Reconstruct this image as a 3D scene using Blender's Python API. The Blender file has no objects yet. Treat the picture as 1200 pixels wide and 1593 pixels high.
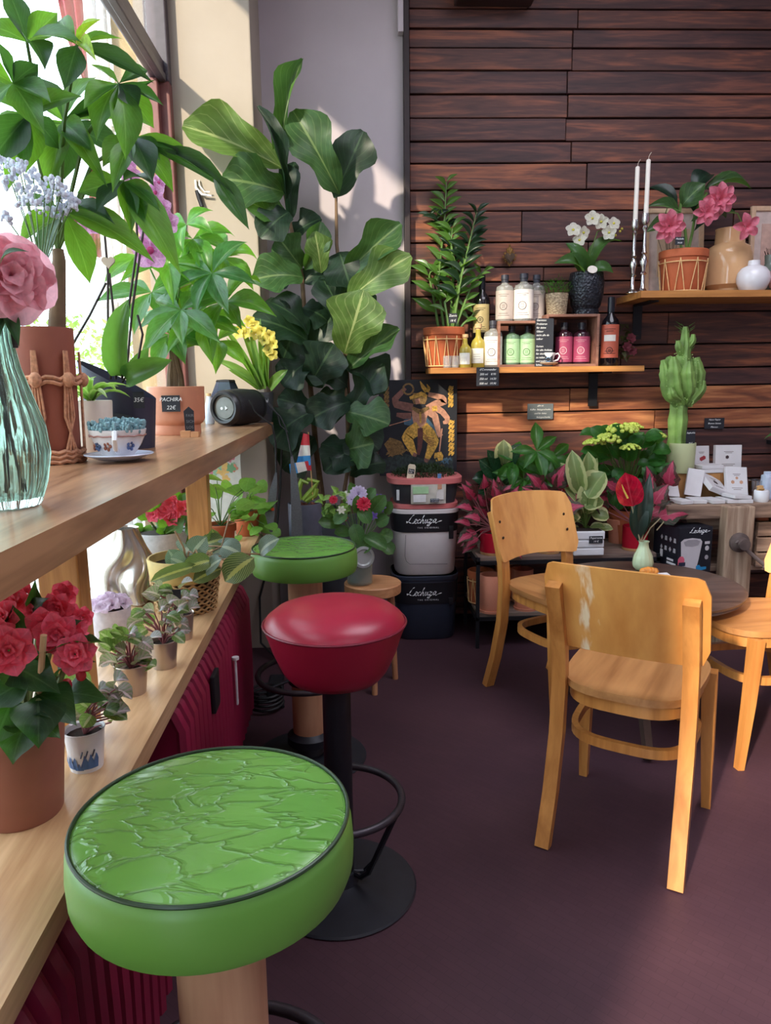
import bpy, bmesh, math, random
from mathutils import Vector as V, Matrix as MX

S = bpy.context.scene
COL = S.collection
PI = math.pi
R = random.Random(11)

# ------------------------------------------------------------------ camera
F_PX, CX, CY, CAM_H = 1150.0, 600.0, 796.5, 1.25
YAW, PITCH, ROLL = math.radians(2.7), math.radians(10.0), .012
_r0 = V((math.cos(YAW), -math.sin(YAW), 0))
CF = V((math.sin(YAW)*math.cos(PITCH), math.cos(YAW)*math.cos(PITCH), -math.sin(PITCH)))
_u0 = _r0.cross(CF)
CR = _r0*math.cos(ROLL) - _u0*math.sin(ROLL)
CU = _r0*math.sin(ROLL) + _u0*math.cos(ROLL)
CAMP = V((0, 0, CAM_H))
cam_data = bpy.data.cameras.new('camera')
cam_data.sensor_fit = 'VERTICAL'
cam_data.sensor_height = 36.0
cam_data.lens = F_PX*36.0/1593.0
cam_data.clip_start = .05
cam = bpy.data.objects.new('camera', cam_data)
COL.objects.link(cam)
cam.matrix_world = MX(((CR.x, CU.x, -CF.x, 0), (CR.y, CU.y, -CF.y, 0), (CR.z, CU.z, -CF.z, CAM_H), (0, 0, 0, 1)))
S.camera = cam

# ------------------------------------------------------------------ world, sun, added fill lights, exposure
w = bpy.data.worlds.new('sky'); S.world = w; w.use_nodes = True
nt = w.node_tree; nt.nodes.clear()
wo = nt.nodes.new('ShaderNodeOutputWorld'); bg = nt.nodes.new('ShaderNodeBackground')
bg.inputs[0].default_value = (.72, .86, 1.0, 1); bg.inputs[1].default_value = 6.2
nt.links.new(bg.outputs[0], wo.inputs[0])
SUN_AZ, SUN_EL = math.radians(35.5), math.radians(27)
sd = V((math.sin(SUN_AZ)*math.cos(SUN_EL), math.cos(SUN_AZ)*math.cos(SUN_EL), -math.sin(SUN_EL)))
sl = bpy.data.lights.new('sun', 'SUN'); sl.energy = 7.3; sl.angle = math.radians(2.0); sl.color = (1.0, .86, .68)
so = bpy.data.objects.new('sun', sl); COL.objects.link(so)
so.rotation_euler = sd.to_track_quat('-Z', 'Y').to_euler()
so.location = (-4, -4, 5)
def area(name, loc, size, power, col, rot=(0, 0, 0)):
    l = bpy.data.lights.new(name, 'AREA'); l.shape = 'RECTANGLE'; l.size, l.size_y = size
    l.energy = power; l.color = col
    o = bpy.data.objects.new(name, l); COL.objects.link(o); o.location = loc; o.rotation_euler = rot
    return o
area('fill_light_front', (1.3, 1.7, 3.35), (1.6, 1.6), 55, (.88, .88, 1.0))  # unseen soft light added under the ceiling as ambient fill
area('fill_light_rear', (1.6, -1.2, 3.35), (2.0, 1.6), 22, (.88, .88, 1.0))  # second added fill, lifts the faces turned to the camera
S.view_settings.view_transform = 'Standard'
S.view_settings.look = 'None'
S.view_settings.gamma = 1.0
S.view_settings.use_curve_mapping = False
S.view_settings.exposure = 0.0

# ------------------------------------------------------------------ photo pixel -> point in the room
def ray(px, py): return CF + CR*((px-CX)/F_PX) - CU*((py-CY)/F_PX)
def PY(px, py, y):
    d = ray(px, py); return CAMP + d*(y/d.y)
def PZ(px, py, z):
    d = ray(px, py); return CAMP + d*((z-CAM_H)/d.z)
def PX(px, py, x):
    d = ray(px, py); return CAMP + d*(x/d.x)
def MPX(p): return (V(p)-CAMP).dot(CF)/F_PX          # metres per pixel at a point

# ------------------------------------------------------------------ materials
def hx(c):
    r, g, b = c
    f = lambda v: ((v/255+.055)/1.055)**2.4 if v > 10 else v/255/12.92
    return (f(r), f(g), f(b), 1)
MATS = {}
def _new(name):
    m = bpy.data.materials.new(name); m.use_nodes = True
    n = m.node_tree; n.nodes.clear()
    out = n.nodes.new('ShaderNodeOutputMaterial'); p = n.nodes.new('ShaderNodeBsdfPrincipled')
    n.links.new(p.outputs[0], out.inputs[0])
    return m, n, p, out
def N(n, t, **k):
    x = n.nodes.new(t)
    for a, b in k.items(): setattr(x, a, b)
    return x
def coords(n, scale=(1, 1, 1), rand=True, kind='Object'):
    tc = N(n, 'ShaderNodeTexCoord'); mp = N(n, 'ShaderNodeMapping'); mp.inputs['Scale'].default_value = scale
    if rand:
        oi = N(n, 'ShaderNodeObjectInfo'); ml = N(n, 'ShaderNodeVectorMath', operation='MULTIPLY_ADD')
        cb = N(n, 'ShaderNodeCombineXYZ')
        for i in range(3): n.links.new(oi.outputs['Random'], cb.inputs[i])
        ml.inputs[1].default_value = (17, 23, 31)
        n.links.new(cb.outputs[0], ml.inputs[0]); n.links.new(tc.outputs[kind], ml.inputs[2]); n.links.new(ml.outputs[0], mp.inputs[0])
    else: n.links.new(tc.outputs[kind], mp.inputs[0])
    return mp.outputs[0]
def ramp(n, fac, stops):
    r = N(n, 'ShaderNodeValToRGB'); e = r.color_ramp.elements
    while len(e) < len(stops): e.new(.5)
    for q, (pos, c) in zip(e, stops): q.position = pos; q.color = c
    n.links.new(fac, r.inputs[0]); return r.outputs[0]
def bump(n, p, h, strength=.3, dist=.002):
    b = N(n, 'ShaderNodeBump'); b.inputs['Strength'].default_value = strength; b.inputs['Distance'].default_value = dist
    n.links.new(h, b.inputs['Height']); n.links.new(b.outputs[0], p.inputs['Normal'])
def mat(name, rgb, rough=.5, metal=0, var=.12, scale=30, bmp=0, spec=.5, sheen=0, trans=0):
    """plain surface with slight noise in colour and relief"""
    if name in MATS: return MATS[name]
    m, n, p, out = _new(name); c = hx(rgb)
    no = N(n, 'ShaderNodeTexNoise'); no.inputs['Scale'].default_value = scale; no.inputs['Detail'].default_value = 4
    n.links.new(coords(n), no.inputs['Vector'])
    lo = tuple(v*(1-var) for v in c[:3])+(1,); hi = tuple(min(1, v*(1+var)) for v in c[:3])+(1,)
    n.links.new(ramp(n, no.outputs[0], [(.3, lo), (.7, hi)]), p.inputs['Base Color'])
    p.inputs['Roughness'].default_value = rough; p.inputs['Metallic'].default_value = metal
    p.inputs['Specular IOR Level'].default_value = spec
    if bmp: bump(n, p, no.outputs[0], bmp)
    if trans: p.inputs['Transmission Weight'].default_value = trans
    MATS[name] = m; return m
def wood(name, a, b, axis='X', rough=.45, fine=1.0, coat=0, c=None, bmp=.15):
    """grain running along an object axis"""
    if name in MATS: return MATS[name]
    m, n, p, out = _new(name)
    st = {'X': (1.2, 14, 14), 'Y': (14, 1.2, 14), 'Z': (14, 14, 1.2)}[axis]
    co = coords(n, tuple(s*fine for s in st))
    n1 = N(n, 'ShaderNodeTexNoise'); n1.inputs['Scale'].default_value = 1.6; n1.inputs['Detail'].default_value = 7; n1.inputs['Distortion'].default_value = 1.2
    n.links.new(co, n1.inputs['Vector'])
    n2 = N(n, 'ShaderNodeTexNoise'); n2.inputs['Scale'].default_value = 9; n2.inputs['Detail'].default_value = 3
    n.links.new(co, n2.inputs['Vector'])
    mx = N(n, 'ShaderNodeMath', operation='MULTIPLY_ADD'); mx.inputs[1].default_value = .3
    n.links.new(n2.outputs[0], mx.inputs[0]); n.links.new(n1.outputs[0], mx.inputs[2])
    stops = [(.42, hx(a)), (.82, hx(b))] if c is None else [(.45, hx(a)), (.66, hx(b)), (.86, hx(c))]
    n.links.new(ramp(n, mx.outputs[0], stops), p.inputs['Base Color'])
    p.inputs['Roughness'].default_value = rough
    if coat: p.inputs['Coat Weight'].default_value = coat; p.inputs['Coat Roughness'].default_value = .25
    bump(n, p, mx.outputs[0], bmp)
    MATS[name] = m; return m
def leafmat(name, base, vein, backlit, rough=.4, pattern=None, c2=None, veins=7, slope=.9):
    """leaf blade: midrib and side veins from the blade's own UV, light passing through it"""
    if name in MATS: return MATS[name]
    m, n, p, out = _new(name)
    uv = N(n, 'ShaderNodeUVMap'); sp = N(n, 'ShaderNodeSeparateXYZ'); n.links.new(uv.outputs[0], sp.inputs[0])
    def math_(op, a, b=None):
        q = N(n, 'ShaderNodeMath', operation=op)
        for i, v in enumerate((a, b)):
            if v is None: continue
            if isinstance(v, (int, float)): q.inputs[i].default_value = v
            else: n.links.new(v, q.inputs[i])
        return q.outputs[0]
    au = math_('ABSOLUTE', math_('SUBTRACT', math_('MULTIPLY', sp.outputs[0], 2.0), 1.0))
    mid = math_('LESS_THAN', au, .045)
    ph = math_('FRACT', math_('MULTIPLY', math_('SUBTRACT', sp.outputs[1], math_('MULTIPLY', au, slope*.28)), float(veins)))
    side = math_('LESS_THAN', ph, .09)
    vn = math_('MAXIMUM', mid, math_('MULTIPLY', side, .55))
    no = N(n, 'ShaderNodeTexNoise'); no.inputs['Scale'].default_value = 7
    n.links.new(coords(n, (1, 1, 1)), no.inputs['Vector'])
    b = hx(base); lo = tuple(v*.65 for v in b[:3])+(1,); hi = tuple(min(1, v*1.35) for v in b[:3])+(1,)
    col = ramp(n, no.outputs[0], [(.3, lo), (.7, hi)])
    def mixc(f, a, bb):
        q = N(n, 'ShaderNodeMix', data_type='RGBA'); 
        if isinstance(f, (int, float)): q.inputs['Factor'].default_value = f
        else: n.links.new(f, q.inputs['Factor'])
        for i, v in ((6, a), (7, bb)):
            if isinstance(v, tuple): q.inputs[i].default_value = v
            else: n.links.new(v, q.inputs[i])
        return q.outputs[2]
    if pattern == 'band':            # feather bands running out from the midrib
        col = mixc(math_('LESS_THAN', ph, .5), col, hx(c2))
        col = mixc(math_('LESS_THAN', au, .16), col, hx(vein))
    if pattern == 'edge':            # pale irregular margin
        nz = N(n, 'ShaderNodeTexNoise'); nz.inputs['Scale'].default_value = 5; n.links.new(uv.outputs[0], nz.inputs['Vector'])
        col = mixc(math_('GREATER_THAN', math_('ADD', au, math_('MULTIPLY', nz.outputs[0], .5)), .88), col, hx(c2))
    if pattern == 'centre':          # coloured heart of the blade, green rim
        nz = N(n, 'ShaderNodeTexNoise'); nz.inputs['Scale'].default_value = 9; n.links.new(uv.outputs[0], nz.inputs['Vector'])
        col = mixc(math_('LESS_THAN', math_('ADD', au, math_('MULTIPLY', nz.outputs[0], .6)), .80), col, hx(c2))
    col = mixc(math_('MULTIPLY', vn, .7), col, hx(vein))
    n.links.new(col, p.inputs['Base Color']); p.inputs['Roughness'].default_value = rough
    bump(n, p, vn, .25, .004)
    tr = N(n, 'ShaderNodeBsdfTranslucent'); ms = N(n, 'ShaderNodeMixShader'); ms.inputs[0].default_value = .42
    n.links.new(mixc(.75, col, hx(backlit)), tr.inputs[0])
    n.links.new(p.outputs[0], ms.inputs[1]); n.links.new(tr.outputs[0], ms.inputs[2]); n.links.new(ms.outputs[0], out.inputs[0])
    MATS[name] = m; return m
def glassy(name, rgb, rough=.02, clear=.75):
    """thin-walled glass: clear tinted body with a fresnel gloss"""
    if name in MATS: return MATS[name]
    m, n, p, out = _new(name)
    t = N(n, 'ShaderNodeBsdfTransparent'); t.inputs[0].default_value = hx(rgb)
    g = N(n, 'ShaderNodeBsdfGlossy'); g.inputs['Roughness'].default_value = rough; g.inputs[0].default_value = (1, 1, 1, 1)
    d = N(n, 'ShaderNodeBsdfDiffuse'); d.inputs[0].default_value = hx(rgb)
    lw = N(n, 'ShaderNodeLayerWeight'); pw = N(n, 'ShaderNodeMath', operation='POWER'); pw.inputs[1].default_value = 4.0; n.links.new(lw.outputs['Facing'], pw.inputs[0])
    fr = N(n, 'ShaderNodeMath', operation='MULTIPLY_ADD'); fr.inputs[1].default_value = .55; fr.inputs[2].default_value = .04; n.links.new(pw.outputs[0], fr.inputs[0])
    m1 = N(n, 'ShaderNodeMixShader'); m1.inputs[0].default_value = clear; n.links.new(d.outputs[0], m1.inputs[1]); n.links.new(t.outputs[0], m1.inputs[2])
    m2 = N(n, 'ShaderNodeMixShader'); n.links.new(fr.outputs[0], m2.inputs[0]); n.links.new(m1.outputs[0], m2.inputs[1]); n.links.new(g.outputs[0], m2.inputs[2])
    n.links.new(m2.outputs[0], out.inputs[0]); MATS[name] = m; return m

# ------------------------------------------------------------------ objects
def link(o, parent=None):
    COL.objects.link(o)
    if parent is not None: o.parent = parent
    return o
def tag(o, label=None, cat=None, group=None, kind=None):
    if label: o['label'] = label
    if cat: o['category'] = cat
    if group: o['group'] = group
    if kind: o['kind'] = kind
    return o
def thing(name, label, cat, loc=(0, 0, 0), rz=0, group=None):
    o = bpy.data.objects.new(name, None); o.empty_display_size = .05
    link(o); o.location = loc; o.rotation_euler = (0, 0, rz)
    return tag(o, label, cat, group)
def kids(o): return [c for c in COL.objects if c.parent == o]
def dup(o, loc=None, rz=None, label=None, parent=None):
    c = o.copy(); COL.objects.link(c)
    if parent is not None: c.parent = parent
    for k in list(o.children): dup(k, parent=c)
    if loc is not None: c.location = loc
    if rz is not None: c.rotation_euler = (0, 0, rz)
    if label: c['label'] = label
    return c

class MB:
    def __init__(s): s.v = []; s.f = []; s.m = []; s.k = 0
    def add(s, vs, fs):
        b = len(s.v); s.v += [tuple(x) for x in vs]
        for q in fs: s.f.append(tuple(i+b for i in q)); s.m.append(s.k)
        return s
    def mat(s, k): s.k = k; return s
    def box(s, c, d, rz=0, bev=0, rot=None):
        hx_, hy, hz = d[0]/2, d[1]/2, d[2]/2; c = V(c); b = min(bev, hx_*.9, hy*.9, hz*.9)
        rm = rot if rot is not None else MX.Rotation(rz, 3, 'Z')
        if b <= 0:
            vs = [V((x*hx_, y*hy, z*hz)) for x in (-1, 1) for y in (-1, 1) for z in (-1, 1)]
            fs = [(0, 1, 3, 2), (4, 6, 7, 5), (0, 4, 5, 1), (2, 3, 7, 6), (0, 2, 6, 4), (1, 5, 7, 3)]
        else:
            bm = bmesh.new(); bmesh.ops.create_cube(bm, size=1)
            for q in bm.verts: q.co = V((q.co.x*d[0], q.co.y*d[1], q.co.z*d[2]))
            bmesh.ops.bevel(bm, geom=bm.edges[:], offset=b, segments=2, profile=.6, affect='EDGES')
            bm.verts.index_update(); vs = [q.co.copy() for q in bm.verts]; fs = [[q.index for q in f.verts] for f in bm.faces]; bm.free()
        return s.add([c + rm @ x for x in vs], fs)
    def lathe(s, prof, n=24, c=(0, 0, 0), rib=None, sx=1, sy=1):
        """prof: (r, z) from bottom to top; r 0 closes"""
        vs = []; fs = []; c = V(c); rows = []
        for r, z in prof:
            if r <= 1e-6: rows.append([len(vs)]); vs.append(c+V((0, 0, z)))
            else:
                rows.append(list(range(len(vs), len(vs)+n)))
                for i in range(n):
                    a = 2*PI*i/n; q = r*(rib(a, z) if rib else 1)
                    vs.append(c+V((q*math.cos(a)*sx, q*math.sin(a)*sy, z)))
        for A, B in zip(rows, rows[1:]):
            for i in range(n):
                j = (i+1) % n
                if len(A) == 1 and len(B) == 1: continue
                if len(A) == 1: fs.append((A[0], B[j], B[i]))
                elif len(B) == 1: fs.append((A[i], A[j], B[0]))
                else: fs.append((A[i], A[j], B[j], B[i]))
        return s.add(vs, fs)
    def tube(s, pts, r, n=8, closed=False, caps=True, sq=None):
        """round (or sq=(w,h) rectangular) bar along points; r may be a list"""
        pts = [V(p) for p in pts]; m = len(pts); rs = r if isinstance(r, (list, tuple)) else [r]*m
        vs = []; fs = []; up = None
        for i, p in enumerate(pts):
            a = pts[(i-1) % m] if (closed or i > 0) else p; b = pts[(i+1) % m] if (closed or i < m-1) else p
            t = (b-a).normalized()
            if up is None: up = V((0, 0, 1)) if abs(t.z) < .9 else V((0, 1, 0))
            x = t.cross(up); x = x.normalized() if x.length > 1e-4 else V((1, 0, 0))
            y = x.cross(t).normalized(); up = y if sq is None else up
            if sq:
                for (q, w_) in ((-1, -1), (1, -1), (1, 1), (-1, 1)): vs.append(p + x*q*sq[0]/2*(rs[i] or 1) + y*w_*sq[1]/2*(rs[i] or 1))
            else:
                for k in range(n): g = 2*PI*k/n; vs.append(p + (x*math.cos(g)+y*math.sin(g))*rs[i])
        nn = 4 if sq else n
        for i in range(m if closed else m-1):
            j = (i+1) % m
            for k in range(nn): l = (k+1) % nn; fs.append((i*nn+k, i*nn+l, j*nn+l, j*nn+k))
        if caps and not closed: fs += [tuple(range(nn))[::-1], tuple(range((m-1)*nn, m*nn))]
        return s.add(vs, fs)
    def prism(s, poly, z0, z1, xf=None):
        """flat outline (x, y) pushed from z0 to z1"""
        n = len(poly); f = xf or (lambda q: q)
        vs = [f(V((x, y, z0))) for x, y in poly]+[f(V((x, y, z1))) for x, y in poly]
        return s.add(vs, [tuple(range(n))[::-1], tuple(range(n, 2*n))]+[(i, (i+1) % n, (i+1) % n+n, i+n) for i in range(n)])
    def grid(s, fn, nu, nv, closed=False):
        vs = [fn(i/nu, j/nv) for i in range(nu+1) for j in range(nv+1)]
        return s.add(vs, [(i*(nv+1)+j, (i+1)*(nv+1)+j, (i+1)*(nv+1)+j+1, i*(nv+1)+j+1) for i in range(nu) for j in range(nv)])
    def ball(s, c, r, n=8, sc=(1, 1, 1)):
        pr = [(r*math.sin(PI*i/(n//2+2)), -r*math.cos(PI*i/(n//2+2))) for i in range(n//2+3)]
        b = len(s.v); s.lathe([(max(0, a) if 1e-5 < a else 0, z) for a, z in pr], n)
        s.v[b:] = [(c[0]+x*sc[0], c[1]+y*sc[1], c[2]+z*sc[2]) for x, y, z in s.v[b:]]
        return s
    def mesh(s, name, mats, smooth=True, ang=40):
        me = bpy.data.meshes.new(name); me.from_pydata(s.v, [], s.f)
        for m in (mats if isinstance(mats, (list, tuple)) else [mats]): me.materials.append(m)
        if any(s.m): me.polygons.foreach_set('material_index', s.m)
        if smooth:
            me.polygons.foreach_set('use_smooth', [True]*len(me.polygons))
            me.update(); me.set_sharp_from_angle(angle=math.radians(ang))
        me.update(); return me
    def build(s, name, mats, parent=None, loc=None, rz=0, smooth=True, ang=40):
        o = bpy.data.objects.new(name, s.mesh(name, mats, smooth, ang)); link(o, parent)
        if loc is not None: o.location = loc
        if rz: o.rotation_euler = (0, 0, rz)
        return o
def inst(name, me, parent, mtx):
    o = bpy.data.objects.new(name, me); link(o, parent); o.matrix_basis = mtx; return o
def struct(name, mb, m, parent=None, **k):
    o = mb.build(name, m, parent, **k)
    if parent is None: o['kind'] = 'structure'
    return o

# ------------------------------------------------------------------ leaves: unit blades, base at 0, tip at y=1, width 1
PROF = {
 'ellip': [0, .42, .72, .92, 1, .98, .86, .62, .34, 0],
 'lance': [0, .30, .62, .88, 1, .96, .80, .55, .26, 0],
 'obov':  [0, .16, .36, .58, .80, .96, 1, .88, .52, 0],
 'fiddle': [.04, .44, .56, .56, .60, .78, .97, 1, .92, .62, .16],
 'heart': [.35, .92, 1, .97, .86, .70, .52, .34, .16, 0],
 'round': [.3, .75, .93, 1, 1, .97, .88, .72, .48, 0],
 'strap': [.7, .9, 1, 1, 1, .97, .9, .76, .5, 0],
 'oval':  [0, .6, .85, .97, 1, 1, .97, .85, .6, 0],
 'petal': [.15, .35, .6, .82, .96, 1, .97, .85, .62, .2]}
def blade(kind, mats, bend=.15, cup=.1, wave=0, twist=0, nu=10, nv=2, seed=0, wob=0, fold=0):
    """smooth outline from PROF; wave ruffles the margin, wob makes it uneven, fold creases it along the midrib"""
    rr = random.Random(seed); pr = PROF[kind]; vs = []; uv = []; fs = []; W = 2*nv+1
    ph = rr.random()*6; n = len(pr)-1
    for i in range(nu+1):
        t = .4*i/nu+.6*(1-math.cos(PI*i/nu))/2; q = t*n; k = min(int(q), n-1); f = q-k
        p0, p1, p2, p3 = pr[max(k-1, 0)], pr[k], pr[k+1], pr[min(k+2, n)]
        hw = .5*max(0, p1+.5*f*(p2-p0+f*(2*p0-5*p1+4*p2-p3+f*(3*(p1-p2)+p3-p0))))
        zc = bend*4*t*(1-t); tw = twist*t
        for j in range(-nv, nv+1):
            u = j/nv; s_ = 1 if j > 0 else -1
            x = u*hw*(1+wob*math.sin(t*15+ph+2.1*s_)*abs(u)); z = abs(u)**1.6*cup*hw*2 + fold*abs(u)*hw*2 + wave*math.sin(t*13+ph+1.3*s_)*abs(u)**2*min(1, 4*t*(1.05-t)*1.2)
            vs.append((x*math.cos(tw)-z*math.sin(tw), t, zc+x*math.sin(tw)+z*math.cos(tw))); uv.append((u*.5+.5, t))
    for i in range(nu):
        for j in range(2*nv): a = i*W+j; fs.append((a, a+1, a+W+1, a+W))
    me = bpy.data.meshes.new('leaf'); me.from_pydata(vs, [], fs)
    ul = me.uv_layers.new(name='UVMap')
    for l in me.loops: ul.data[l.index].uv = uv[l.vertex_index]
    me.polygons.foreach_set('use_smooth', [True]*len(me.polygons)); me.materials.append(mats); me.update()
    return me
def blades(kind, m, n=4, bend=(.05, .25), cup=(.05, .2), wave=0, **k):
    return [blade(kind, m, R.uniform(*bend), R.uniform(*cup), wave, seed=i, **k) for i in range(n)]
def frame(p, d, nrm, L, W):
    Y = d.normalized(); X = Y.cross(nrm)
    X = X.normalized() if X.length > 1e-4 else V((1, 0, 0)); Z = X.cross(Y)
    return MX(((X.x*W, Y.x*L, Z.x*L, p.x), (X.y*W, Y.y*L, Z.y*L, p.y), (X.z*W, Y.z*L, Z.z*L, p.z), (0, 0, 0, 1)))
def leaf(root, me, p, d, L, W, nrm=None, name='leaf', jit=.3):
    """p is relative to the root"""
    if nrm is None: nrm = V((0, 0, 1))
    nrm = nrm + V((R.uniform(-jit, jit), R.uniform(-jit, jit), R.uniform(-jit, jit)))
    return inst(name, me, root, frame(V(p), V(d), nrm, L, W))
def leafpx(root, me, b, t, wpx, face=.6, name='leaf'):
    """blade between two photographed points (px, py, y); face: 0 lies flat, 1 turned to the room"""
    p, q = PY(*b), PY(*t); d = q-p; k = MPX((p+q)/2)
    nrm = V((0, 0, 1))*(1-face) + (CAMP-p).normalized()*face
    nrm += V((R.uniform(-.2, .2), R.uniform(-.2, .2), R.uniform(-.2, .2)))
    return inst(name, me, root, frame(p-V(root.location), d, nrm, d.length, wpx*k))

# ------------------------------------------------------------------ lettering
def text(s, size, m, parent, loc, rot=(PI/2, 0, 0), align='LEFT', shear=0, name='lettering', depth=.0004, sx=1):
    c = bpy.data.curves.new(name, 'FONT'); c.body = s; c.size = size; c.align_x = align; c.align_y = 'CENTER'
    c.extrude = depth; c.shear = shear; c.resolution_u = 2; c.materials.append(m)
    t = bpy.data.objects.new(name, c); me = bpy.data.meshes.new_from_object(t); me.name = name
    bpy.data.objects.remove(t); bpy.data.curves.remove(c)
    o = bpy.data.objects.new(name, me); link(o, parent); o.location = loc; o.rotation_euler = rot; o.scale = (sx, 1, 1)
    o['kind'] = 'stuff'
    return o
STROKES = {  # brush script drawn as pen strokes, unit x-height
 'L': [[(1.1, 2.0), (.7, 1.7), (.35, .9), (.1, .25), (-.25, .1), (-.3, .35), (.1, .4), (.6, .1), (1.1, 0), (1.6, .2)]],
 'e': [[(-.05, .35), (.3, .5), (.55, .75), (.42, 1.0), (.15, .85), (.02, .45), (.15, .05), (.45, .0), (.8, .3)]],
 'c': [[(.55, .75), (.35, .95), (.05, .6), (.05, .2), (.3, 0), (.75, .3)]],
 'h': [[(.55, 1.9), (.3, 1.2), (0, 0), (.25, .6), (.55, .9), (.6, .6), (.5, .15), (.7, 0), (1.0, .3)]],
 'u': [[(.1, .9), (0, .3), (.15, 0), (.4, .3), (.6, .9), (.5, .2), (.65, 0), (.95, .3)]],
 'z': [[(0, .8), (.3, .95), (.55, .8), (.25, .4), (0, 0), (.35, .1), (.4, -.3), (.1, -.6), (-.25, -.6), (-.1, -.3), (.4, -.05), (.9, .3)]],
 'a': [[(.55, .8), (.25, .95), (0, .5), (.1, .05), (.4, .3), (.6, .9), (.5, .2), (.7, .0), (1.3, .35), (2.0, .55)]]}
def script(word, h, m, parent, org, ux, uz, nrm, name='script_lettering', adv=None, wrap=None):
    mb = MB(); x = 0; sp = {'L': 1.45, 'e': .72, 'c': .7, 'h': 1.0, 'u': .95, 'z': .9, 'a': .9}
    for ch in word:
        for st in STROKES[ch]:
            pts = []
            for i in range(len(st)-1):
                for q in range(3): t = q/3; pts.append((st[i][0]*(1-t)+st[i+1][0]*t, st[i][1]*(1-t)+st[i+1][1]*t))
            pts.append(st[-1])
            tr = [(wrap(x*h+(a+b*.25)*h, b*h) if wrap else V(org)+ux*((x+a+b*.25)*h)+uz*(b*h)) for a, b in pts]
            mb.tube(tr, [h*(.07+.05*math.sin(i*1.3)) for i in range(len(tr))], 5)
        x += sp[ch]
    return mb.build(name, m, parent)
# ================================================================== STRUCTURE
WY = 3.75                      # face of the plank wall
XW = -.72                      # inner face of the window wall
ZC, ZL = 1.08, .63             # counter top, window ledge top
YN = 3.77                      # back of the white niche
plaster = mat('cream_plaster', (170, 157, 144), .8, var=.04, scale=6, bmp=.05)
plaster_in = mat('white_plaster', (194, 183, 190), .85, var=.04, scale=5, bmp=.05)
dark_gap = mat('dark_gap', (20, 12, 13), .9)
lino_m, ln, lp, lo_ = _new('plum_linoleum')
_c = coords(ln, (1, 1, 1), rand=False)
_n1 = N(ln, 'ShaderNodeTexNoise'); _n1.inputs['Scale'].default_value = 2.2; _n1.inputs['Detail'].default_value = 6; ln.links.new(_c, _n1.inputs['Vector'])
_mp = N(ln, 'ShaderNodeMapping'); _mp.inputs['Rotation'].default_value = (0, 0, .78); _mp.inputs['Scale'].default_value = (16, 16, 16); ln.links.new(_c, _mp.inputs[0])
_br = N(ln, 'ShaderNodeTexBrick'); _br.inputs['Scale'].default_value = 1.0; _br.inputs['Mortar Size'].default_value = .012; _br.inputs['Brick Width'].default_value = .9; _br.inputs['Row Height'].default_value = .3
for k, v in (('Color1', (1, 1, 1, 1)), ('Color2', (.86, .86, .86, 1)), ('Mortar', (.6, .6, .6, 1))): _br.inputs[k].default_value = v
ln.links.new(_mp.outputs[0], _br.inputs['Vector'])
_cr = ramp(ln, _n1.outputs[0], [(.3, hx((64, 41, 51))), (.7, hx((79, 52, 60)))])
_mxx = N(ln, 'ShaderNodeMix', data_type='RGBA', blend_type='MULTIPLY'); _mxx.inputs['Factor'].default_value = .55
ln.links.new(_cr, _mxx.inputs[6]); ln.links.new(_br.outputs[0], _mxx.inputs[7]); ln.links.new(_mxx.outputs[2], lp.inputs['Base Color'])
lp.inputs['Roughness'].default_value = .55; lp.inputs['Specular IOR Level'].default_value = .3
bump(ln, lp, _br.outputs[0], .15, .001)

struct('floor', MB().box((1.9, -.1, -.05), (5.4, 8.0, .1)), lino_m, smooth=False)
struct('ceiling', MB().box((1.9, -.1, 3.45), (5.4, 8.0, .1)), plaster_in, smooth=False)
struct('wall_right', MB().box((4.55, -.1, 1.7), (.1, 8.0, 3.4)), plaster_in, smooth=False)
struct('wall_rear', MB().box((1.9, -4.05, 1.7), (5.4, .1, 3.4)), plaster_in, smooth=False)
mb = MB()
YE, WX0 = -.36, -.86
def wl(y0, y1, z0, z1): mb.box(((XW+WX0)/2, (y0+y1)/2, (z0+z1)/2), (XW-WX0, y1-y0, z1-z0))
wl(-4.0, -2.2, 0, 3.4); wl(-2.2, YE, 3.15, 3.4); wl(YE, 0, 0, 3.4); wl(0, 3.9, 0, .59); wl(0, 3.9, 3.18, 3.4); wl(3.42, 3.9, .59, 3.18)
struct('wall_left', mb, plaster, smooth=False)
# white column and niche at the corner
struct('wall_corner', MB().box(((XW-.38)/2, 3.62, 1.7), (-.38-XW, .44, 3.4), bev=.006), plaster, smooth=False)
struct('wall_niche', MB().box((-.05, YN+.05, 1.7), (.70, .1, 3.4)), plaster_in, smooth=False)
struct('trim_1', MB().box((.297, 3.745, 1.7), (.026, .07, 3.4), bev=.003), mat('dark_stained_trim', (44, 30, 32), .6), smooth=False)
struct('trim_2', MB().box((.70, 3.66, 2.985), (.36, .17, .07), bev=.01), wood('dark_beam', (30, 20, 22), (58, 36, 34), 'X'), smooth=False)
struct('trim_3', MB().box((.272, 3.735, 2.98), (.025, .05, .30), bev=.004), plaster_in, smooth=False)
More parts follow.
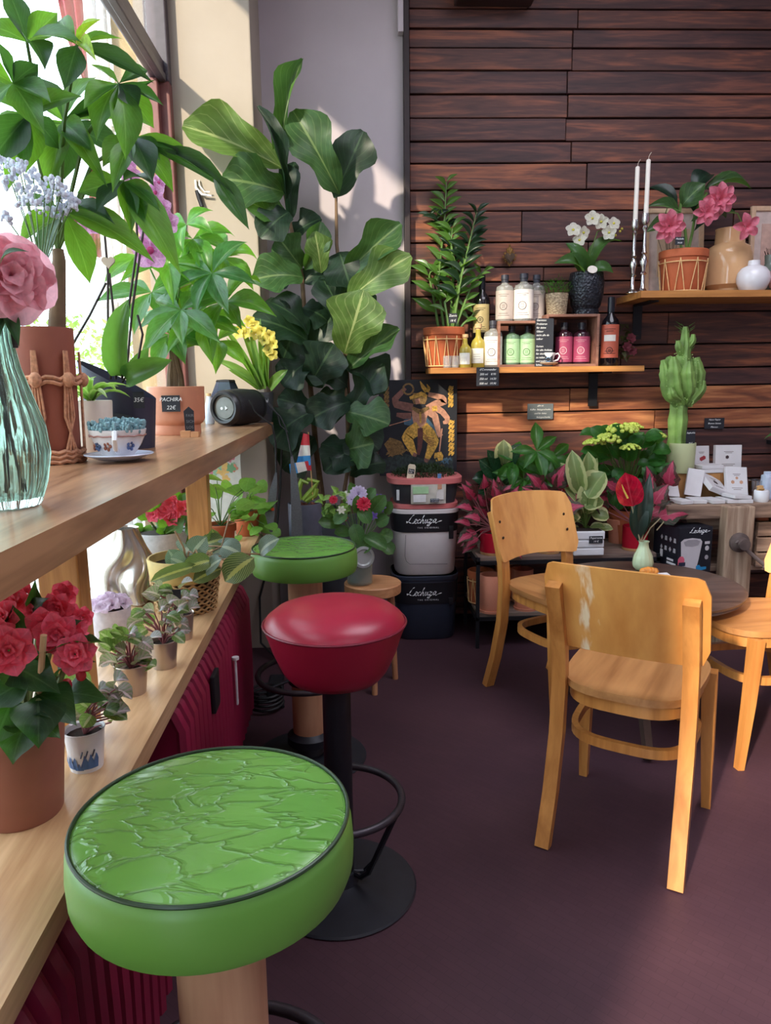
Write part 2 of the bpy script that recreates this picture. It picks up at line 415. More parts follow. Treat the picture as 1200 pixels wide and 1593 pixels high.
# plank wall: every board its own piece
back = struct('wall_back', MB().box((2.4, 3.84, 1.7), (4.25, .08, 3.4)), dark_gap, smooth=False)
plank = []
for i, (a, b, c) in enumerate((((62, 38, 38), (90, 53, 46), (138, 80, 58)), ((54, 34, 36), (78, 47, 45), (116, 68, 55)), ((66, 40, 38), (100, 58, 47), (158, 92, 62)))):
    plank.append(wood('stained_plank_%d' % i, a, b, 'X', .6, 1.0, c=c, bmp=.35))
plank.append(wood('worn_sun_patch_plank', (106, 60, 44), (156, 92, 60), 'X', .6, 1.0, c=(206, 138, 90), bmp=.35))  # worn orange boards, colour lifted further to brighten the sun patch
lines = [-60, -22, 12, 43, 73, 109, 146, 183.5, 220, 254, 296, 329, 378, 417, 440, 462, 491, 542, 580, 608, 645, 676, 719, 757, 795, 833, 871, 909, 947, 985, 1030]
zs = [PY(640, l, WY).z for l in lines]
for i in range(len(zs)-1):
    z1, z0 = zs[i], zs[i+1]
    if z0 < .02: z0 = .02
    if z1 - z0 < .02: continue
    cuts = [.312]
    x = .312 + (R.uniform(.5, 1.1) if i % 2 else R.uniform(.75, 1.5))
    while x < 4.2: cuts.append(x); x += R.uniform(1.0, 2.2)
    cuts.append(4.48)
    for a, b in zip(cuts, cuts[1:]):
        d = R.uniform(-.006, .006); tl = .006
        mb = MB().box((0, 0, 0), (b-a-.004, .034, z1-z0-.007), bev=.004, rot=MX.Rotation(-tl, 3, 'Y'))
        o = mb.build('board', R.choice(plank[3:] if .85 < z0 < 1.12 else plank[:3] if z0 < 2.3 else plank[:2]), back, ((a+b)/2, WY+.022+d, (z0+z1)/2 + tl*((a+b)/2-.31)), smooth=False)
# window: frame, transom, panes
redbrown = mat('red_brown_frame_paint', (120, 72, 70), .45, var=.1)
greyframe = mat('dark_grey_frame_paint', (74, 66, 74), .4)
ZT = PY(283, 128, 3.36).z
mb = MB().mat(0).box((-.76, 3.385, (.63+ZT)/2), (.09, .07, ZT-.63), bev=.005).box((-.775, 3.335, (.63+ZT)/2), (.04, .05, ZT-.63), bev=.004)
mb.mat(1).box((-.76, 3.385, (ZT+3.18)/2), (.09, .07, 3.18-ZT), bev=.005)
mb.mat(0).box((-.76, .035, 1.90), (.09, .07, 2.56), bev=.005).box((-.76, 1.71, 3.15), (.09, 3.42, .06), bev=.005).box((-.76, 1.71, .61), (.10, 3.42, .05), bev=.005)
win = struct('window_1', mb, [redbrown, greyframe], smooth=False)
MB().box((-.762, 1.71, ZT+.045), (.055, 3.36, .075), bev=.008).box((-.742, 1.71, ZT+.012), (.03, 3.36, .03), bev=.004).build('transom', greyframe, win, smooth=False)
pane_m = glassy('window_glass', (250, 252, 250), .0, .97)
MB().box((-.785, 1.69, (.64+ZT)/2), (.005, 3.24, ZT-.64)).build('pane', pane_m, win, smooth=False)
MB().box((-.785, 1.69, (ZT+3.21)/2), (.005, 3.24, 3.11-ZT-.09)).build('pane', pane_m, win, smooth=False)
struct('door_1', MB().box((-.79, YE-.03, 1.55), (.07, .06, 3.1), bev=.004).box((-.79, -2.17, 1.55), (.07, .06, 3.1), bev=.004).box((-.79, -1.28, 3.12), (.07, 1.84, .06), bev=.004), redbrown, smooth=False)

# ------------------------------------------------------------------ outside the window
struct('pavement', MB().box((-9, 3, -.14), (16.2, 26, .08)), mat('pale_pavement', (176, 172, 166), .9, var=.1, scale=8), smooth=False)
_px = PY(182, 200, 3.5).x
struct('facade_pier', MB().box(((_px-.85)/2, 3.95, 1.75), (-.85-_px, .9, 3.9), bev=.01), mat('beige_stone', (176, 154, 118), .9, var=.14, scale=9, bmp=.3), smooth=False)
struct('wall_sun_blocker', MB().box((-4.0, -.66, 1.75), (6.2, .12, 3.70)), mat('sun_blocker_render', (200, 190, 176), .9), smooth=False)  # added out of view to block the sun through the window
for px, r, lb in ((146, .026, 'slim white downpipe beside the red curtain'), (164, .02, 'thinner white pipe against the beige stone pier')):
    p = PY(px, 100, 3.46)
    o = thing('downpipe', lb, 'pipe', (p.x, p.y, -.1))
    MB().tube([(0, 0, .0), (0, 0, 4.0)], r, 12).build('pipe', mat('white_pipe', (226, 224, 226), .4), o)
    mb = MB()
    for z in (.6, 1.7, 2.45): mb.box((0, .02, z), (r*2.6, r*2+.03, .03), bev=.003)
    mb.build('bracket', mat('pipe_bracket', (180, 178, 180), .4, .5), o)
cur = thing('red_curtain', 'red fabric curtain hanging outside by the white pipes', 'curtain', (-1.45, 3.75, 0))
cl_ = [PY(a, b, 3.75)-V(cur.location) for a, b in ((70, -60), (90, 0), (100, 50), (118, 95), (134, 140), (138, 260), (140, 400))]
cr_ = [PY(a, b, 3.75)-V(cur.location) for a, b in ((150, -60), (152, 0), (153, 50), (155, 95), (157, 140), (160, 260), (162, 400))]
def _cf(u, v):
    q = v*6; i = min(5, int(q)); f = q-i; a = cl_[i].lerp(cl_[i+1], f); b = cr_[i].lerp(cr_[i+1], f)
    return a.lerp(b, u)+V((0, .03*math.sin(u*24), 0))
MB().grid(_cf, 40, 18).build('cloth', mat('red_cloth', (176, 60, 82), .9, var=.2, scale=5), cur)
MB().tube([cl_[0]-V((.1, 0, 0)), cr_[0]+V((.1, 0, 0))], .012).build('rail', mat('pipe_bracket', (180, 178, 180), .4, .5), cur)
leaf_bush = leafmat('street_shrub_leaf', (120, 150, 70), (150, 170, 90), (170, 210, 60), .6)
bl = blades('ellip', leaf_bush, 3)
def bush(x, y, z, r, n, label, k=.12):
    o = thing('street_shrub', label, 'shrub', (x, y, -.1))
    mb = MB()
    for _ in range(n):
        a = R.uniform(0, 2*PI); t = R.uniform(-1, 1); q = r*R.uniform(.6, 1)
        p = V((math.cos(a)*math.sqrt(1-t*t)*q, math.sin(a)*math.sqrt(1-t*t)*q, z+t*q*.8))
        d = V((R.uniform(-1, 1), R.uniform(-1, 1), R.uniform(-.3, 1))).normalized(); m_ = frame(p, d, V((R.uniform(-1, 1), R.uniform(-1, 1), 1)), k*R.uniform(.7, 1.3), k*.5)
        mb.add([m_ @ V(c) for c in ((0, 0, 0), (.5, .5, .05), (0, 1, 0), (-.5, .5, .05))], [(0, 1, 2, 3)])
    f = mb.build('foliage', leaf_bush, o); f['kind'] = 'stuff'
    MB().tube([(0, 0, 0), (.02, 0, z*.5), (0, .02, z)], [.03, .025, .015]).build('trunk', mat('shrub_bark', (96, 80, 66), .9), o)
for px, y, zc, r, lb in ((58, 7.5, 1.5, .75, 'sunlit green shrub across the street, behind the trunk in the roped pot'), (128, 9.0, 1.45, .9, 'pale green shrub across the street, behind the orchid stems'), (120, 3.15, .20, .22, 'low flowering shrub on the pavement just outside the window')):
    p = PY(px, 600, y); bush(p.x, y, zc, r, 420, lb, .10 if y > 4 else .05)

# ================================================================== WINDOW COUNTER, LEDGE, RADIATORS
oak = wood('oak_worktop', (122, 84, 58), (184, 138, 102), 'Y', .30, .8, coat=.35)
oak_l = wood('oak_ledge', (168, 124, 84), (220, 180, 136), 'Y', .32, .8, coat=.4)
oak_z = wood('oak_post', (176, 116, 62), (222, 164, 100), 'Z', .4)
o = MB().prism([(-.7, .15), (-.372, .15), (-.336, 3.3), (-.7, 3.385)], ZC-.05, ZC).build('window_counter', oak, smooth=False)
tag(o, 'long upper oak counter slab along the window carrying the pots', 'counter')
o = MB().prism([(-.715, .1), (-.36, .1), (-.384, 3.38), (-.715, 3.38)], ZL-.038, ZL).build('window_ledge', oak_l, smooth=False)
tag(o, 'lower oak window ledge above the crimson radiators', 'ledge')
for x, y, lb in ((-.492, 1.25, 'near upright oak post between ledge and counter, behind the red begonia'), (-.489, 2.37, 'far upright oak post between ledge and counter, behind the prayer plant')):
    o = MB().box((0, 0, (ZC-.05-ZL)/2), (.068, .05, ZC-.05-ZL), bev=.003).build('counter_post', oak_z, None, (x, y, ZL), smooth=False)
    tag(o, lb, 'post', 'posts carrying the counter')
crimson = mat('crimson_radiator_paint', (132, 24, 58), .38, var=.08)
def radiator(y0, y1, n, label):
    r = thing('radiator', label, 'radiator', (-.50, y0, 0), group='crimson radiators under the ledge')
    dy = (y1-y0)/n
    mb = MB()
    pts = []
    for k in range(7): a = PI/2*k/6; pts.append((.085+.03*math.sin(a)-.0, .50+.05*math.cos(a)))
    prof = [(-.10, .07), (.10, .07), (.115, .09), (.115, .50)] + [(.115-.05*(1-math.cos(PI/2*k/5)), .50+.055*math.sin(PI/2*k/5)) for k in range(1, 6)] + [(-.08, .555), (-.10, .53)]
    xf = lambda q: V((q.x, q.z, q.y))
    mb.prism(prof, -.016, .016, xf)
    mb.tube([(.115, 0, .09), (.118, 0, .3), (.115, 0, .50), (.10, 0, .535), (.07, 0, .552)], .019, 8)
    me = mb.mesh('section', crimson)
    for k in range(n): inst('section', me, r, MX.Translation((0, dy*(k+.5), 0)))
    MB().tube([(0, 0, .12), (0, y1-y0, .12)], .02).tube([(0, 0, .5), (0, y1-y0, .5)], .02).build('header_pipe', crimson, r)
    MB().box((-.03, .03, .035), (.1, .03, .07)).box((-.03, y1-y0-.03, .035), (.1, .03, .07)).build('foot', crimson, r, smooth=False)
    return r
r1 = radiator(.30, 1.30, 21, 'nearer crimson cast-iron radiator, partly hidden by the near green stool')
MB().lathe([(0, 0), (.018, 0), (.02, .03), (.016, .06), (0, .062)], 14).build('valve', mat('white_valve', (220, 218, 220), .4), r1, (.06, 1.03, .47))
r2 = radiator(1.52, 2.56, 22, 'farther crimson cast-iron radiator behind the red stool')
MB().box((.142, .62, .36), (.006, .012, .15), bev=.002).lathe([(0, 0), (.011, 0), (.011, .008), (0, .008)], 10, (.142, .62, .43)).build('heat_meter', mat('white_valve', (220, 218, 220), .4), r2, smooth=False)
MB().box((.14, .30, .47), (.012, .07, .10), bev=.004).build('black_tag', mat('black_plastic', (24, 24, 30), .5), r2, smooth=False)

# ================================================================== STOOLS
black_metal = mat('black_powder_metal', (30, 30, 38), .45, .3)
def stool(kind, x, y, label):
    s = thing('bar_stool', label, 'stool', (x, y, 0))
    if kind == 'green':
        vm, vn, vp, vo = (MATS.get('green_vinyl_top'), 0, 0, 0) if 'green_vinyl_top' in MATS else _new('green_vinyl_top')
        if 'green_vinyl_top' not in MATS:
            MATS['green_vinyl_top'] = vm
            co = coords(vn, (12, 24, 12), rand=False)
            wv = N(vn, 'ShaderNodeTexNoise'); wv.inputs['Scale'].default_value = .9; wv.inputs['Detail'].default_value = 3; wv.inputs['Distortion'].default_value = .6; vn.links.new(co, wv.inputs['Vector'])
            ad = N(vn, 'ShaderNodeVectorMath', operation='MULTIPLY_ADD'); ad.inputs[1].default_value = (1.6, 1.6, 1.6)
            vn.links.new(wv.outputs[1], ad.inputs[0]); vn.links.new(co, ad.inputs[2])
            vo_ = N(vn, 'ShaderNodeTexVoronoi', feature='DISTANCE_TO_EDGE'); vo_.inputs['Scale'].default_value = .95; vn.links.new(ad.outputs[0], vo_.inputs['Vector'])
            rg = ramp(vn, vo_.outputs[0], [(0, (1, 1, 1, 1)), (.04, (.4, .4, .4, 1)), (.12, (.06, .06, .06, 1)), (.3, (0, 0, 0, 1))])
            nz = N(vn, 'ShaderNodeTexNoise'); nz.inputs['Scale'].default_value = .5; vn.links.new(co, nz.inputs['Vector'])
            vn.links.new(ramp(vn, nz.outputs[0], [(.3, hx((96, 150, 62))), (.7, hx((112, 166, 74)))]), vp.inputs['Base Color'])
            vp.inputs['Roughness'].default_value = .27; vp.inputs['Coat Weight'].default_value = .3; vp.inputs['Coat Roughness'].default_value = .2
            bump(vn, vp, rg, .75, .005)
        side = mat('green_vinyl_side', (100, 150, 62), .4, var=.06, scale=4)
        MB().lathe([(0, .735), (.06, .7365), (.12, .736), (.155, .733), (.163, .7295)], 64).build('seat_top', vm, s)
        MB().lathe([(.10, .648), (.15, .647), (.166, .652), (.171, .665), (.172, .69), (.170, .715), (.166, .727), (.160, .731)], 64).lathe([(0, .650), (.15, .648)], 64).build('seat', side, s)
        MB().tube([(.1655*math.cos(a*PI/40), .1655*math.sin(a*PI/40), .7305) for a in range(80)], .0026, 8, closed=True).build('piping', mat('dark_green_piping', (40, 62, 36), .4), s)
        MB().lathe([(0, .06), (.055, .06), (.056, .3), (.056, .65), (0, .65)], 32).build('post', wood('beech_post', (176, 124, 92), (206, 158, 122), 'Z', .5, .6), s)
        MB().lathe([(.056, .27), (.066, .272), (.068, .30), (.066, .335), (.056, .337)], 24).build('collar', black_metal, s)
        MB().lathe([(.056, .06), (.075, .06), (.075, .085), (.056, .10)], 24).build('base_collar', black_metal, s)
        zr, rr, nb = .30, .165, 4
    else:
        ox = mat('oxblood_leather', (158, 28, 54), .33, var=.12, scale=5, bmp=.04)
        MB().lathe([(0, .744), (.05, .743), (.10, .737), (.14, .724), (.160, .708), (.166, .695)], 56).build('seat_top', ox, s)
        MB().lathe([(0, .553), (.085, .553), (.108, .560), (.122, .576), (.132, .595), (.147, .63), (.158, .665), (.1655, .685), (.1675, .693)], 56).build('seat', ox, s)
        MB().tube([(.168*math.cos(a*PI/40), .168*math.sin(a*PI/40), .6945) for a in range(80)], .003, 6, closed=True).build('seam', mat('oxblood_seam', (120, 24, 46), .4), s)
        MB().lathe([(0, .01), (.034, .012), (.034, .56), (0, .56)], 24).build('post', black_metal, s)
        zr, rr, nb = .24, .155, 0
    ring = [(rr*math.cos(a*PI/24), rr*math.sin(a*PI/24), zr) for a in range(48)]
    MB().tube(ring, .0095, 10, closed=True).build('foot_ring', mat('worn_black_ring', (62, 56, 62), .4, .5), s)
    if nb:
        for k in range(nb):
            a = PI/4+k*PI/2; MB().tube([(.06*math.cos(a), .06*math.sin(a), zr), (rr*math.cos(a), rr*math.sin(a), zr)], .005, 6).build('spoke', black_metal, s)
    else:
        for k in range(3):
            a = -.35+k*2*PI/3
            mb = MB()
            for e in (-.20, .20): mb.tube([(rr*math.cos(a+e), rr*math.sin(a+e), zr-.004), (.085*math.cos(a+e*1.3), .085*math.sin(a+e*1.3), .07), (.06*math.cos(a+e), .06*math.sin(a+e), .045), (.03*math.cos(a), .03*math.sin(a), .045)], .007, 8)
            mb.build('strut', black_metal, s)
    MB().lathe([(0, 0), (.186, 0), (.19, .004), (.186, .009), (.10, .014), (.045, .02), (.04, .05), (0, .05)], 48).build('base', mat('black_base', (34, 36, 44), .42), s)
    return s
p = PZ(331, 1260, .735); stool('green', p.x, p.y, 'nearest green vinyl stool with a cracked cushion on a pale wooden post')
p = PZ(531, 1378, 0); stool('red', p.x, p.y, 'dark red leather stool on a black metal post')
p = PZ(473, 848, .735); stool('green', p.x, p.y, 'far green vinyl stool behind the red one')

# ================================================================== CHAIRS
honey = wood('honey_bentwood', (170, 106, 50), (212, 144, 76), 'Z', .33, .7, coat=.3)
honey_x = wood('honey_backrest', (200, 130, 66), (234, 170, 98), 'Z', .32, .35, coat=.3, bmp=.05)
seat_m = wood('worn_seat_ply', (150, 96, 52), (196, 138, 84), 'Y', .42, .5, coat=.1, bmp=.1)
def chair(rl, rr_, label, worn=False, dark=False):
    """rl, rr_: rear feet seen from behind, left then right"""
    rl, rr_ = V((rl[0], rl[1], 0)), V((rr_[0], rr_[1], 0)); c = (rl+rr_)/2; xd = (rr_-rl).normalized()
    s = thing('dining_chair', label, 'chair', c, math.atan2(xd.y, xd.x), 'honey wooden dining chairs')
    hw = .168
    for q in (-1, 1):
        x = q*hw
        pts = [(x*1.02, 0, 0), (x, .045, .14), (x*.99, .082, .30), (x*.985, .092, .44), (x*.985, .082, .54), (x*.985, .05, .64), (x*.985, .012, .735)]
        fine = []
        for i in range(len(pts)-1):
            for k in range(3): t = k/3; fine.append(tuple(pts[i][j]*(1-t)+pts[i+1][j]*t for j in range(3)))
        fine.append(pts[-1])
        MB().tube(fine, 1, sq=(.038, .030)).build('leg', honey, s, ang=50)
        x = q*.172
        MB().tube([(x*1.06, .425, 0), (x*1.03, .405, .22), (x, .39, .435)], [.62, .85, 1], sq=(.04, .036)).build('leg', honey, s, ang=50)
    out = []
    for k in range(40):
        a = 2*PI*k/40; ca, sa = math.cos(a), math.sin(a)
        x = abs(ca)**.62*(1 if ca > 0 else -1); y = abs(sa)**.62*(1 if sa > 0 else -1)
        out.append((x*(.170+.018*(y*.5+.5)), .253+y*.208))
    MB().prism(out, .438, .458).build('seat', seat_m, s, ang=30)
    inner = [(x*.93, .253+(y-.253)*.94) for x, y in out]
    MB().prism(inner, .400, .4385).build('apron', honey, s, ang=30)
    ring = [(x*.88, .26+(y-.253)*.72) for x, y in out]
    MB().tube([(x, y, .285) for x, y in ring], 1, closed=True, sq=(.018, .026)).build('stretcher', honey, s, ang=50)
    def bk(th, dz):
        def f(u, v):
            x = (u-.5)*.405; q = abs(u-.5)*2
            lo, hi = .545+.012*(1-q*q), .800-.012*q*q
            e = max(0, (q-.86)/.14); sh = .045*(1-math.sqrt(max(0, 1-e*e)))
            z = (lo+sh)*(1-v)+(hi-sh)*v
            y = .082-(z-.545)*.34 + .030 - .050*(1-(x/.2)**2) + th
            return V((x, y, z))
        return f
    mb = MB(); nu, nv = 28, 8
    A = [bk(0, 0)(i/nu, j/nv) for i in range(nu+1) for j in range(nv+1)]; B = [bk(.011, 0)(i/nu, j/nv) for i in range(nu+1) for j in range(nv+1)]
    n = len(A); W_ = nv+1; fs = []
    for i in range(nu):
        for j in range(nv):
            a = i*W_+j; fs += [(a, a+W_, a+W_+1, a+1), (n+a, n+a+1, n+a+W_+1, n+a+W_)]
    edge = [i*W_ for i in range(nu+1)]+[nu*W_+j for j in range(1, W_)]+[i*W_+nv for i in range(nu-1, -1, -1)]+[j for j in range(nv-1, 0, -1)]
    for a, b in zip(edge, edge[1:]+edge[:1]): fs.append((a, n+a, n+b, b)) 
    mb.add(A+B, fs)
    bo = mb.build('backrest', worn_m if worn else honey_x, s, ang=40)
    for q in (-1, 1):
        for z in (.64, .70): MB().ball((q*hw*.985, .05-(z-.64)*.4+.030, z), .006, 8, (1, .5, 1)).build('screw', mat('dark_screw', (60, 44, 34), .4, .6), s)
    return s
# backrest with pale scuffing across its left third
worn_m, wn, wp, wo_ = _new('scuffed_honey_backrest')
_co = coords(wn, (5, 5, .8), rand=False)
_a = N(wn, 'ShaderNodeTexNoise'); _a.inputs['Scale'].default_value = 3; _a.inputs['Detail'].default_value = 6; wn.links.new(_co, _a.inputs['Vector'])
_base = ramp(wn, _a.outputs[0], [(.3, hx((208, 136, 66))), (.75, hx((240, 176, 98)))])
_tc = N(wn, 'ShaderNodeTexCoord'); _sx = N(wn, 'ShaderNodeSeparateXYZ'); wn.links.new(_tc.outputs['Object'], _sx.inputs[0])
_d = N(wn, 'ShaderNodeMath', operation='ADD'); _d.inputs[1].default_value = .085; wn.links.new(_sx.outputs[0], _d.inputs[0])
_ab = N(wn, 'ShaderNodeMath', operation='ABSOLUTE'); wn.links.new(_d.outputs[0], _ab.inputs[0])
_sc = N(wn, 'ShaderNodeTexNoise'); _sc.inputs['Scale'].default_value = 26; _sc.inputs['Detail'].default_value = 6
_m2 = N(wn, 'ShaderNodeMapping'); _m2.inputs['Scale'].default_value = (2.2, 1, .45); wn.links.new(_tc.outputs['Object'], _m2.inputs[0]); wn.links.new(_m2.outputs[0], _sc.inputs['Vector'])
_e = N(wn, 'ShaderNodeMath', operation='MULTIPLY_ADD'); _e.inputs[1].default_value = -7.0; wn.links.new(_ab.outputs[0], _e.inputs[0]); wn.links.new(_sc.outputs[0], _e.inputs[2])
_f = ramp(wn, _e.outputs[0], [(.38, (0, 0, 0, 1)), (.58, (1, 1, 1, 1))])
_mx = N(wn, 'ShaderNodeMix', data_type='RGBA'); wn.links.new(_f, _mx.inputs['Factor']); wn.links.new(_base, _mx.inputs[6]); _mx.inputs[7].default_value = hx((246, 218, 180))
wn.links.new(_mx.outputs[2], wp.inputs['Base Color']); wp.inputs['Roughness'].default_value = .33; wp.inputs['Coat Weight'].default_value = .3; wp.inputs['Coat Roughness'].default_value = .25
chair((.507, 1.796), (.782, 1.612), 'near wooden chair with scuffed curved backrest, closest to the camera', worn=True)
chair((.862, 3.036), (.556, 2.887), 'wooden chair behind the near one, its back to the plant rack')
chair((1.66, 2.215), (1.625, 2.55), 'wooden chair cut off by the right edge, facing the round table')

# ================================================================== ROUND TABLE
TX, TY, TZ, TR = 1.05, 2.545, .52, .345
t = thing('round_table', 'low round dark wooden table between the three chairs', 'table', (TX, TY, 0))
tt = wood('dark_table_top', (62, 46, 42), (104, 80, 70), 'X', .38, .6, coat=.2)
MB().lathe([(0, TZ-.03), (TR-.03, TZ-.03), (TR-.012, TZ-.026), (TR-.014, TZ-.018), (TR-.002, TZ-.012), (TR, TZ-.004), (TR-.012, TZ), (0, TZ)], 64).build('table_top', tt, t)
MB().lathe([(0, .10), (.05, .10), (.06, .14), (.035, .20), (.03, .36), (.045, .44), (.11, .485), (0, .485)], 24).build('pedestal', mat('black_table_iron', (34, 34, 40), .35), t)
MB().lathe([(.100, .13), (.122, .132), (.130, .145), (.122, .158), (.100, .16), (.095, .145), (.100, .13)], 40).lathe([(0, .140), (.10, .140), (.10, .150), (0, .150)], 40).build('foot_ring', mat('black_table_iron', (34, 34, 40), .35), t)
for k in range(3):
    a = -1.83+k*2*PI/3; c, s_ = math.cos(a), math.sin(a)
    MB().tube([(c*r, s_*r, z) for r, z in ((.04, .40), (.07, .30), (.10, .20), (.20, .10), (.30, .045), (.34, .014))], [1, 1, 1, 1, .9, .9], sq=(.03, .026)).build('leg', mat('dark_table_leg', (70, 54, 48), .4), t, ang=50)
# ================================================================== WALL SHELVES
Y1, Y2 = 3.51, 3.42
SZ1 = PY(836, 570.5, Y1).z; SZ2 = PY(1100, 451.5, Y2).z
shelf_w = wood('shelf_pine', (150, 92, 44), (206, 142, 78), 'X', .45, .8)
blackm = mat('black_bracket_metal', (28, 28, 34), .5, .3)
terra = mat('terracotta', (186, 96, 58), .75, var=.1, scale=14, bmp=.05)
terra_pale = mat('pale_terracotta', (206, 130, 104), .7, var=.06, scale=14, bmp=.05)
wick = mat('pale_wicker', (226, 184, 128), .7, var=.15, scale=60)
soil = mat('potting_soil', (44, 32, 26), .95, var=.4, scale=120, bmp=.8)
silver = mat('silver_metal', (206, 204, 206), .18, 1.0, var=.05)
chalk = mat('chalk_white', (236, 236, 236), .8, var=.02)
slate = mat('chalkboard_black', (38, 40, 48), .6, var=.1)
cream = mat('cream_ceramic', (226, 216, 204), .45, var=.03)
white_c = mat('white_porcelain', (232, 232, 236), .25, var=.02)
stem_g = mat('green_stem', (92, 124, 58), .5, var=.15)
stem_b = mat('brown_bark_stem', (112, 88, 66), .8, var=.2, scale=40, bmp=.2)
dark_st = mat('dark_stem', (52, 40, 38), .6)

def shelf(name, x0, x1, yf, z, th, label, xb0):
    o = thing(name, label, 'shelf', ((x0+x1)/2, 3.735, z))
    c = (x0+x1)/2
    MB().prism([(x0-c, yf-3.735), (x1-c, yf-3.735), (x1-c, 0), (xb0-c, 0)], -th, 0).build('board', shelf_w, o, smooth=False)
    return o
xa, xb = PY(670, 570, Y1).x, PY(1003, 570, Y1).x
s1 = shelf('wall_shelf', xa, xb, Y1, SZ1, .026, 'lower pine wall shelf crowded with bottles and potted plants', xa)
xc = PY(998, 455, Y2).x
s2 = shelf('wall_shelf', xc, 2.6, Y2, SZ2, .030, 'upper pine wall shelf on the right with candles and vases', xc)
for sh, px in ((s1, 928), (s2, 993)):
    x = PY(px, 560, 3.7).x - sh.location.x
    th = .026 if sh is s1 else .03
    mb = MB().box((x, .0, -th-.085), (.045, .008, .17)).box((x, -.10, -th-.004), (.045, .20, .008))
    for z in (-.06, -.13): mb.lathe([(0, 0), (.005, 0)], 8, (x, -.006, -th+z))
    b = mb.build('bracket', blackm, sh, smooth=False)

def pot(o, prof, m, name='pot', soil_z=None, soil_r=None, n=32, parent=None):
    b = MB().lathe(prof, n).build(name, m, parent or o)
    if soil_z is not None: MB().lathe([(0, soil_z+.004), (soil_r*.6, soil_z+.006), (soil_r, soil_z)], n).build('soil', soil, o)
    return b
def simple_pot(r0, r1, h, wall=.006, lip=0):
    p = [(0, 0), (r0*.96, 0), (r0, .004)]
    if lip: p += [(r1-.004, h-lip), (r1+.002, h-lip), (r1+.003, h-.003)]
    else: p += [(r1, h-.004)]
    return p + [(r1-.001, h), (r1-wall, h-.001), (r1-wall, h-.03)]
def wicker_pot(o, r0, r1, h, m, loops=12, lo=.04, hi=.72, w_m=None, t=.0022):
    pot(o, simple_pot(r0, r1, h, .007, h*.18), m, 'pot', h-.025, r1-.008)
    mb = MB(); rr = lambda f: r0+(r1-r0)*f+.006
    for f in (lo, hi-.08): mb.tube([(rr(f)*math.cos(a*PI/16), rr(f)*math.sin(a*PI/16), f*h) for a in range(32)], t*1.3, 6, closed=True)
    for k in range(loops):
        a = 2*PI*k/loops; d = PI/loops*.62
        for q in (-1, 1):
            mb.tube([(rr(f)*math.cos(a+q*d*(1-g)), rr(f)*math.sin(a+q*d*(1-g)), f*h) for f, g in ((lo, 0), (lo+(hi-lo)*.35, .35), (lo+(hi-lo)*.7, .7), (hi, 1))], t, 5)
    b = mb.build('wicker_netting', w_m or wick, o); b['kind'] = 'stuff'
def card(o, w, h, lines, name='tag', t=.003, m=None, loc=(0, 0, 0), size=None, rot=0, tilt=0, align='CENTER', cm=None):
    """small written board facing the room, parented to o"""
    b = MB().box((0, 0, h/2), (w, t, h)).build(name, m or slate, o, loc, rot, smooth=False)
    b.rotation_euler = (tilt, 0, rot)
    n = len(lines)
    for i, s_ in enumerate(lines):
        if s_: text(s_, size or h/n*.62, cm or chalk, b, (0 if align == 'CENTER' else -w*.45, -t/2-.0006, h*(n-.5-i)/n), align=align, shear=.2)
    return b

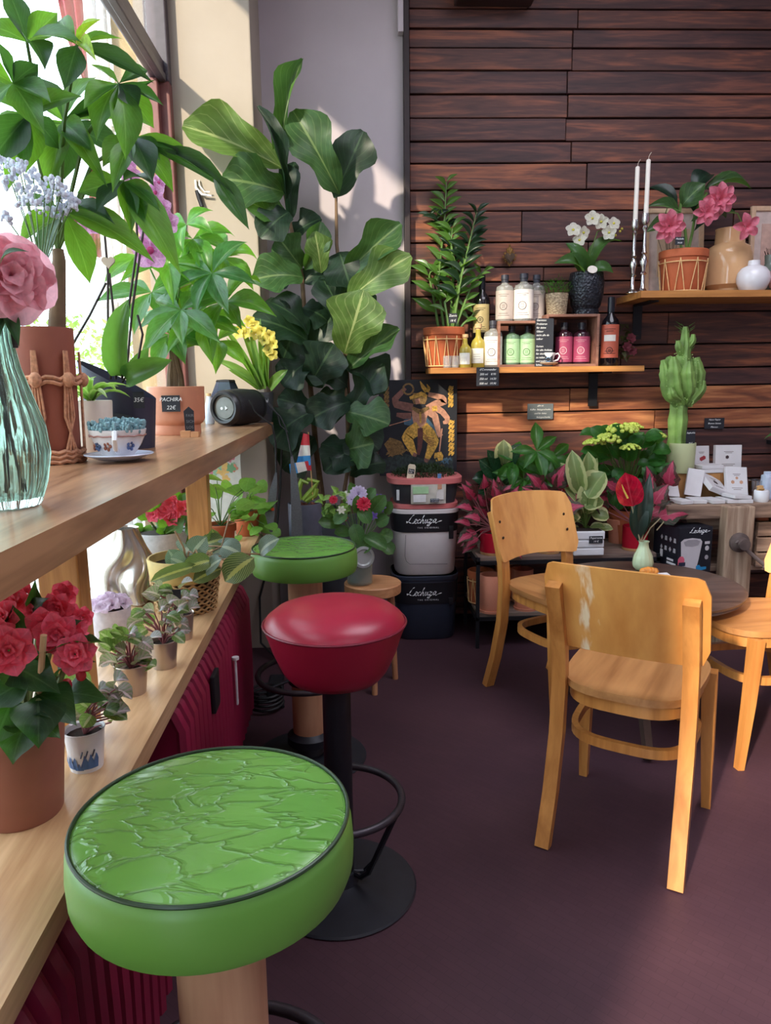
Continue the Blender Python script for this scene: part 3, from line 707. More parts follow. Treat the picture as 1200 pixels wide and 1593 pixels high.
# ------------------------------------------------------------------ bottles
gl_clear = glassy('clear_bottle_glass', (226, 226, 220), .03, .7); gl_dark = mat('dark_wine_glass', (18, 16, 22), .12, var=.05)
gl_green = glassy('green_tinted_glass', (150, 190, 160), .03, .55); gl_yel = glassy('yellow_oil_glass', (222, 204, 96), .03, .5); gl_pinkd = mat('dark_pink_glass', (46, 22, 34), .12)
capm = mat('grey_foil_cap', (62, 62, 72), .4, .3); cork = mat('cork_stopper', (206, 170, 126), .8, var=.2, scale=80)
def labmat(n, c): return mat(n, c, .5, var=.05, scale=60)
ink = mat('grey_label_ink', (120, 104, 98), .7); ink_w = mat('pale_label_ink', (232, 196, 200), .7)
def bottle(px, y, z, top, wpx, kind, label, grp=None, base=None):
    """px: photographed centre, top: photographed top row"""
    p = PY(px, 560, y); h = PY(px, top, y).z - z; r = wpx*MPX(V((p.x, y, z)))/2
    o = thing('bottle', label, 'bottle', (p.x, y, z), group=grp)
    cfg = {'gin': (gl_clear, (228, 220, 214), ink, capm), 'gin_grey': (gl_clear, (188, 174, 166), ink, capm), 'green': (gl_green, (168, 206, 160), mat('green_label_ink', (84, 110, 70), .7), capm),
           'pink': (gl_pinkd, (160, 66, 98), ink_w, capm), 'dark_gold': (gl_dark, (172, 154, 108), mat('black_ink', (26, 24, 28), .7), mat('black_foil', (26, 26, 36), .35, .2)),
           'dark_orange': (gl_dark, (182, 88, 66), mat('black_ink', (26, 24, 28), .7), mat('black_foil', (44, 44, 54), .4, .2)), 'oil': (gl_yel, (236, 234, 226), ink, cork)}[kind]
    tall = kind.startswith('dark')
    if tall: pr = [(0, 0), (r*.9, 0), (r, .006), (r, h*.60), (r*.9, h*.66), (r*.42, h*.74), (r*.36, h*.80), (r*.36, h*.97)]
    elif kind == 'oil': pr = [(0, 0), (r*.92, 0), (r, .005), (r, h*.54), (r*.82, h*.62), (r*.42, h*.70), (r*.36, h*.74), (r*.36, h*.87)]
    else: pr = [(0, 0), (r*.94, 0), (r, .005), (r, h*.70), (r*.9, h*.755), (r*.45, h*.80), (r*.36, h*.83), (r*.36, h*.86)]
    MB().lathe(pr, 28).build('glass_body', cfg[0], o)
    if tall: MB().lathe([(0, h*.78), (r*.40, h*.78), (r*.40, h*.995), (r*.34, h), (0, h)], 18).build('cap', cfg[3], o)
    elif kind == 'oil': MB().lathe([(0, h*.85), (r*.34, h*.85), (r*.34, h*.90), (r*.50, h*.905), (r*.50, h), (0, h)], 18).build('cap', cfg[3], o)
    else: MB().lathe([(0, h*.835), (r*.40, h*.835), (r*.40, h*.90), (r*.46, h*.905), (r*.44, h), (0, h)], 18).build('cap', cfg[3], o)
    z0, z1, sp = {'dark_gold': (.12, .55, 1.2), 'dark_orange': (.12, .60, 1.25), 'oil': (.10, .44, 1.0)}.get(kind, (.05, .66, 1.9))
    lm = labmat('label_'+kind, cfg[1])
    a0 = -PI/2 - (PI/9 if px > 600 else 0)
    lb = MB().grid(lambda u, v: V(((r+.0007)*math.cos(a0+(u-.5)*2*sp), (r+.0007)*math.sin(a0+(u-.5)*2*sp), h*(z0+(z1-z0)*v))), 16, 2).build('label', lm, o)
    e = (r+.0013); zc = h*(z0+(z1-z0)*(.45 if kind != 'dark_orange' else .22)); er = r*.40 if not tall else r*.34
    def on(u, v): a = a0+u/e; return (e*math.cos(a), e*math.sin(a), v)
    if kind != 'oil':
        MB().tube([on(er*math.cos(k*PI/10), zc+er*math.sin(k*PI/10)) for k in range(20)], r*.035, 5, closed=True).build('emblem', cfg[2], lb)
        mb = MB()
        for q, (f, l) in enumerate(((.86, .62), (.80, .4), (.20, .55), (.13, .7))):
            zz = h*(z0+(z1-z0)*f); mb.tube([on((k/4-.5)*2*l*r, zz) for k in range(5)], h*.0035, 4)
        for q in (-.30, -.10, .10, .30): mb.tube([on((k/3-.5)*er*1.0, zc+er*q*1.4) for k in range(4)], h*.003, 4)
        g = mb.build('print', cfg[2], lb); g['kind'] = 'stuff'
    if kind == 'dark_orange':
        MB().grid(lambda u, v: V(((r+.0016)*math.cos(a0+(u-.5)*1.3), (r+.0016)*math.sin(a0+(u-.5)*1.3), h*(.36+.09*v))), 8, 1).build('name_strip', labmat('pale_strip', (222, 214, 206)), lb)
    if kind == 'oil':
        mb = MB()
        for f in (.6, .45, .3): mb.tube([on((k/4-.5)*r*1.0, h*(z0+(z1-z0)*f)) for k in range(5)], h*.003, 4)
        g = mb.build('print', cfg[2], lb); g['kind'] = 'stuff'
    return o
# wooden crates used as risers
crate_m = wood('crate_board', (110, 72, 60), (160, 112, 92), 'X', .6)
def crate(px0, px1, top, yf, depth, z, label, t=.012, cat='crate'):
    a, b = PY(px0, 520, yf).x, PY(px1, 520, yf).x; h = PY((px0+px1)/2, top, yf).z - z; w_ = b-a
    o = thing('wooden_crate', label, cat, ((a+b)/2, yf+depth/2, z))
    for nm, c, d in (('side_panel', (-w_/2+t/2, 0, h/2), (t, depth, h)), ('side_panel', (w_/2-t/2, 0, h/2), (t, depth, h)), ('top_panel', (0, 0, h-t/2), (w_-2*t, depth, t)), ('bottom_panel', (0, 0, t/2), (w_-2*t, depth, t))):
        MB().box((0, 0, 0), d, bev=.0015).build(nm, crate_m, o, c, smooth=False)
    return o, h
crA, hA = crate(775, 842, 499, 3.535, .17, SZ1, 'left wooden crate on the lower shelf with clear gin bottles on top')
crB, hB = crate(850, 933, 488.5, 3.54, .16, SZ1, 'open wooden crate frame around the two pink bottles')
o = MB().box((0, 0, .065), (.075, .07, .13), bev=.003).build('riser_block', mat('dark_riser', (40, 28, 28), .6), None, (PY(750, 540, 3.68).x, 3.68, SZ1), smooth=False)
tag(o, 'dark block under the tall gold-labelled bottle', 'block')
bottle(724, 3.56, SZ1, 520, 19, 'oil', 'smaller yellow oil bottle with a white label beside the roped pot')
bottle(744, 3.585, SZ1, 504, 22, 'oil', 'larger yellow oil bottle with a cork stopper')
bottle(749, 3.68, SZ1+.131, 428, 26, 'dark_gold', 'tall dark bottle with a gold label left of the crates')
bottle(767, 3.58, SZ1, 499, 28, 'gin', 'white-labelled gin bottle standing on the shelf board left of the crate')
bottle(796, 3.62, SZ1+.0125, 507, 25, 'green', 'green-labelled bottle on the left inside the crate')
bottle(820.5, 3.62, SZ1+.0125, 507, 25, 'green', 'green-labelled bottle on the right inside the crate, pale stopper')
bottle(784, 3.60, SZ1+hA, 428, 27, 'gin_grey', 'leftmost of three clear bottles on top of the left crate')
bottle(813, 3.585, SZ1+hA, 426, 30, 'gin', 'middle of three clear bottles on top of the left crate')
bottle(832.5, 3.66, SZ1+hA, 428, 26, 'gin_grey', 'rightmost clear bottle on top of the left crate, half hidden')
bottle(877, 3.62, SZ1+.0125, 502, 26, 'pink', 'pink-labelled bottle on the left in the crate frame')
bottle(904, 3.62, SZ1+.0125, 502, 26, 'pink', 'pink-labelled bottle on the right in the crate frame')
bottle(948, 3.57, SZ1, 462, 27, 'dark_orange', 'dark wine bottle with an orange label near the shelf bracket')
for i, (px, y) in enumerate(((696, 3.535), (708, 3.545), (702, 3.575))):
    p = PY(px, 570, y)
    o = MB().lathe([(0, .003), (.017, .003), (.0175, .006), (.0195, .055), (.0205, .055), (.0188, .0), (0, 0)], 18).build('glass_tumbler', glassy('tumbler_glass', (240, 240, 240), .02, .8), None, (p.x, y, SZ1))
    tag(o, ('small clear tumbler in front of the roped pot on the left', 'small clear tumbler beside the small oil bottle', 'small clear tumbler at the back of the three')[i], 'glass', 'tumblers on the lower shelf')
# chalkboard with the handwritten list, and the hanging price sign
p = PY(846, 568, 3.525)
o = thing('chalkboard', 'narrow black chalkboard with handwritten lines leaning between the crates', 'sign', (p.x, 3.522, SZ1))
card(o, .086, .222, ['Geniesse', 'Probieren', 'für deine', 'Gläser', 'nicht alle da', 'selber', '', 'Sorten', 'für alle Anlässe', 'für deine', 'zu teilen', 'und mehr', 'Schau'], 'board', .006, None, (0, .002, 0), .0125, 0, -.012, 'LEFT')
p = PY(759, 572, Y1-.004)
o = thing('price_sign', 'small black price sign hanging from the front of the lower shelf', 'sign', (p.x, Y1-.006, SZ1-.086))
card(o, .106, .086, ["d'Commander", '200 ml    8.90', '350 ml   14.50', '500 ml   19.90'], 'board', .004, None, (0, 0, 0), .0135)
p = PY(841, 639, WY-.006)
o = thing('wall_tag', 'grey handwritten tag on the sunlit boards under the lower shelf', 'sign', (p.x, WY-.004, PY(841, 652, WY).z))
card(o, .132, .078, ['gibt es', 'Kaffee  Babygeschenke', 'und für deine', '          Babygeschenke'], 'board', .003, mat('grey_slate_tag', (104, 110, 116), .7), (0, 0, 0), .0115)
p = PY(1112, 658, WY-.006)
o = thing('wall_tag', 'black handwritten tag on the boards above the white packets', 'sign', (p.x, WY-.004, PY(1112, 667, WY).z))
card(o, .104, .056, ['Natur Papier', 'Blumen Samen', 'Pflanzen'], 'board', .003, None, (0, 0, 0), .0115)
# gilded flaming heart on the boards
p = PY(792, 402, WY)
gilt = mat('antique_gilt', (150, 112, 62), .45, .6, var=.3, scale=60, bmp=.3)
o = thing('heart_ornament', 'antique gilt heart ornament with a radiant rim on the plank wall', 'ornament', (p.x, WY-.012, p.z))
hp = [(16*math.sin(t)**3*.0017, (13*math.cos(t)-5*math.cos(2*t)-2*math.cos(3*t)-math.cos(4*t))*.0019) for t in [2*PI*k/40 for k in range(40)]]
fr = lambda q: V((q.x, -q.z, q.y))
mb = MB().prism([(x*.9, y*.95) for x, y in hp], .0, .012, fr).prism([(x*.62, y*.66-.001) for x, y in hp], .012, .017, fr); mb.build('heart', mat('dark_heart_metal', (92, 74, 60), .4, .7), o)
mb = MB()
for k in range(26):
    t = 2*PI*k/26; x, y = hp[int(k*40/26)]; L = math.hypot(x, y)+1e-4; mb.tube([(x*.9, -.004, y*.9), (x*.9+x/L*.011, -.004, y*.9+y/L*.011)], [.0035, .0022], 6)
mb.build('rays', gilt, o)['kind'] = 'stuff'
mb = MB()
for q in (-.009, 0, .009): mb.tube([(q*.4, -.004, .022), (q*1.2, -.004, .040), (q*.7, -.004, .055 if q == 0 else .048)], [.006, .007, .002], 8)
mb.ball((0, -.004, .058), .005).build('flame', gilt, o)

# ------------------------------------------------------------------ plants on the shelves
lf_zz = leafmat('zz_leaf', (52, 98, 34), (120, 160, 80), (140, 200, 40), .25, veins=0)
lf_zz_d = leafmat('zz_leaf_dark', (22, 44, 28), (50, 80, 50), (40, 80, 30), .3, veins=0)
p = PY(691, 570, 3.63)
o = thing('zz_plant', 'tall zz plant in a wicker-netted terracotta pot at the left end of the lower shelf', 'plant', (p.x, 3.63, SZ1))
wicker_pot(o, .080, .098, .19, terra, 12, .05, .78)
z3 = blades('lance', lf_zz, 3, (.02, .1), (.1, .2)); z3d = blades('lance', lf_zz_d, 2, (.02, .1), (.1, .2))
mb = MB()
for (pts, nl, dark, lw) in ((((692, 520), (682, 440), (692, 340), (695, 283)), 22, 0, 20), (((700, 520), (706, 420), (700, 360), (668, 335)), 16, 1, 20), (((703, 520), (718, 430), (730, 380), (742, 330)), 22, 1, 22), (((700, 520), (714, 440), (702, 380), (704, 355)), 12, 0, 22), (((684, 520), (676, 470), (668, 430), (672, 415)), 8, 0, 24), (((705, 520), (720, 480), (735, 440), (752, 422)), 12, 0, 16), (((700, 520), (692, 470), (712, 450), (722, 400)), 9, 0, 20), (((706, 525), (720, 505), (736, 490), (738, 484)), 6, 0, 18)):
    yv = 3.63+R.uniform(-.04, .05)
    P3 = [PY(a, b, yv+.02*i)-V(o.location) for i, (a, b) in enumerate(pts)]
    mb.tube(P3, [.007, .006, .0045, .002], 6)
    for k in range(nl):
        t = .22+.78*k/(nl-1); q = t*3; i = min(int(q), 2); c = P3[i].lerp(P3[i+1], q-i); ax = (P3[i+1]-P3[i]).normalized()
        sd_ = (1 if k % 2 else -1); out = (V((sd_, R.uniform(-.5, .2), 0)) + ax*R.uniform(.4, 1.0)).normalized()
        L = lw*MPX(c+V(o.location))*(1.15-.35*t)*R.uniform(.85, 1.2)*1.5
        leaf(o, R.choice(z3d if dark else z3), c, out, L, L*.36, V((0, -.8, .6)))
mb.build('stems', stem_g, o)
card(o, .04, .045, ['Zamio', '18 €'], 'tag', .002, None, (.03, -.09, .205), .014)

lf_orch = leafmat('orchid_leaf', (62, 104, 52), (90, 130, 70), (130, 180, 60), .3, veins=0)
pet_w = leafmat('white_petal', (240, 236, 226), (236, 230, 200), (250, 246, 230), .5, veins=0)
o_p = blades('strap', lf_orch, 3, (.1, .3), (.1, .2))
wp_ = blades('round', pet_w, 3, (.03, .08), (.05, .15), nu=6)
def flower(root, c, r, petals, me, nrm, wid=.9, name='petal', off=0, tilt=.25, parent=None):
    """ring of petals facing nrm; c relative to root"""
    nrm = nrm.normalized(); a = nrm.cross(V((0, 0, 1))); a = a.normalized() if a.length > .01 else V((1, 0, 0)); b = a.cross(nrm)
    for k in range(petals):
        t = off+2*PI*k/petals; d = a*math.cos(t)+b*math.sin(t)
        inst(name, R.choice(me), root, frame(c+d*r*.08, (d+nrm*tilt).normalized(), nrm, r, r*wid))
def orchid(root, pts, y, flowers, me, r, core, face=V((-.2, -1, .1)), n=5):
    P3 = [PY(a, b, y)-V(root.location) for a, b in pts]; MB().tube(P3, .0028, 6).build('flower_stem', stem_g, root)
    for i, (a, b) in enumerate(flowers):
        c = PY(a, b, y-.03)-V(root.location); f = face+V((R.uniform(-.4, .4), 0, R.uniform(-.3, .3)))
        flower(root, c, r*R.uniform(.9, 1.1), n, me, f, 1.0, off=PI/2, tilt=.12)
        MB().ball((0, 0, 0), r*.2, 8, (1, 1, .8)).build('lip', core, root, c+f.normalized()*r*.12)
p = PY(911, 487, 3.62); zt = SZ1+hB
o = thing('white_orchid', 'white orchid in a hammered black pot on top of the crate frame', 'orchid', (p.x, 3.62, zt))
hm, hn, hp_, ho = _new('hammered_black'); MATS['hammered_black'] = hm
hp_.inputs['Base Color'].default_value = hx((40, 42, 50)); hp_.inputs['Roughness'].default_value = .3; hp_.inputs['Metallic'].default_value = .35
_v = N(hn, 'ShaderNodeTexVoronoi'); _v.inputs['Scale'].default_value = 95; hn.links.new(coords(hn, (1, 1, 1), False), _v.inputs['Vector']); bump(hn, hp_, _v.outputs[0], .9, .004)
pot(o, [(0, 0), (.062, 0), (.063, .022), (.058, .026), (.070, .045), (.082, .10), (.084, .15), (.078, .195), (.074, .198), (.070, .18)], hm, 'pot', .185, .072)
for (a, b, w_, d) in (((905, 425), (862, 410), 24, -.05), ((910, 422), (880, 378), 20, 0), ((915, 425), (955, 425), 20, -.02), ((918, 415), (968, 376), 26, .03), ((906, 420), (893, 385), 18, .05)): leafpx(o, R.choice(o_p), a+(3.60,), b+(3.60+d,), w_, .5)
yel = mat('yellow_lip', (206, 196, 70), .5)
orchid(o, ((908, 425), (918, 395), (930, 360), (960, 352)), 3.60, ((892, 358), (902, 374), (922, 340), (936, 345), (948, 362), (955, 348), (908, 362)), wp_, .032, yel)
mb = MB()
for a, b in ((962, 352), (968, 356), (965, 360), (958, 366)): q = PY(a, b, 3.6)-V(o.location); mb.ball(tuple(q), .006)
mb.build('buds', yel, o)['kind'] = 'stuff'
MB().lathe([(0, 0), (.018, 0), (.018, .003), (0, .003)], 20, sx=1.3).build('tag', cream, o, (.0, -.082, .20)).rotation_euler = (1.3, 0, 0)

p = PY(866, 488, 3.61)
o = thing('fern_pot', 'feathery green plant in a beige woven pot beside the black orchid pot', 'plant', (p.x, 3.61, zt))
wv, wvn, wvp, wvo = _new('woven_beige'); MATS['woven_beige'] = wv
_b = N(wvn, 'ShaderNodeTexVoronoi'); _b.inputs['Scale'].default_value = 90; wvn.links.new(coords(wvn, (1, 1, 1.6), False), _b.inputs['Vector'])
wvn.links.new(ramp(wvn, _b.outputs[0], [(0, hx((206, 184, 150))), (1, hx((120, 100, 80)))]), wvp.inputs['Base Color']); bump(wvn, wvp, _b.outputs[0], 1, .003); wvp.inputs['Roughness'].default_value = .8
pot(o, simple_pot(.046, .054, .10), wv, 'pot', .085, .048)
fe = MB()
for k in range(420):
    a = R.uniform(0, 2*PI); t = R.uniform(.1, 1); r_ = .075*math.sqrt(R.random()); c = V((math.cos(a)*r_, math.sin(a)*r_, .10+R.uniform(.0, .085)*(1-.5*r_/.075)))
    m_ = frame(c, V((math.cos(a)*.8, math.sin(a)*.8, R.uniform(-.2, 1))), V((0, 0, 1)), R.uniform(.012, .024), .004)
    fe.add([m_ @ V(q) for q in ((-.5, 0, 0), (.5, 0, 0), (0, 1, 0))], [(0, 1, 2)])
fe.build('foliage', leafmat('fern_green', (66, 124, 46), (80, 140, 60), (120, 200, 50), .6, veins=0), o)['kind'] = 'stuff'

def teacup(o, r, h, m, zb=0, hand=0.0):
    MB().lathe([(0, zb), (r*.5, zb), (r*.52, zb+h*.08), (r*.78, zb+h*.45), (r*.95, zb+h*.8), (r, zb+h), (r*.95, zb+h), (r*.85, zb+h*.75), (0, zb+h*.72)], 28).build('cup', m, o)
    c, s_ = math.cos(hand), math.sin(hand)
    MB().tube([(c*r*f, s_*r*f, zb+h*g) for f, g in ((.92, .85), (1.3, .95), (1.5, .72), (1.3, .4), (.75, .28))], r*.09, 8).build('handle', m, o)
def saucer(o, r, m): MB().lathe([(0, .004), (r*.5, .004), (r*.6, .006), (r, .017), (r*.98, .019), (r*.58, .010), (0, .008)], 32).build('saucer', m, o)
p = PY(851, 566, 3.555 )
o = thing('succulent_teacup', 'tiny white teacup with a green succulent in front of the chalkboard', 'teacup', (p.x, 3.555, SZ1))
saucer(o, .054, mat('tan_saucer', (216, 180, 150), .5)); teacup(o, .040, .055, white_c, .01, -.1)
su = blades('oval', leafmat('succulent_green', (128, 164, 70), (140, 180, 90), (170, 210, 90), .4, veins=0), 2, (.05, .15), (.2, .3), nu=5)
for k in range(16):
    a = k*2.4; q = .35+.04*k; leaf(o, R.choice(su), V((0, 0, .055)), V((math.cos(a)*q, math.sin(a)*q, 1.1-.04*k)), .034, .016)
MB().tube([(.012*math.cos(k*PI/8)-.003, -.036+.004*abs(math.cos(k*PI/8)), .033+.010*math.sin(k*PI/8)) for k in range(16)], .0016, 5, closed=True).build('blue_print', mat('blue_print', (120, 160, 200), .4), o)
# dried flower bundle behind the wine bottle
p = PY(970, 540, 3.64)
o = thing('dried_flowers', 'dark dried flower bundle lying behind the orange-labelled bottle', 'flowers', (p.x, 3.64, SZ1))
dr = blades('petal', leafmat('dried_rose', (120, 50, 66), (140, 70, 80), (160, 80, 90), .8, veins=0), 2, nu=5); dg = blades('ellip', leafmat('dried_leaf', (70, 74, 46), (90, 90, 60), (90, 100, 40), .8, veins=0), 2, nu=5)
for k in range(26): leaf(o, R.choice(dg), V((R.uniform(-.03, .04), R.uniform(-.04, .03), R.uniform(.02, .18))), V((R.uniform(-1, 1), -.6, R.uniform(-.6, 1))), .05, .022)
for c in ((.0, -.04, .09), (.03, -.03, .07), (.02, -.035, .13)): flower(o, V(c), .026, 7, dr, V((.1, -1, .2)), .8, tilt=.5); flower(o, V(c)+V((0, -.008, 0)), .016, 5, dr, V((0, -1, .2)), .8, off=.4, tilt=.9)
p = PY(922, 545, 3.63)
o = thing('dried_flowers', 'small dark pink flower bundle beside the right pink bottle', 'flowers', (p.x, 3.655, SZ1+.0125))
MB().lathe([(0, 0), (.016, 0), (.018, .06), (.014, .06), (.012, .01), (0, .01)], 14).build('jar', gl_dark, o)
for k in range(8): leaf(o, R.choice(dg), V((0, -.005, .06)), V((R.uniform(-.6, .3), -.5, R.uniform(.3, 1))), .05, .018)
for c in ((.005, -.015, .085), (-.006, -.012, .10)): flower(o, V(c), .020, 7, dr, V((.1, -1, .2)), .8, tilt=.6)

# ------------------------------------------------------------------ upper shelf
candle_m = mat('ivory_candle', (232, 224, 214), .5, var=.02)
for px, y, zt_, zb_, lb in ((984, 3.52, 259, 342, 'left ivory candle in the shorter silver candlestick'), (1000, 3.49, 248, 332, 'right ivory candle in the taller silver candlestick')):
    p = PY(px, 450, y); h1 = PY(px, zb_, y).z-SZ2; h2 = PY(px, zt_, y).z-SZ2; r_ = .0105
    o = thing('candlestick', lb, 'candlestick', (p.x, y, SZ2), group='silver candlesticks on the upper shelf')
    f = h1
    MB().lathe([(0, 0), (.027, 0), (.027, .004), (.018, .010), (.010, .022), (.009, f*.22), (.016, f*.24), (.008, f*.27), (.013, f*.34), (.018, f*.39), (.013, f*.45), (.007, f*.48), (.014, f*.50), (.008, f*.53), (.007, f*.78), (.013, f*.82), (.008, f*.85), (.017, f*.90), (.015, f), (.011, f), (.011, f*.93)], 24).build('holder', silver, o)
    MB().lathe([(0, f*.95), (r_, f*.95), (r_*.92, h2-.004), (r_*.6, h2), (0, h2+.001)], 18).build('candle', candle_m, o)
    MB().tube([(0, 0, h2), (.001, 0, h2+.012), (.006, 0, h2+.022), (.012, 0, h2+.030)], .0012, 5).build('wick', mat('pale_wick', (206, 190, 176), .8), o)
def picture(px0, px1, top, y, label, inner, pm, tilt=.08):
    a, b = PY(px0, 400, y).x, PY(px1, 400, y).x; h = PY(px0, top, y).z-SZ2; w_ = b-a
    o = thing('picture_frame', label, 'picture', ((a+b)/2, y, SZ2)); o.rotation_euler = (-tilt, 0, 0); fw = .022
    fm = mat('pale_wood_frame', (206, 172, 142), .5)
    MB().box((-w_/2+fw/2, 0, h/2), (fw, .018, h), bev=.002).box((w_/2-fw/2, 0, h/2), (fw, .018, h), bev=.002).box((0, 0, fw/2), (w_-2*fw, .018, fw), bev=.002).box((0, 0, h-fw/2), (w_-2*fw, .018, fw), bev=.002).build('frame', fm, o, smooth=False)
    MB().box((0, .004, h/2), (w_-2*fw, .004, h-2*fw)).build('mount', mat('pink_grey_mount', (206, 186, 178), .7), o, smooth=False)
    MB().box((0, .001, h/2), (w_*inner, .003, h*inner)).build('print', pm, o, smooth=False)
    return o, w_, h
o, pw, ph = picture(1004, 1096, 322, 3.66, 'pale framed picture behind the pink-flowered plant', .55, mat('beige_print', (206, 176, 150), .7))
dk = mat('dark_dried_flower_print', (96, 70, 62), .8)
mb = MB()
for k in range(12): a = R.uniform(-.5, .5); mb.tube([(-.01, -.0015, ph*.25), (-.01+a*.08, -.0015, ph*.45), (-.01+a*.14, -.0015, ph*(.5+R.uniform(0, .22)))], .0012, 4)
mb.build('flower_print', dk, o)['kind'] = 'stuff'
o, pw, ph = picture(1166, 1262, 320, 3.715, 'pale framed picture cut by the right edge of the photo', .62, mat('pink_print', (200, 164, 150), .7), .03)
mb = MB()
for k in range(16): a = R.uniform(-1, 1); mb.tube([(-.03, -.0015, ph*.3), (-.03+a*.03, -.0015, ph*.4), (-.03+a*.05, -.0015, ph*(.45+R.uniform(0, .1)))], .0015, 4)
mb.build('flower_print', dk, o)['kind'] = 'stuff'
def vase(px, y, prof_px, base_px, m, label, name='vase', n=40, rib=None, z=None, cat='vase'):
    z = SZ2 if z is None else z
    k = MPX(PY(px, base_px, y)); p = PY(px, base_px, y)
    pr = [(r*k, (base_px-b)*k) for r, b in prof_px]
    o = MB().lathe([(0, 0)]+pr+[(pr[-1][0]-.003, pr[-1][1]), (pr[-1][0]-.004, pr[-1][1]-.03)], n, rib=rib).build(name, m, None, (p.x, y, z))
    return tag(o, label, cat)
beige_g = mat('glossy_beige_glass', (214, 170, 126), .08, var=.02)
vase(1131, 3.63, ((26, 450), (27, 442), (34, 436), (35, 426), (34, 390), (31, 380), (22, 374), (21, 356), (22, 352)), 450, beige_g, 'large glossy beige vase with a short neck on the upper shelf')
vase(1171, 3.48, ((16, 450), (20, 446), (24, 436), (24.5, 430), (23, 422), (18, 415), (9, 411), (8.5, 404)), 450, mat('milky_white_glass', (226, 222, 226), .08, var=.02), 'small round milky white vase in front of the beige one')
vase(1196, 3.62, ((14, 450), (20, 442), (22, 430), (20, 416), (10, 408), (8, 404), (9, 391)), 450, mat('grey_green_glass', (112, 122, 114), .1, var=.02), 'grey-green round vase behind the white one')
vase(1216, 3.47, ((10, 450), (17, 444), (20, 432), (18, 420), (9, 414), (8, 406)), 450, mat('pale_pink_glass', (222, 176, 176), .1, var=.02), 'pale pink round vase at the right edge of the upper shelf')
# medinilla
lf_med = leafmat('medinilla_leaf', (58, 92, 50), (130, 160, 90), (110, 160, 60), .3, veins=4, slope=2.2)
lf_med_d = leafmat('medinilla_leaf_dark', (30, 52, 40), (60, 84, 60), (50, 90, 40), .3, veins=4, slope=2.2)
mp = blades('ellip', lf_med, 3, (.1, .25), (.1, .2)); mpd = blades('ellip', lf_med_d, 3, (.1, .25), (.1, .2))
p = PY(1061, 451, 3.54)
o = thing('pink_medinilla', 'pink-flowered medinilla in a wicker-netted terracotta pot on the upper shelf', 'plant', (p.x, 3.54, SZ2))
wicker_pot(o, .090, .108, .19, terra, 9, .02, .78)
mb = MB(); L0 = V(o.location)
for pts in (((1070, 395), (1066, 355), (1058, 330), (1062, 300)), ((1070, 395), (1078, 360), (1082, 330), (1100, 300)), ((1062, 395), (1058, 370), (1052, 345))): mb.tube([PY(a, b, 3.54)-L0 for a, b in pts], [.007]*len(pts), 6)
for pts in (((1060, 330), (1040, 318), (1035, 335)), ((1085, 330), (1090, 305), (1095, 318)), ((1130, 330), (1148, 332), (1155, 348))): mb.tube([PY(a, b, 3.52)-L0 for a, b in pts], .003, 5)
mb.build('stems', stem_g, o)
for a, b, w_, dk_, dy in (((1060, 322), (1098, 285), 40, 0, -.06), ((1078, 300), (1108, 272), 34, 1, .03), ((1055, 318), (1008, 292), 26, 1, .05), ((1058, 335), (1006, 322), 22, 0, -.02), ((1055, 350), (1004, 362), 30, 0, -.03), ((1075, 345), (1145, 330), 34, 0, -.05), ((1090, 300), (1170, 295), 24, 0, .0), ((1080, 360), (1130, 340), 26, 1, .06), ((1068, 310), (1090, 330), 30, 1, .05)):
    leafpx(o, R.choice(mpd if dk_ else mp), a+(3.54,), b+(3.54+dy,), w_, .55)
pinkp = leafmat('medinilla_petal', (232, 112, 140), (240, 150, 170), (250, 150, 170), .45, veins=0); pp = blades('petal', pinkp, 3, (.15, .3), (.15, .3), nu=6)
for (a, b), r_, n_ in (((1118, 310), 24, 8), ((1040, 352), 24, 8), ((1098, 330), 20, 7), ((1160, 352), 20, 5)):
    c = PY(a, b, 3.47)-L0; k = MPX(c+L0)
    flower(o, c, r_*k, n_, pp, V((-.1, -1, -.2)), .7, tilt=.25); flower(o, c+V((0, -.012, 0)), r_*.6*k, max(4, n_-3), pp, V((0, -1, -.3)), .75, off=.5, tilt=.8)
card(o, .042, .034, ['Medinilla', '34.00'], 'tag', .002, None, (-.07, -.108, .20), .010)
# ================================================================== PLANTERS, PAINTING
navy = mat('navy_planter', (44, 50, 66), .35, var=.05); pwhite = mat('white_planter', (222, 214, 216), .3, var=.02); anth = mat('anthracite_planter', (58, 60, 66), .35, var=.05)
pinkrim = mat('salmon_pink_plastic', (216, 120, 120), .45, var=.03); band = mat('black_paper_band', (20, 20, 28), .5, var=.05); white_ink = mat('white_ink', (236, 236, 240), .6)
PXC, PYC = PY(664, 990, 3.45).x, 3.585
def sq(rx, ry, n=48, e=.42):
    out = []
    for k in range(n):
        a = 2*PI*k/n; c, s_ = math.cos(a), math.sin(a)
        out.append((rx*math.copysign(abs(c)**e, c), ry*math.copysign(abs(s_)**(e*1.15), s_)))
    return out
def squircle_box(rows, e=.5):
    mb = MB(); n = 48; P0 = [sq(r, r*.92, n, e) for r, z in rows]; vs = []; fs = []
    for (r, z), pl in zip(rows, P0): vs += [(x, y, z) for x, y in pl]
    for i in range(len(rows)-1):
        for k in range(n): l = (k+1) % n; fs.append((i*n+k, i*n+l, (i+1)*n+l, (i+1)*n+k))
    fs += [tuple(range(n))[::-1], tuple(range((len(rows)-1)*n, len(rows)*n))]
    return mb.add(vs, fs)
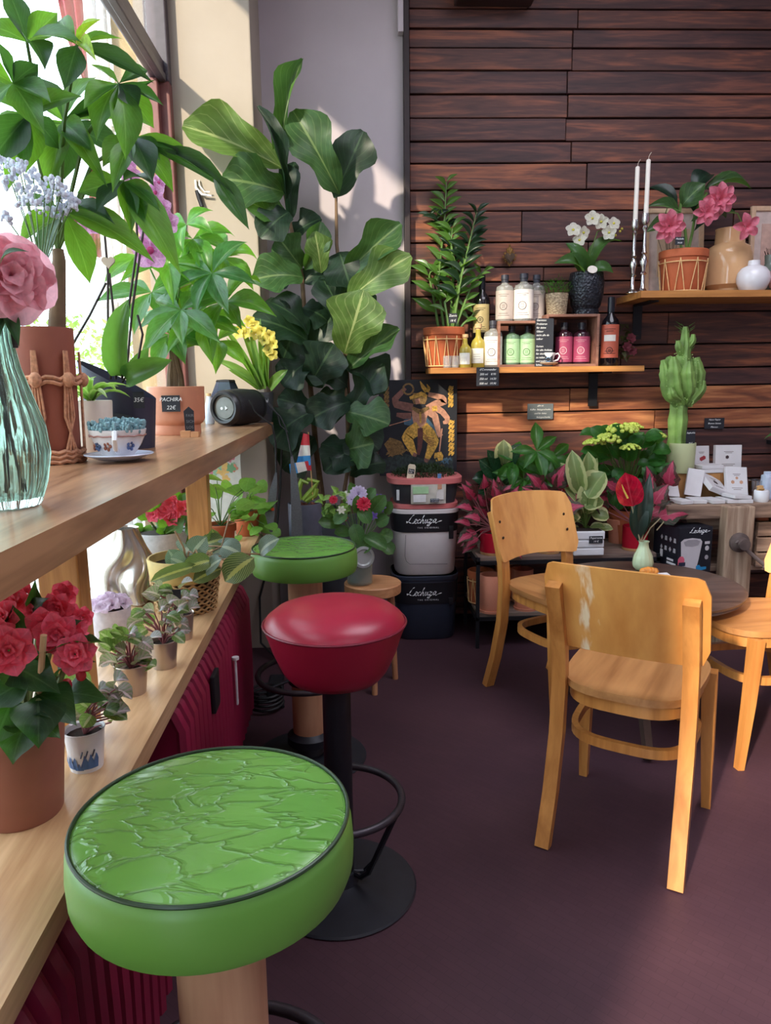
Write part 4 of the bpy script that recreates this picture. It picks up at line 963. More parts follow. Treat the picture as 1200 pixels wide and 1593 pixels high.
def lechuza(z, h, body, label, bz0, bz1):
    o = thing('planter', label, 'planter', (PXC, PYC, z), group='stacked boxed planters')
    squircle_box([(.140, 0), (.148, .01), (.158, h*.6), (.162, h-.012), (.160, h)]).build('body', body, o)
    squircle_box([(.164, h-.022), (.166, h-.020), (.166, h-.003), (.162, h)]).build('rim', body, o)
    q = lambda zz: .1425+.016*zz/h*1.2
    b = squircle_box([(q(bz0)+.007, bz0), (q(bz1)+.006, bz1)]).build('paper_band', band, o)
    # front of the band: y at x on the squircle
    def fy(x, zz):
        r = q(zz)+.0075; t = min(1, abs(x)/r); c = t**(1/.5); return -r*.92*(1-c*c)**(.5*.5*1.15)
    w0 = -.092
    script('Lechuza', .021, white_ink, b, None, None, None, None, wrap=lambda X, Z: V((w0+X*1.0, fy(w0+X, bz0+.05)-.001, bz0+.045+Z)))
    t = text('T H E   O R I G I N A L', .0105, white_ink, b, (-.045, fy(-.02, bz0)-.004, bz0+.023))
    MB().box((.118, fy(.11, h*.52)-.006, (h*.46+bz0)/2+.03), (.022, .008, bz0-h*.46), bev=.003).build('slot', band, o, smooth=False)
    return o
l1 = lechuza(0, .325, navy, 'navy planter at the bottom of the stack under the painting', .185, .292)
l2 = lechuza(.326, .325, pwhite, 'white planter in the middle of the stack', .215, .305)
MB().tube([(-.10, -.150, .205), (-.105, -.1485, .10), (-.098, -.148, .075), (-.08, -.147, .060), (.10, -.147, .058)], .0012, 5).build('panel_line', mat('grey_line', (120, 110, 112), .6), l2)
o = thing('planter', 'low anthracite planter with salmon rims, topmost of the stack, full of moss', 'planter', (PXC, PYC, .652), group='stacked boxed planters')
squircle_box([(.150, 0), (.162, .002), (.162, .022), (.150, .024)]).build('lower_rim', pinkrim, o)
squircle_box([(.148, .024), (.166, .12), (.166, .13)]).build('body', anth, o)
squircle_box([(.172, .118), (.180, .122), (.181, .146), (.176, .148)]).build('rim', pinkrim, o)
pb = MB().grid(lambda u, v: V((-.075+.165*u, -.150-.008*v-.006*(1-(2*u-1)**2)-.006, .028+.094*v)), 8, 2).build('photo_label', mat('photo_label_paper', (206, 200, 190), .5), o)
for c, d, m_ in (((-.035, -.166, .055), (.06, .003, .035), mat('label_white', (226, 224, 228), .5)), ((-.03, -.168, .095), (.075, .003, .035), mat('label_green', (110, 150, 70), .6)), ((.062, -.164, .075), (.035, .003, .055), mat('label_shirt', (214, 206, 204), .6)), ((.060, -.167, .110), (.020, .003, .024), mat('label_skin', (196, 140, 112), .6)), ((.036, -.170, .045), (.042, .003, .018), mat('label_navy', (36, 44, 66), .6))):
    MB().box((0, 0, 0), d, bev=.0014).build('print', m_, pb, c, smooth=False)
text('PFLANZEN', .0075, white_ink, pb, (.018, -.1725, .049)); text('UND ERNTEN', .0065, white_ink, pb, (.018, -.1725, .040))
card(o, .014, .05, [], 'side_print', .002, mat('label_white', (226, 224, 228), .5), (-.135, -.140, .045), rot=-.5)
moss = MB()
for k in range(1500):
    a = R.uniform(0, 2*PI); q = math.sqrt(R.random())*.158; c = V((math.cos(a)*q, math.sin(a)*q*.92, .135+.045*(1-(q/.16)**2)+R.uniform(-.012, .022)))
    m_ = frame(c, V((R.uniform(-1, 1), R.uniform(-1, 1), R.uniform(0, 1.2))), V((0, 0, 1)), R.uniform(.012, .026), .007)
    moss.add([m_ @ V(z) for z in ((-.5, 0, 0), (.5, 0, 0), (0, 1, 0))], [(0, 1, 2)])
moss.build('moss', leafmat('dark_moss', (44, 66, 46), (60, 84, 56), (70, 100, 40), .8, veins=0), o)['kind'] = 'stuff'
squircle_box([(.16, .115), (.168, .138)]).build('soil', soil, o)
tg = MB().prism([(-.018, 0), (.018, 0), (.018, .062), (.012, .070), (-.012, .070), (-.018, .062)], 0, .002, lambda q: V((q.x, q.z, q.y))).build('plant_tag', mat('cream_tag', (214, 200, 176), .6), o, (-.075, -.135, .145), smooth=False)
tg.rotation_euler = (-.2, .15, .0)
MB().box((0, -.001, .036), (.028, .002, .022)).build('label', slate, tg, smooth=False); text('Moos', .010, chalk, tg, (-.012, -.0025, .040)); text('4.50', .010, chalk, tg, (-.012, -.0025, .030))
MB().box((.06, -.155, .155), (.018, .003, .03), bev=.001).build('blue_clip', mat('blue_clip', (90, 130, 180), .5), o, smooth=False)

# painting: a gilded dancing guardian on black
yP = 3.68
A_, B_ = PY(591, 740, yP), PY(711, 590, yP)
cw, ch_ = B_.x-A_.x, B_.z-A_.z
o = thing('painting', 'black canvas painting of a gilded dancing figure above the planter stack', 'painting', (A_.x+cw/2, yP, A_.z))
MB().box((0, 0, ch_/2), (cw, .03, ch_), bev=.002).build('canvas', mat('black_canvas', (22, 24, 34), .7, var=.2), o, smooth=False)
def cv(x, y): return ((x-45)/1055*cw-cw/2, (1390-y)/1320*ch_)
_lay = [0]
def ribbon(pts, ws, m_, name='figure_paint', smooth=3):
    P2 = [V(cv(*p)+(0,)) for p in pts]; k = cw/1055; L, Rr = [], []
    Q, Wd = [], []
    for i in range(len(P2)-1):
        for s_ in range(smooth): t = s_/smooth; Q.append(P2[i].lerp(P2[i+1], t)); Wd.append(ws[i]*(1-t)+ws[i+1]*t)
    Q.append(P2[-1]); Wd.append(ws[-1])
    for i, q in enumerate(Q):
        t = (Q[min(i+1, len(Q)-1)]-Q[max(i-1, 0)]).normalized(); n = V((-t.y, t.x, 0)); L.append(q+n*Wd[i]*k/2); Rr.append(q-n*Wd[i]*k/2)
    _lay[0] += 1; d = .0155+_lay[0]*.00003
    mb = MB(); n_ = len(L); vs = [(p.x, -d, p.y) for p in L]+[(p.x, -d, p.y) for p in Rr]
    mb.add(vs, [(i, i+1, n_+i+1, n_+i) for i in range(n_-1)])
    return mb.build(name, m_, o, smooth=False)
sk = mat('painted_skin', (178, 128, 106), .7, var=.25, scale=70); skd = mat('painted_skin_shade', (122, 82, 74), .7, var=.25, scale=70)
go = mat('painted_gold', (196, 152, 66), .6, var=.5, scale=110); god = mat('painted_old_gold', (120, 92, 52), .6, var=.5, scale=110); blu = mat('painted_blue', (66, 96, 118), .7, var=.3, scale=40); mar = mat('painted_maroon', (96, 54, 50), .7, var=.3, scale=60); dgr = mat('painted_dark_green', (46, 56, 56), .8, var=.5, scale=80)
ribbon([(380, 650), (600, 620), (830, 840)], [60, 200, 90], blu)
ribbon([(150, 900), (260, 1000), (340, 1100)], [120, 240, 160], god); ribbon([(100, 1250), (350, 1200), (700, 1260), (1050, 1240)], [180, 240, 160, 180], dgr)
ribbon([(600, 470), (590, 600), (600, 720)], [240, 190, 150], sk)
ribbon([(500, 450), (400, 430), (280, 400), (260, 330), (340, 250), (400, 180)], [110, 110, 100, 80, 70, 50], skd); ribbon([(480, 560), (380, 560), (280, 540)], [80, 80, 50], skd)
ribbon([(700, 470), (820, 400), (930, 370), (900, 320), (800, 290), (710, 270)], [110, 100, 90, 80, 70, 60], sk); ribbon([(720, 500), (800, 570), (830, 700), (850, 800), (880, 850)], [110, 90, 80, 60, 70], sk); ribbon([(820, 460), (900, 510), (970, 600), (960, 650), (910, 660)], [90, 80, 70, 60, 40], sk)
ribbon([(590, 720), (480, 790), (420, 860), (470, 980), (520, 1100)], [180, 170, 150, 110, 70], go); ribbon([(620, 720), (720, 830), (780, 920), (740, 1040), (690, 1160)], [190, 190, 150, 110, 70], go)
for q in range(5): ribbon([(620+q*18, 780+q*40), (700+q*12, 860+q*30), (790, 880+q*26)], [7, 9, 7], mar)
ribbon([(600, 730), (600, 860), (590, 1000), (570, 1100)], [70, 75, 60, 40], mar); ribbon([(690, 1160), (680, 1210)], [80, 50], skd); ribbon([(500, 1090), (550, 1110)], [60, 40], skd)
ribbon([(590, 250), (590, 330), (590, 400)], [170, 210, 150], god); ribbon([(560, 330), (570, 400)], [70, 60], sk); ribbon([(490, 450), (600, 510), (720, 450)], [40, 70, 40], god); ribbon([(600, 510), (605, 660)], [30, 24], go); ribbon([(460, 320), (620, 260), (690, 300)], [40, 60, 40], go)
ribbon([(600, 90), (640, 170), (690, 230)], [8, 50, 60], go); ribbon([(690, 130), (720, 190), (700, 240)], [8, 40, 40], go)
for k in range(14): a = 2*PI*k/14; b = 2*PI*(k+1)/14; ribbon([(440+70*math.cos(a), 195+72*math.sin(a)), (440+70*math.cos(b), 195+72*math.sin(b))], [24, 24], god, smooth=1)
ribbon([(180, 690), (470, 610)], [12, 12], sk); ribbon([(895, 740), (860, 1060)], [18, 18], sk); ribbon([(840, 1070), (850, 1130), (860, 1190)], [90, 130, 90], go); ribbon([(790, 430), (800, 500)], [70, 70], go)
for base_, n_ in (((1010, 330, 60), 5), ((1020, 800, 70), 8), ((145, 320, 60), 6)):
    cx_, cy_, w_ = base_
    for k in range(n_):
        yy = cy_-150+k*60+R.uniform(-10, 10); m_ = go if cx_ > 500 else god
        ribbon([(cx_-w_*.5, yy+40), (cx_-w_*.1, yy-10), (cx_+w_*.4, yy+10), (cx_+w_*.1, yy+40)], [16, 40, 36, 14], m_); ribbon([(cx_+w_*.2, yy+30), (cx_+w_*.6, yy-20)], [26, 6], m_)
for k in range(12): x_, y_ = R.uniform(120, 380), R.uniform(880, 1120); ribbon([(x_, y_), (x_+40, y_-20), (x_+70, y_+10)], [10, 24, 8], god)
for k in range(10): x_, y_ = R.uniform(780, 1060), R.uniform(1130, 1300); ribbon([(x_, y_), (x_+30, y_-30), (x_+50, y_+10)], [10, 26, 8], R.choice([god, blu, dgr]))

# ================================================================== PLANT RACK
YR = 3.31
rx0, rx1 = PY(742, 868, YR).x, PY(1028, 860, YR).x
rz1, rz0 = PY(880, 865, YR).z, PY(760, 955, YR).z
rack = thing('plant_rack', 'low black metal rack with two weathered shelves along the plank wall', 'rack', ((rx0+rx1)/2, 3.50, 0))
w_ = rx1-rx0; ashw = wood('weathered_rack_board', (96, 78, 72), (138, 118, 106), 'X', .6)
for nm, z in (('shelf', rz1), ('shelf', rz0)): MB().box((0, 0, z-.009), (w_-.02, .36, .018), bev=.002).build(nm, ashw, rack, smooth=False)
for sx in (-1, 1):
    for sy in (-1, 1): MB().box((sx*(w_/2-.008), sy*(.19-.008), (rz1)/2), (.016, .016, rz1)).build('leg', blackm, rack, smooth=False)
for z in (rz1-.026, rz0-.026):
    mb = MB()
    for sy in (-1, 1): mb.box((0, sy*.182, z), (w_, .016, .018))
    for sx in (-1, 1): mb.box((sx*(w_/2-.008), 0, z), (.016, .36, .018))
    mb.build('rail', blackm, rack, smooth=False)
red_g = mat('glossy_red_pot', (170, 22, 44), .25, var=.05); gold_b = mat('gold_band', (206, 160, 110), .4, .3)
def redpot(o, r, h):
    MB().lathe([(0, .012), (r, .012), (r, h), (r-.005, h), (r-.006, h-.03)], 32).build('pot', red_g, o)
    MB().lathe([(0, 0), (r*.97, 0), (r*1.005, .004), (r*1.005, .013), (0, .013)], 32).build('pot_base', gold_b, o)
    MB().lathe([(0, h-.014), (r-.006, h-.016)], 20).build('soil', soil, o)
cal_m = leafmat('caladium_leaf', (40, 66, 48), (226, 120, 140), (190, 60, 90), .45, pattern='centre', c2=(196, 66, 98), veins=5, slope=1.6)
cal = blades('heart', cal_m, 4, (.05, .2), (.05, .15), .05, wob=.12)
def at(px, py, y): return PY(px, py, y)
def leafplant(name, label, cat, px, y, z, potfn, leaves, me, stem_m, y0=None, grp=None, wj=1, face=.6, hub=None):
    """leaves: (base px, base py, tip px, tip py, width px, dy)"""
    p = PY(px, 800, y); o = thing(name, label, cat, (p.x, y, z), group=grp); potfn(o); mb = MB(); top = hub or (0, 0, .12)
    for (a, b, c, d, w__, dy) in leaves:
        q = PY(a, b, y+dy)-V(o.location)
        m_ = (V(top)+q)/2 + V((q.x*.15, q.y*.15, .01)); mb.tube([top, m_, q], .0022, 5)
        leafpx(o, R.choice(me), (a, b, y+dy), (c, d, y+dy-.02), w__, face)
    mb.build('stems', stem_m, o); return o
sp_ = mat('pink_stem', (150, 90, 96), .5)
def rnd(n, x0, x1, y0, y1, cx, cy, L, W, dy=(-.12, .08)):
    out = []
    for _ in range(n):
        a, b = R.uniform(x0, x1), R.uniform(y0, y1); v = V((a-cx, b-cy+8)); v = v.normalized() if v.length > 0 else V((0, 1)); v = (v+V((R.uniform(-.5, .5), R.uniform(-.1, .7)))).normalized(); l = L*R.uniform(.75, 1.25)
        out.append((a, b, a+v.x*l, b+v.y*l, W*l/L, R.uniform(*dy)))
    return out
leafplant('caladium', 'pink and green caladium in a red pot at the left end of the rack', 'plant', 768, 3.40, rz1, lambda o: redpot(o, .062, .105), rnd(34, 730, 800, 755, 845, 768, 830, 28, 27), cal, sp_, grp='caladiums in red pots')
leafplant('caladium', 'caladium in a red pot behind the left chair', 'plant', 855, 3.40, rz1, lambda o: redpot(o, .055, .10), rnd(16, 830, 885, 750, 800, 857, 830, 34, 31), cal, sp_, grp='caladiums in red pots')
leafplant('caladium', 'caladium in a red pot behind the anthurium', 'plant', 990, 3.42, rz1, lambda o: redpot(o, .06, .115), rnd(13, 1005, 1050, 755, 815, 1000, 820, 38, 34, (-.16, 0))+rnd(6, 930, 960, 760, 800, 985, 820, 32, 28, (-.05, .1)), cal, sp_, grp='caladiums in red pots')
# peperomia in the square white pot
pep_e = leafmat('variegated_leaf', (70, 112, 62), (200, 206, 140), (150, 190, 80), .35, pattern='edge', c2=(226, 220, 168), veins=0)
pep = blades('oval', pep_e, 4, (.05, .2), (.08, .2))
def sqpot(o):
    h = .115
    for k, (z0, z1, s_) in enumerate(((0, .036, .142), (.038, .074, .140), (.076, .115, .146))): MB().box((0, 0, (z0+z1)/2), (s_, .13, z1-z0), bev=.006).build('ribbed_band', white_c, o, smooth=False)
    MB().box((0, 0, h+.001), (.12, .11, .003)).build('soil', soil, o, smooth=False)
    card(o, .064, .034, ['Peperomia', '14 €'], 'tag', .002, None, (.028, -.071, .060), .013)
leafplant('peperomia', 'cream-edged peperomia in a ribbed square white pot with a black price tag', 'plant', 912, 3.37, rz1, sqpot, [(905, 770, 890, 700, 30, 0), (912, 770, 915, 702, 26, .02), (900, 775, 872, 720, 24, .03), (915, 775, 942, 735, 50, -.05), (905, 790, 878, 760, 34, 0), (910, 790, 940, 780, 36, -.04), (915, 800, 925, 745, 34, -.02), (920, 800, 948, 805, 26, -.02), (900, 800, 886, 815, 22, 0), (905, 810, 895, 790, 20, .02), (918, 765, 930, 712, 22, .03)]+rnd(8, 890, 930, 790, 825, 911, 835, 28, 14, (-.04, .04)), pep, stem_g)
# terracotta pots at the back of the rack top
for px, y, top, w__, lb in ((832, 3.60, 838, 30, 'pale terracotta pot behind the left chair back on the rack'), (962, 3.58, 806, 36, 'terracotta pot at the back of the rack beside the square white pot')):
    p = PY(px, 860, y); o = thing('terracotta_pot', lb, 'pot', (p.x, y, rz1)); k = MPX(V((p.x, y, rz1))); h = PY(px, top, y).z-rz1
    pot(o, simple_pot(w__*k*.42, w__*k*.5, h, .006, h*.2), terra_pale, 'pot', h-.02, w__*k*.45)
# money tree and rubber plants at the back of the rack
pach = leafmat('money_tree_leaf', (54, 108, 42), (120, 164, 80), (130, 190, 40), .35, veins=8, slope=1.8)
pach_m = blades('lance', pach, 4, (.06, .22), (.06, .16))
def palmate(o, hub, Ls, Ws, n, me, up=V((0, 0, 1)), droop=.35, a0=None, fan=2*PI, axis=None):
    """leaflets radiating from a hub (relative to o)"""
    a0 = R.uniform(0, 6) if a0 is None else a0; ax = (axis or up).normalized(); e1 = ax.cross(V((.3, 1, .2))).normalized(); e2 = ax.cross(e1)
    for k in range(n):
        a = a0+fan*k/n+R.uniform(-.15, .15); d = e1*math.cos(a)+e2*math.sin(a)
        d = (d-V((0, 0, droop*R.uniform(.4, 1.5)))+ax*.1).normalized(); L = Ls*R.uniform(.75, 1.12)
        leaf(o, R.choice(me), hub, d, L, Ws*L/Ls, ax+V((0, -.3, .2)), 'leaflet', .2)
def hiddenpot(o, r=.06, h=.12, m=terra): pot(o, simple_pot(r*.8, r, h, .006, h*.2), m, 'pot', h-.02, r-.008)
p = PY(836, 800, 3.58); o = thing('money_tree', 'glossy green money tree at the back of the rack left of the white pot', 'plant', (p.x, 3.58, rz1)); hiddenpot(o)
mb = MB(); L0 = V(o.location)
for hx_, hy_, dy in ((835, 702, -.08), (800, 718, -.02), (858, 712, 0), (848, 740, -.05), (815, 745, -.06), (872, 735, 0)):
    h_ = PY(hx_, hy_, 3.58+dy)-L0; mb.tube([(0, 0, .11), (h_.x*.3, h_.y*.3, h_.z*.6), tuple(h_)], .004, 6); palmate(o, h_, .145, .058, 6, pach_m, axis=V((R.uniform(-.3, .3), -.9, .5)))
mb.build('stems', stem_g, o)
rub = blades('oval', leafmat('rubber_leaf_variegated', (60, 100, 66), (210, 214, 150), (140, 190, 90), .3, pattern='edge', c2=(224, 222, 160), veins=0), 3, (.05, .15), (.05, .15)); rubd = blades('oval', leafmat('rubber_leaf_dark', (34, 70, 46), (90, 120, 80), (60, 110, 50), .25, veins=9, slope=.6), 3, (.05, .2), (.05, .15))
p = PY(785, 800, 3.62); o = thing('rubber_plant', 'rubber plant with one big cream-edged leaf against the planks', 'plant', (p.x, 3.62, rz1)); hiddenpot(o, .055, .11)
mb = MB().tube([(0, 0, .1), (.0, 0, .28), (.01, -.01, .42)], .006, 6); mb.build('stems', stem_g, o)
for a, b, c, d, w__, k in ((783, 724, 784, 684, 28, 0), (790, 735, 812, 690, 26, 1), (780, 745, 745, 715, 30, 1), (775, 750, 735, 745, 28, 1), (785, 755, 800, 740, 30, 1), (772, 735, 758, 700, 20, 1), (778, 760, 742, 768, 26, 1)): leafpx(o, R.choice(rubd if k else rub), (a, b, 3.60), (c, d, 3.57), w__, .7)
# hydrangea
hyd = leafmat('hydrangea_leaf', (44, 98, 40), (90, 140, 60), (110, 180, 40), .4, veins=6, slope=1.6); hyl = blades('oval', hyd, 4, (.05, .2), (.05, .2), .01)
p = PY(975, 800, 3.58); o = thing('hydrangea', 'bushy green hydrangea with yellow-green flower heads beside the cactus', 'plant', (p.x, 3.58, rz1)); hiddenpot(o, .085, .17); L0 = V(o.location)
mb = MB()
for a, b, c, d, w__, dy in rnd(80, 926, 1026, 684, 752, 975, 735, 25, 20, (-.17, .05))+rnd(26, 945, 1030, 735, 775, 985, 740, 24, 19, (-.16, .0)):
    q = PY(a, b, 3.58+dy)-L0; mb.tube([(0, 0, .16), (q.x*.4, q.y*.4, .16+(q.z-.16)*.6), tuple(q)], .0022, 4); leafpx(o, R.choice(hyl), (a, b, 3.58+dy), (c, d, 3.56+dy), w__, .5)
mb.build('stems', stem_g, o)
hfl = mat('yellow_green_floret', (186, 200, 84), .6, var=.2, scale=90)
for cx_, cy_, r_, dy in ((966, 670, 25, -.15), (943, 686, 24, -.18), (924, 690, 17, -.17), (984, 666, 17, -.13), (980, 698, 16, -.20), (1021, 680, 15, -.12)):
    mb = MB(); c = PY(cx_, cy_, 3.58+dy)-L0; k = MPX(c+L0)
    for _ in range(70):
        a = R.uniform(0, 2*PI); t = math.sqrt(R.random()); q = c+V((math.cos(a)*t*r_*k, math.sin(a)*t*r_*k*.8-.01, .45*r_*k*(1-t*t))); mb.ball(tuple(q), r_*k*.16, 5, (1, 1, .8))
    mb.build('flower_head', hfl, o)
# lower shelf of the rack: empty pots
for px, y, w__, top, bot, kind, lb in ((765, 3.36, 37, 893, 949, 0, 'tall pale terracotta cylinder pot at the front of the lower rack shelf'), (748, 3.50, 40, 886, 938, 1, 'wicker-netted terracotta pot at the left of the lower rack shelf'), (812, 3.52, 34, 884, 930, 0, 'terracotta cylinder pot behind the left chair leg'), (818, 3.38, 34, 902, 948, 0, 'pale terracotta pot low behind the left chair seat'), (850, 3.46, 34, 896, 940, 0, 'terracotta pot on the lower shelf right of the chair leg'), (790, 3.58, 40, 878, 915, 0, 'brown terracotta bowl at the back of the lower shelf')):
    p = PY(px, bot, y); o = thing('terracotta_pot', lb, 'pot', (p.x, y, rz0), group='empty pots on the lower rack shelf'); k = MPX(V((p.x, y, rz0))); h = PY(px, top, y).z-rz0; r_ = w__*k/2
    if kind: wicker_pot(o, r_*.85, r_, h, terra, 8, .05, .8)
    else:
        pot(o, [(0, 0), (r_*.96, 0), (r_, .004), (r_, h-.002), (r_*.98, h), (r_*.86, h-.002), (r_*.84, .03), (0, .028)], terra_pale if px != 790 else terra)
        MB().lathe([(0, -.0), (r_*1.1, 0), (r_*1.12, .012), (r_*1.01, .012)], 28).build('saucer', terra_pale, o)

# ================================================================== WORKBENCH WITH VISE
YB = 3.29
old = wood('old_grey_timber', (92, 72, 62), (150, 122, 104), 'X', .8, .8, c=(178, 152, 132), bmp=.5); old_z = wood('old_grey_timber_leg', (110, 84, 70), (160, 130, 108), 'Z', .8, .8, c=(196, 170, 146), bmp=.6)
bz = PY(1090, 786, YB).z; bx0 = PY(1040, 787, YB).x
bench = thing('workbench', 'old weathered workbench with a wooden vise screw at the right', 'workbench', (bx0, 3.5, 0))
MB().box((.65, 0, bz-.033), (1.3, .42, .066), bev=.006).build('bench_top', old, bench, smooth=False)
lx = PY(1143, 800, YB).x-bx0; lw = 44*MPX(PY(1143, 850, YB))
MB().box((lx, -.235, bz/2), (lw, .07, bz), bev=.008).build('vise_jaw', old_z, bench, smooth=False)
MB().box((lx-.15, -.1, bz-.10), (.30, .09, .06), bev=.004).build('cross_block', old, bench, smooth=False)
MB().box((.06, .14, (bz-.07)/2), (.08, .08, bz-.07), bev=.006).build('leg', old_z, bench, smooth=False); MB().box((1.22, -.12, (bz-.07)/2), (.08, .10, bz-.07), bev=.006).build('leg', old_z, bench, smooth=False)
MB().box((.62, .02, .352), (1.18, .34, .024), bev=.003).build('lower_shelf', old, bench, smooth=False)
c = PY(1146, 842, YB-.04)-V((bx0, 3.5, 0)); e = PY(1192, 881, YB-.10)-V((bx0, 3.5, 0)); s_ = PY(1126, 838, YB-.10)-V((bx0, 3.5, 0))
yrot = lambda q: V((c.x+q.x, c.y-q.z, c.z+q.y))
mb = MB(); mb.lathe([(0, 0), (.042, 0), (.045, .01), (.045, .035), (.030, .045), (.026, .08), (0, .082)], 20); mb.v = [tuple(yrot(V(q))) for q in mb.v]
mb.build('vise_screw', mat('grey_brown_screw', (96, 80, 76), .7, var=.2), bench)
MB().tube([tuple(c+V((-.03, -.06, .012))), tuple(e)], .009, 8).ball(tuple(e), .016).build('vise_handle', mat('grey_iron_bar', (130, 116, 114), .5, .4), bench)
# boxed planter under the bench
bl0, bl1, bl2 = PY(1034, 818, 3.42), PY(1058, 822, 3.22), PY(1110, 818, 3.25)
o = thing('planter_carton', 'black product carton with a white planter picture under the bench', 'carton', (bl1.x, bl1.y, .365), math.atan2(bl2.y-bl1.y, bl2.x-bl1.x))
w_, hB_ = (bl2.xy-bl1.xy).length, bl1.z-.365
carton = mat('black_carton', (26, 28, 38), .45, var=.05)
MB().box((w_/2, .10, hB_/2), (w_, .20, hB_), bev=.002).build('box', carton, o, smooth=False)
def wr(pts, m_, nm, d=.0008, pa=None):
    return MB().prism([(x*w_, z*hB_) for x, z in pts], 0, d, lambda q: V((q.x, -q.z, q.y))).build(nm, m_, pa or o, smooth=False)
wp_m = mat('planter_print_white', (212, 206, 210), .5, var=.03); gp = mat('planter_print_grey', (168, 162, 168), .5)
wr([(.06, .70), (.10, .24), (.16, .05), (.55, .05), (.62, .30), (.70, .68), (.64, .74), (.40, .77), (.15, .755)], wp_m, 'planter_print')
wr([(.14, .69), (.2, .60), (.4, .58), (.58, .60), (.64, .69), (.52, .73), (.28, .735)], gp, 'planter_print', .0012)
wr([(-.0, .20), (.0, .32), (.06, .38), (.14, .38), (.19, .32), (.19, .20)], mat('pink_sticker', (216, 96, 120), .5), 'sticker', .0016); wr([(.02, .17), (.02, .25), (.22, .25), (.22, .17)], mat('label_navy', (36, 44, 66), .6), 'sticker', .0022)
wr([(.55, .07), (.55, .15), (.64, .17), (.70, .12), (.86, .12), (.86, .07), (.66, .04)], mat('cyan_sticker', (40, 140, 196), .5), 'sticker', .0018)
wr([(.78, .62), (.78, .68), (.93, .68), (.93, .62)], wp_m, 'sticker'); wr([(.855+.06*math.cos(k*PI/8), .53+.055*math.sin(k*PI/8)) for k in range(16)], wp_m, 'sticker'); wr([(.855+.055*math.cos(k*PI/8), .33+.05*math.sin(k*PI/8)) for k in range(16)], gp, 'sticker')
script('Lechuza', .013, white_ink, o, V((.055, -.0012, hB_*.88)), V((1, 0, 0)), V((0, 0, 1)), None)
for k in range(8):
    q = MB().prism([(0, -.012), (.009, 0), (0, .012), (-.009, 0)] if k % 2 else [(-.009, -.01), (.009, -.01), (.007, .01), (-.007, .01)], 0, .001, lambda z: V((-z.z, z.x, z.y))).build('icon', gp, o, (-.0005, .03+.034*(k % 4), hB_*(.70-.22*(k//4))), smooth=False)
for k, (yy, zz, ww) in enumerate(((.06, .26, .05), (.05, .18, .07), (.13, .34, .02))): MB().box((-.0008, yy, hB_*zz), (.001, ww, .010 if k < 2 else .035)).build('print', wp_m, o, smooth=False)

# things on the bench
packet = mat('white_packet', (222, 218, 220), .6, var=.03); edge_m = mat('kraft_box', (176, 126, 74), .8, var=.1)
def pack(px, py, y, w_, h_, d_, rx, ry, rz, label, emblem=None, grp='white paper packets on the bench', z=None):
    """white packet: (px, py) its lower middle"""
    p = PY(px, py, y); o = thing('paper_packet', label, 'packet', (p.x, p.y, z if z is not None else p.z), group=grp)
    o.rotation_euler = (rx, ry, rz)
    MB().box((0, 0, h_/2), (w_, d_, h_), bev=.0025).build('sleeve', packet, o, smooth=False)
    if emblem:
        for i, (ex, ez, er) in enumerate(emblem[1]):
            q = MB().prism([(er*math.cos(k*PI/6)*(1 if k % 2 else .75), er*math.sin(k*PI/6)*(1 if k % 2 else .75)) for k in range(12)], 0, .0006, lambda v: V((v.x, -v.z, v.y))).build('emblem', emblem[0], o, (ex*w_, -d_/2, ez*h_), smooth=False)
        mb = MB()
        for zz, l in ((.24, .5), (.18, .36), (.74, .36), (.69, .26)): mb.box((0, -d_/2-.0003, h_*zz), (w_*l, .0006, .0022))
        mb.build('print', ink, o, smooth=False)['kind'] = 'stuff'
    return o
cy_ = 3.52
o = thing('kraft_crate', 'brown wooden riser box under the white packets and the cactus', 'box', (PY(1085, 760, 3.58).x, 3.60, bz)); hk = PY(1085, 736, 3.50).z-bz
MB().box((0, 0, hk/2), (.30, .20, hk-.004), bev=.003).build('box', edge_m, o, smooth=False)
for x in (-.07, .08): MB().box((x, -.102, hk/2), (.012, .006, hk-.006)).build('batten', wood('batten', (150, 100, 60), (190, 140, 90), 'Z'), o, smooth=False)
zk = bz+hk
blk = mat('dark_emblem_ink', (60, 40, 44), .7); redk = mat('red_emblem_ink', (160, 50, 60), .7); tan = mat('tan_emblem_ink', (200, 150, 120), .7)
pack(1091, 722, 3.63, .085, .12, .016, -.12, 0, .1, 'white packet with a red flower print standing behind the cactus pot', (redk, ((.0, .45, .012), (.15, .5, .012))), z=zk)
pack(1131, 734, 3.60, .130, .125, .03, -.08, 0, -.06, 'white packet with a small bird print standing on the riser at the right', (blk, ((-.05, .52, .010),)), z=zk)
pack(1101, 734, 3.54, .115, .018, .09, 0, 0, .05, 'lower of two flat white packets on the riser box', z=zk)
pack(1101, 728, 3.54, .115, .018, .09, 0, 0, .12, 'upper of two flat white packets on the riser box', z=zk+.019)
zb = bz+.002
pack(1040, 776, 3.42, .115, .125, .018, -.55, .12, .15, 'white packet leaning back at the left end of the bench, behind the caladium leaf', z=zb+.02)
pack(1077, 770, 3.43, .075, .13, .022, -.25, .15, -.25, 'narrow white packet standing askew under the cactus pot', z=zb+.02)
pack(1120, 772, 3.40, .125, .12, .026, -1.0, .35, .35, 'white packet reclining on the flat ones in front of the riser', (blk, ((0, .5, .016),)), z=zb+.04)
pack(1146, 772, 3.43, .105, .135, .022, -.30, .04, .0, 'white packet with two small tan flowers leaning upright at the right', (tan, ((-.2, .45, .010), (.2, .45, .010), (0, .6, .008))), z=zb+.02)
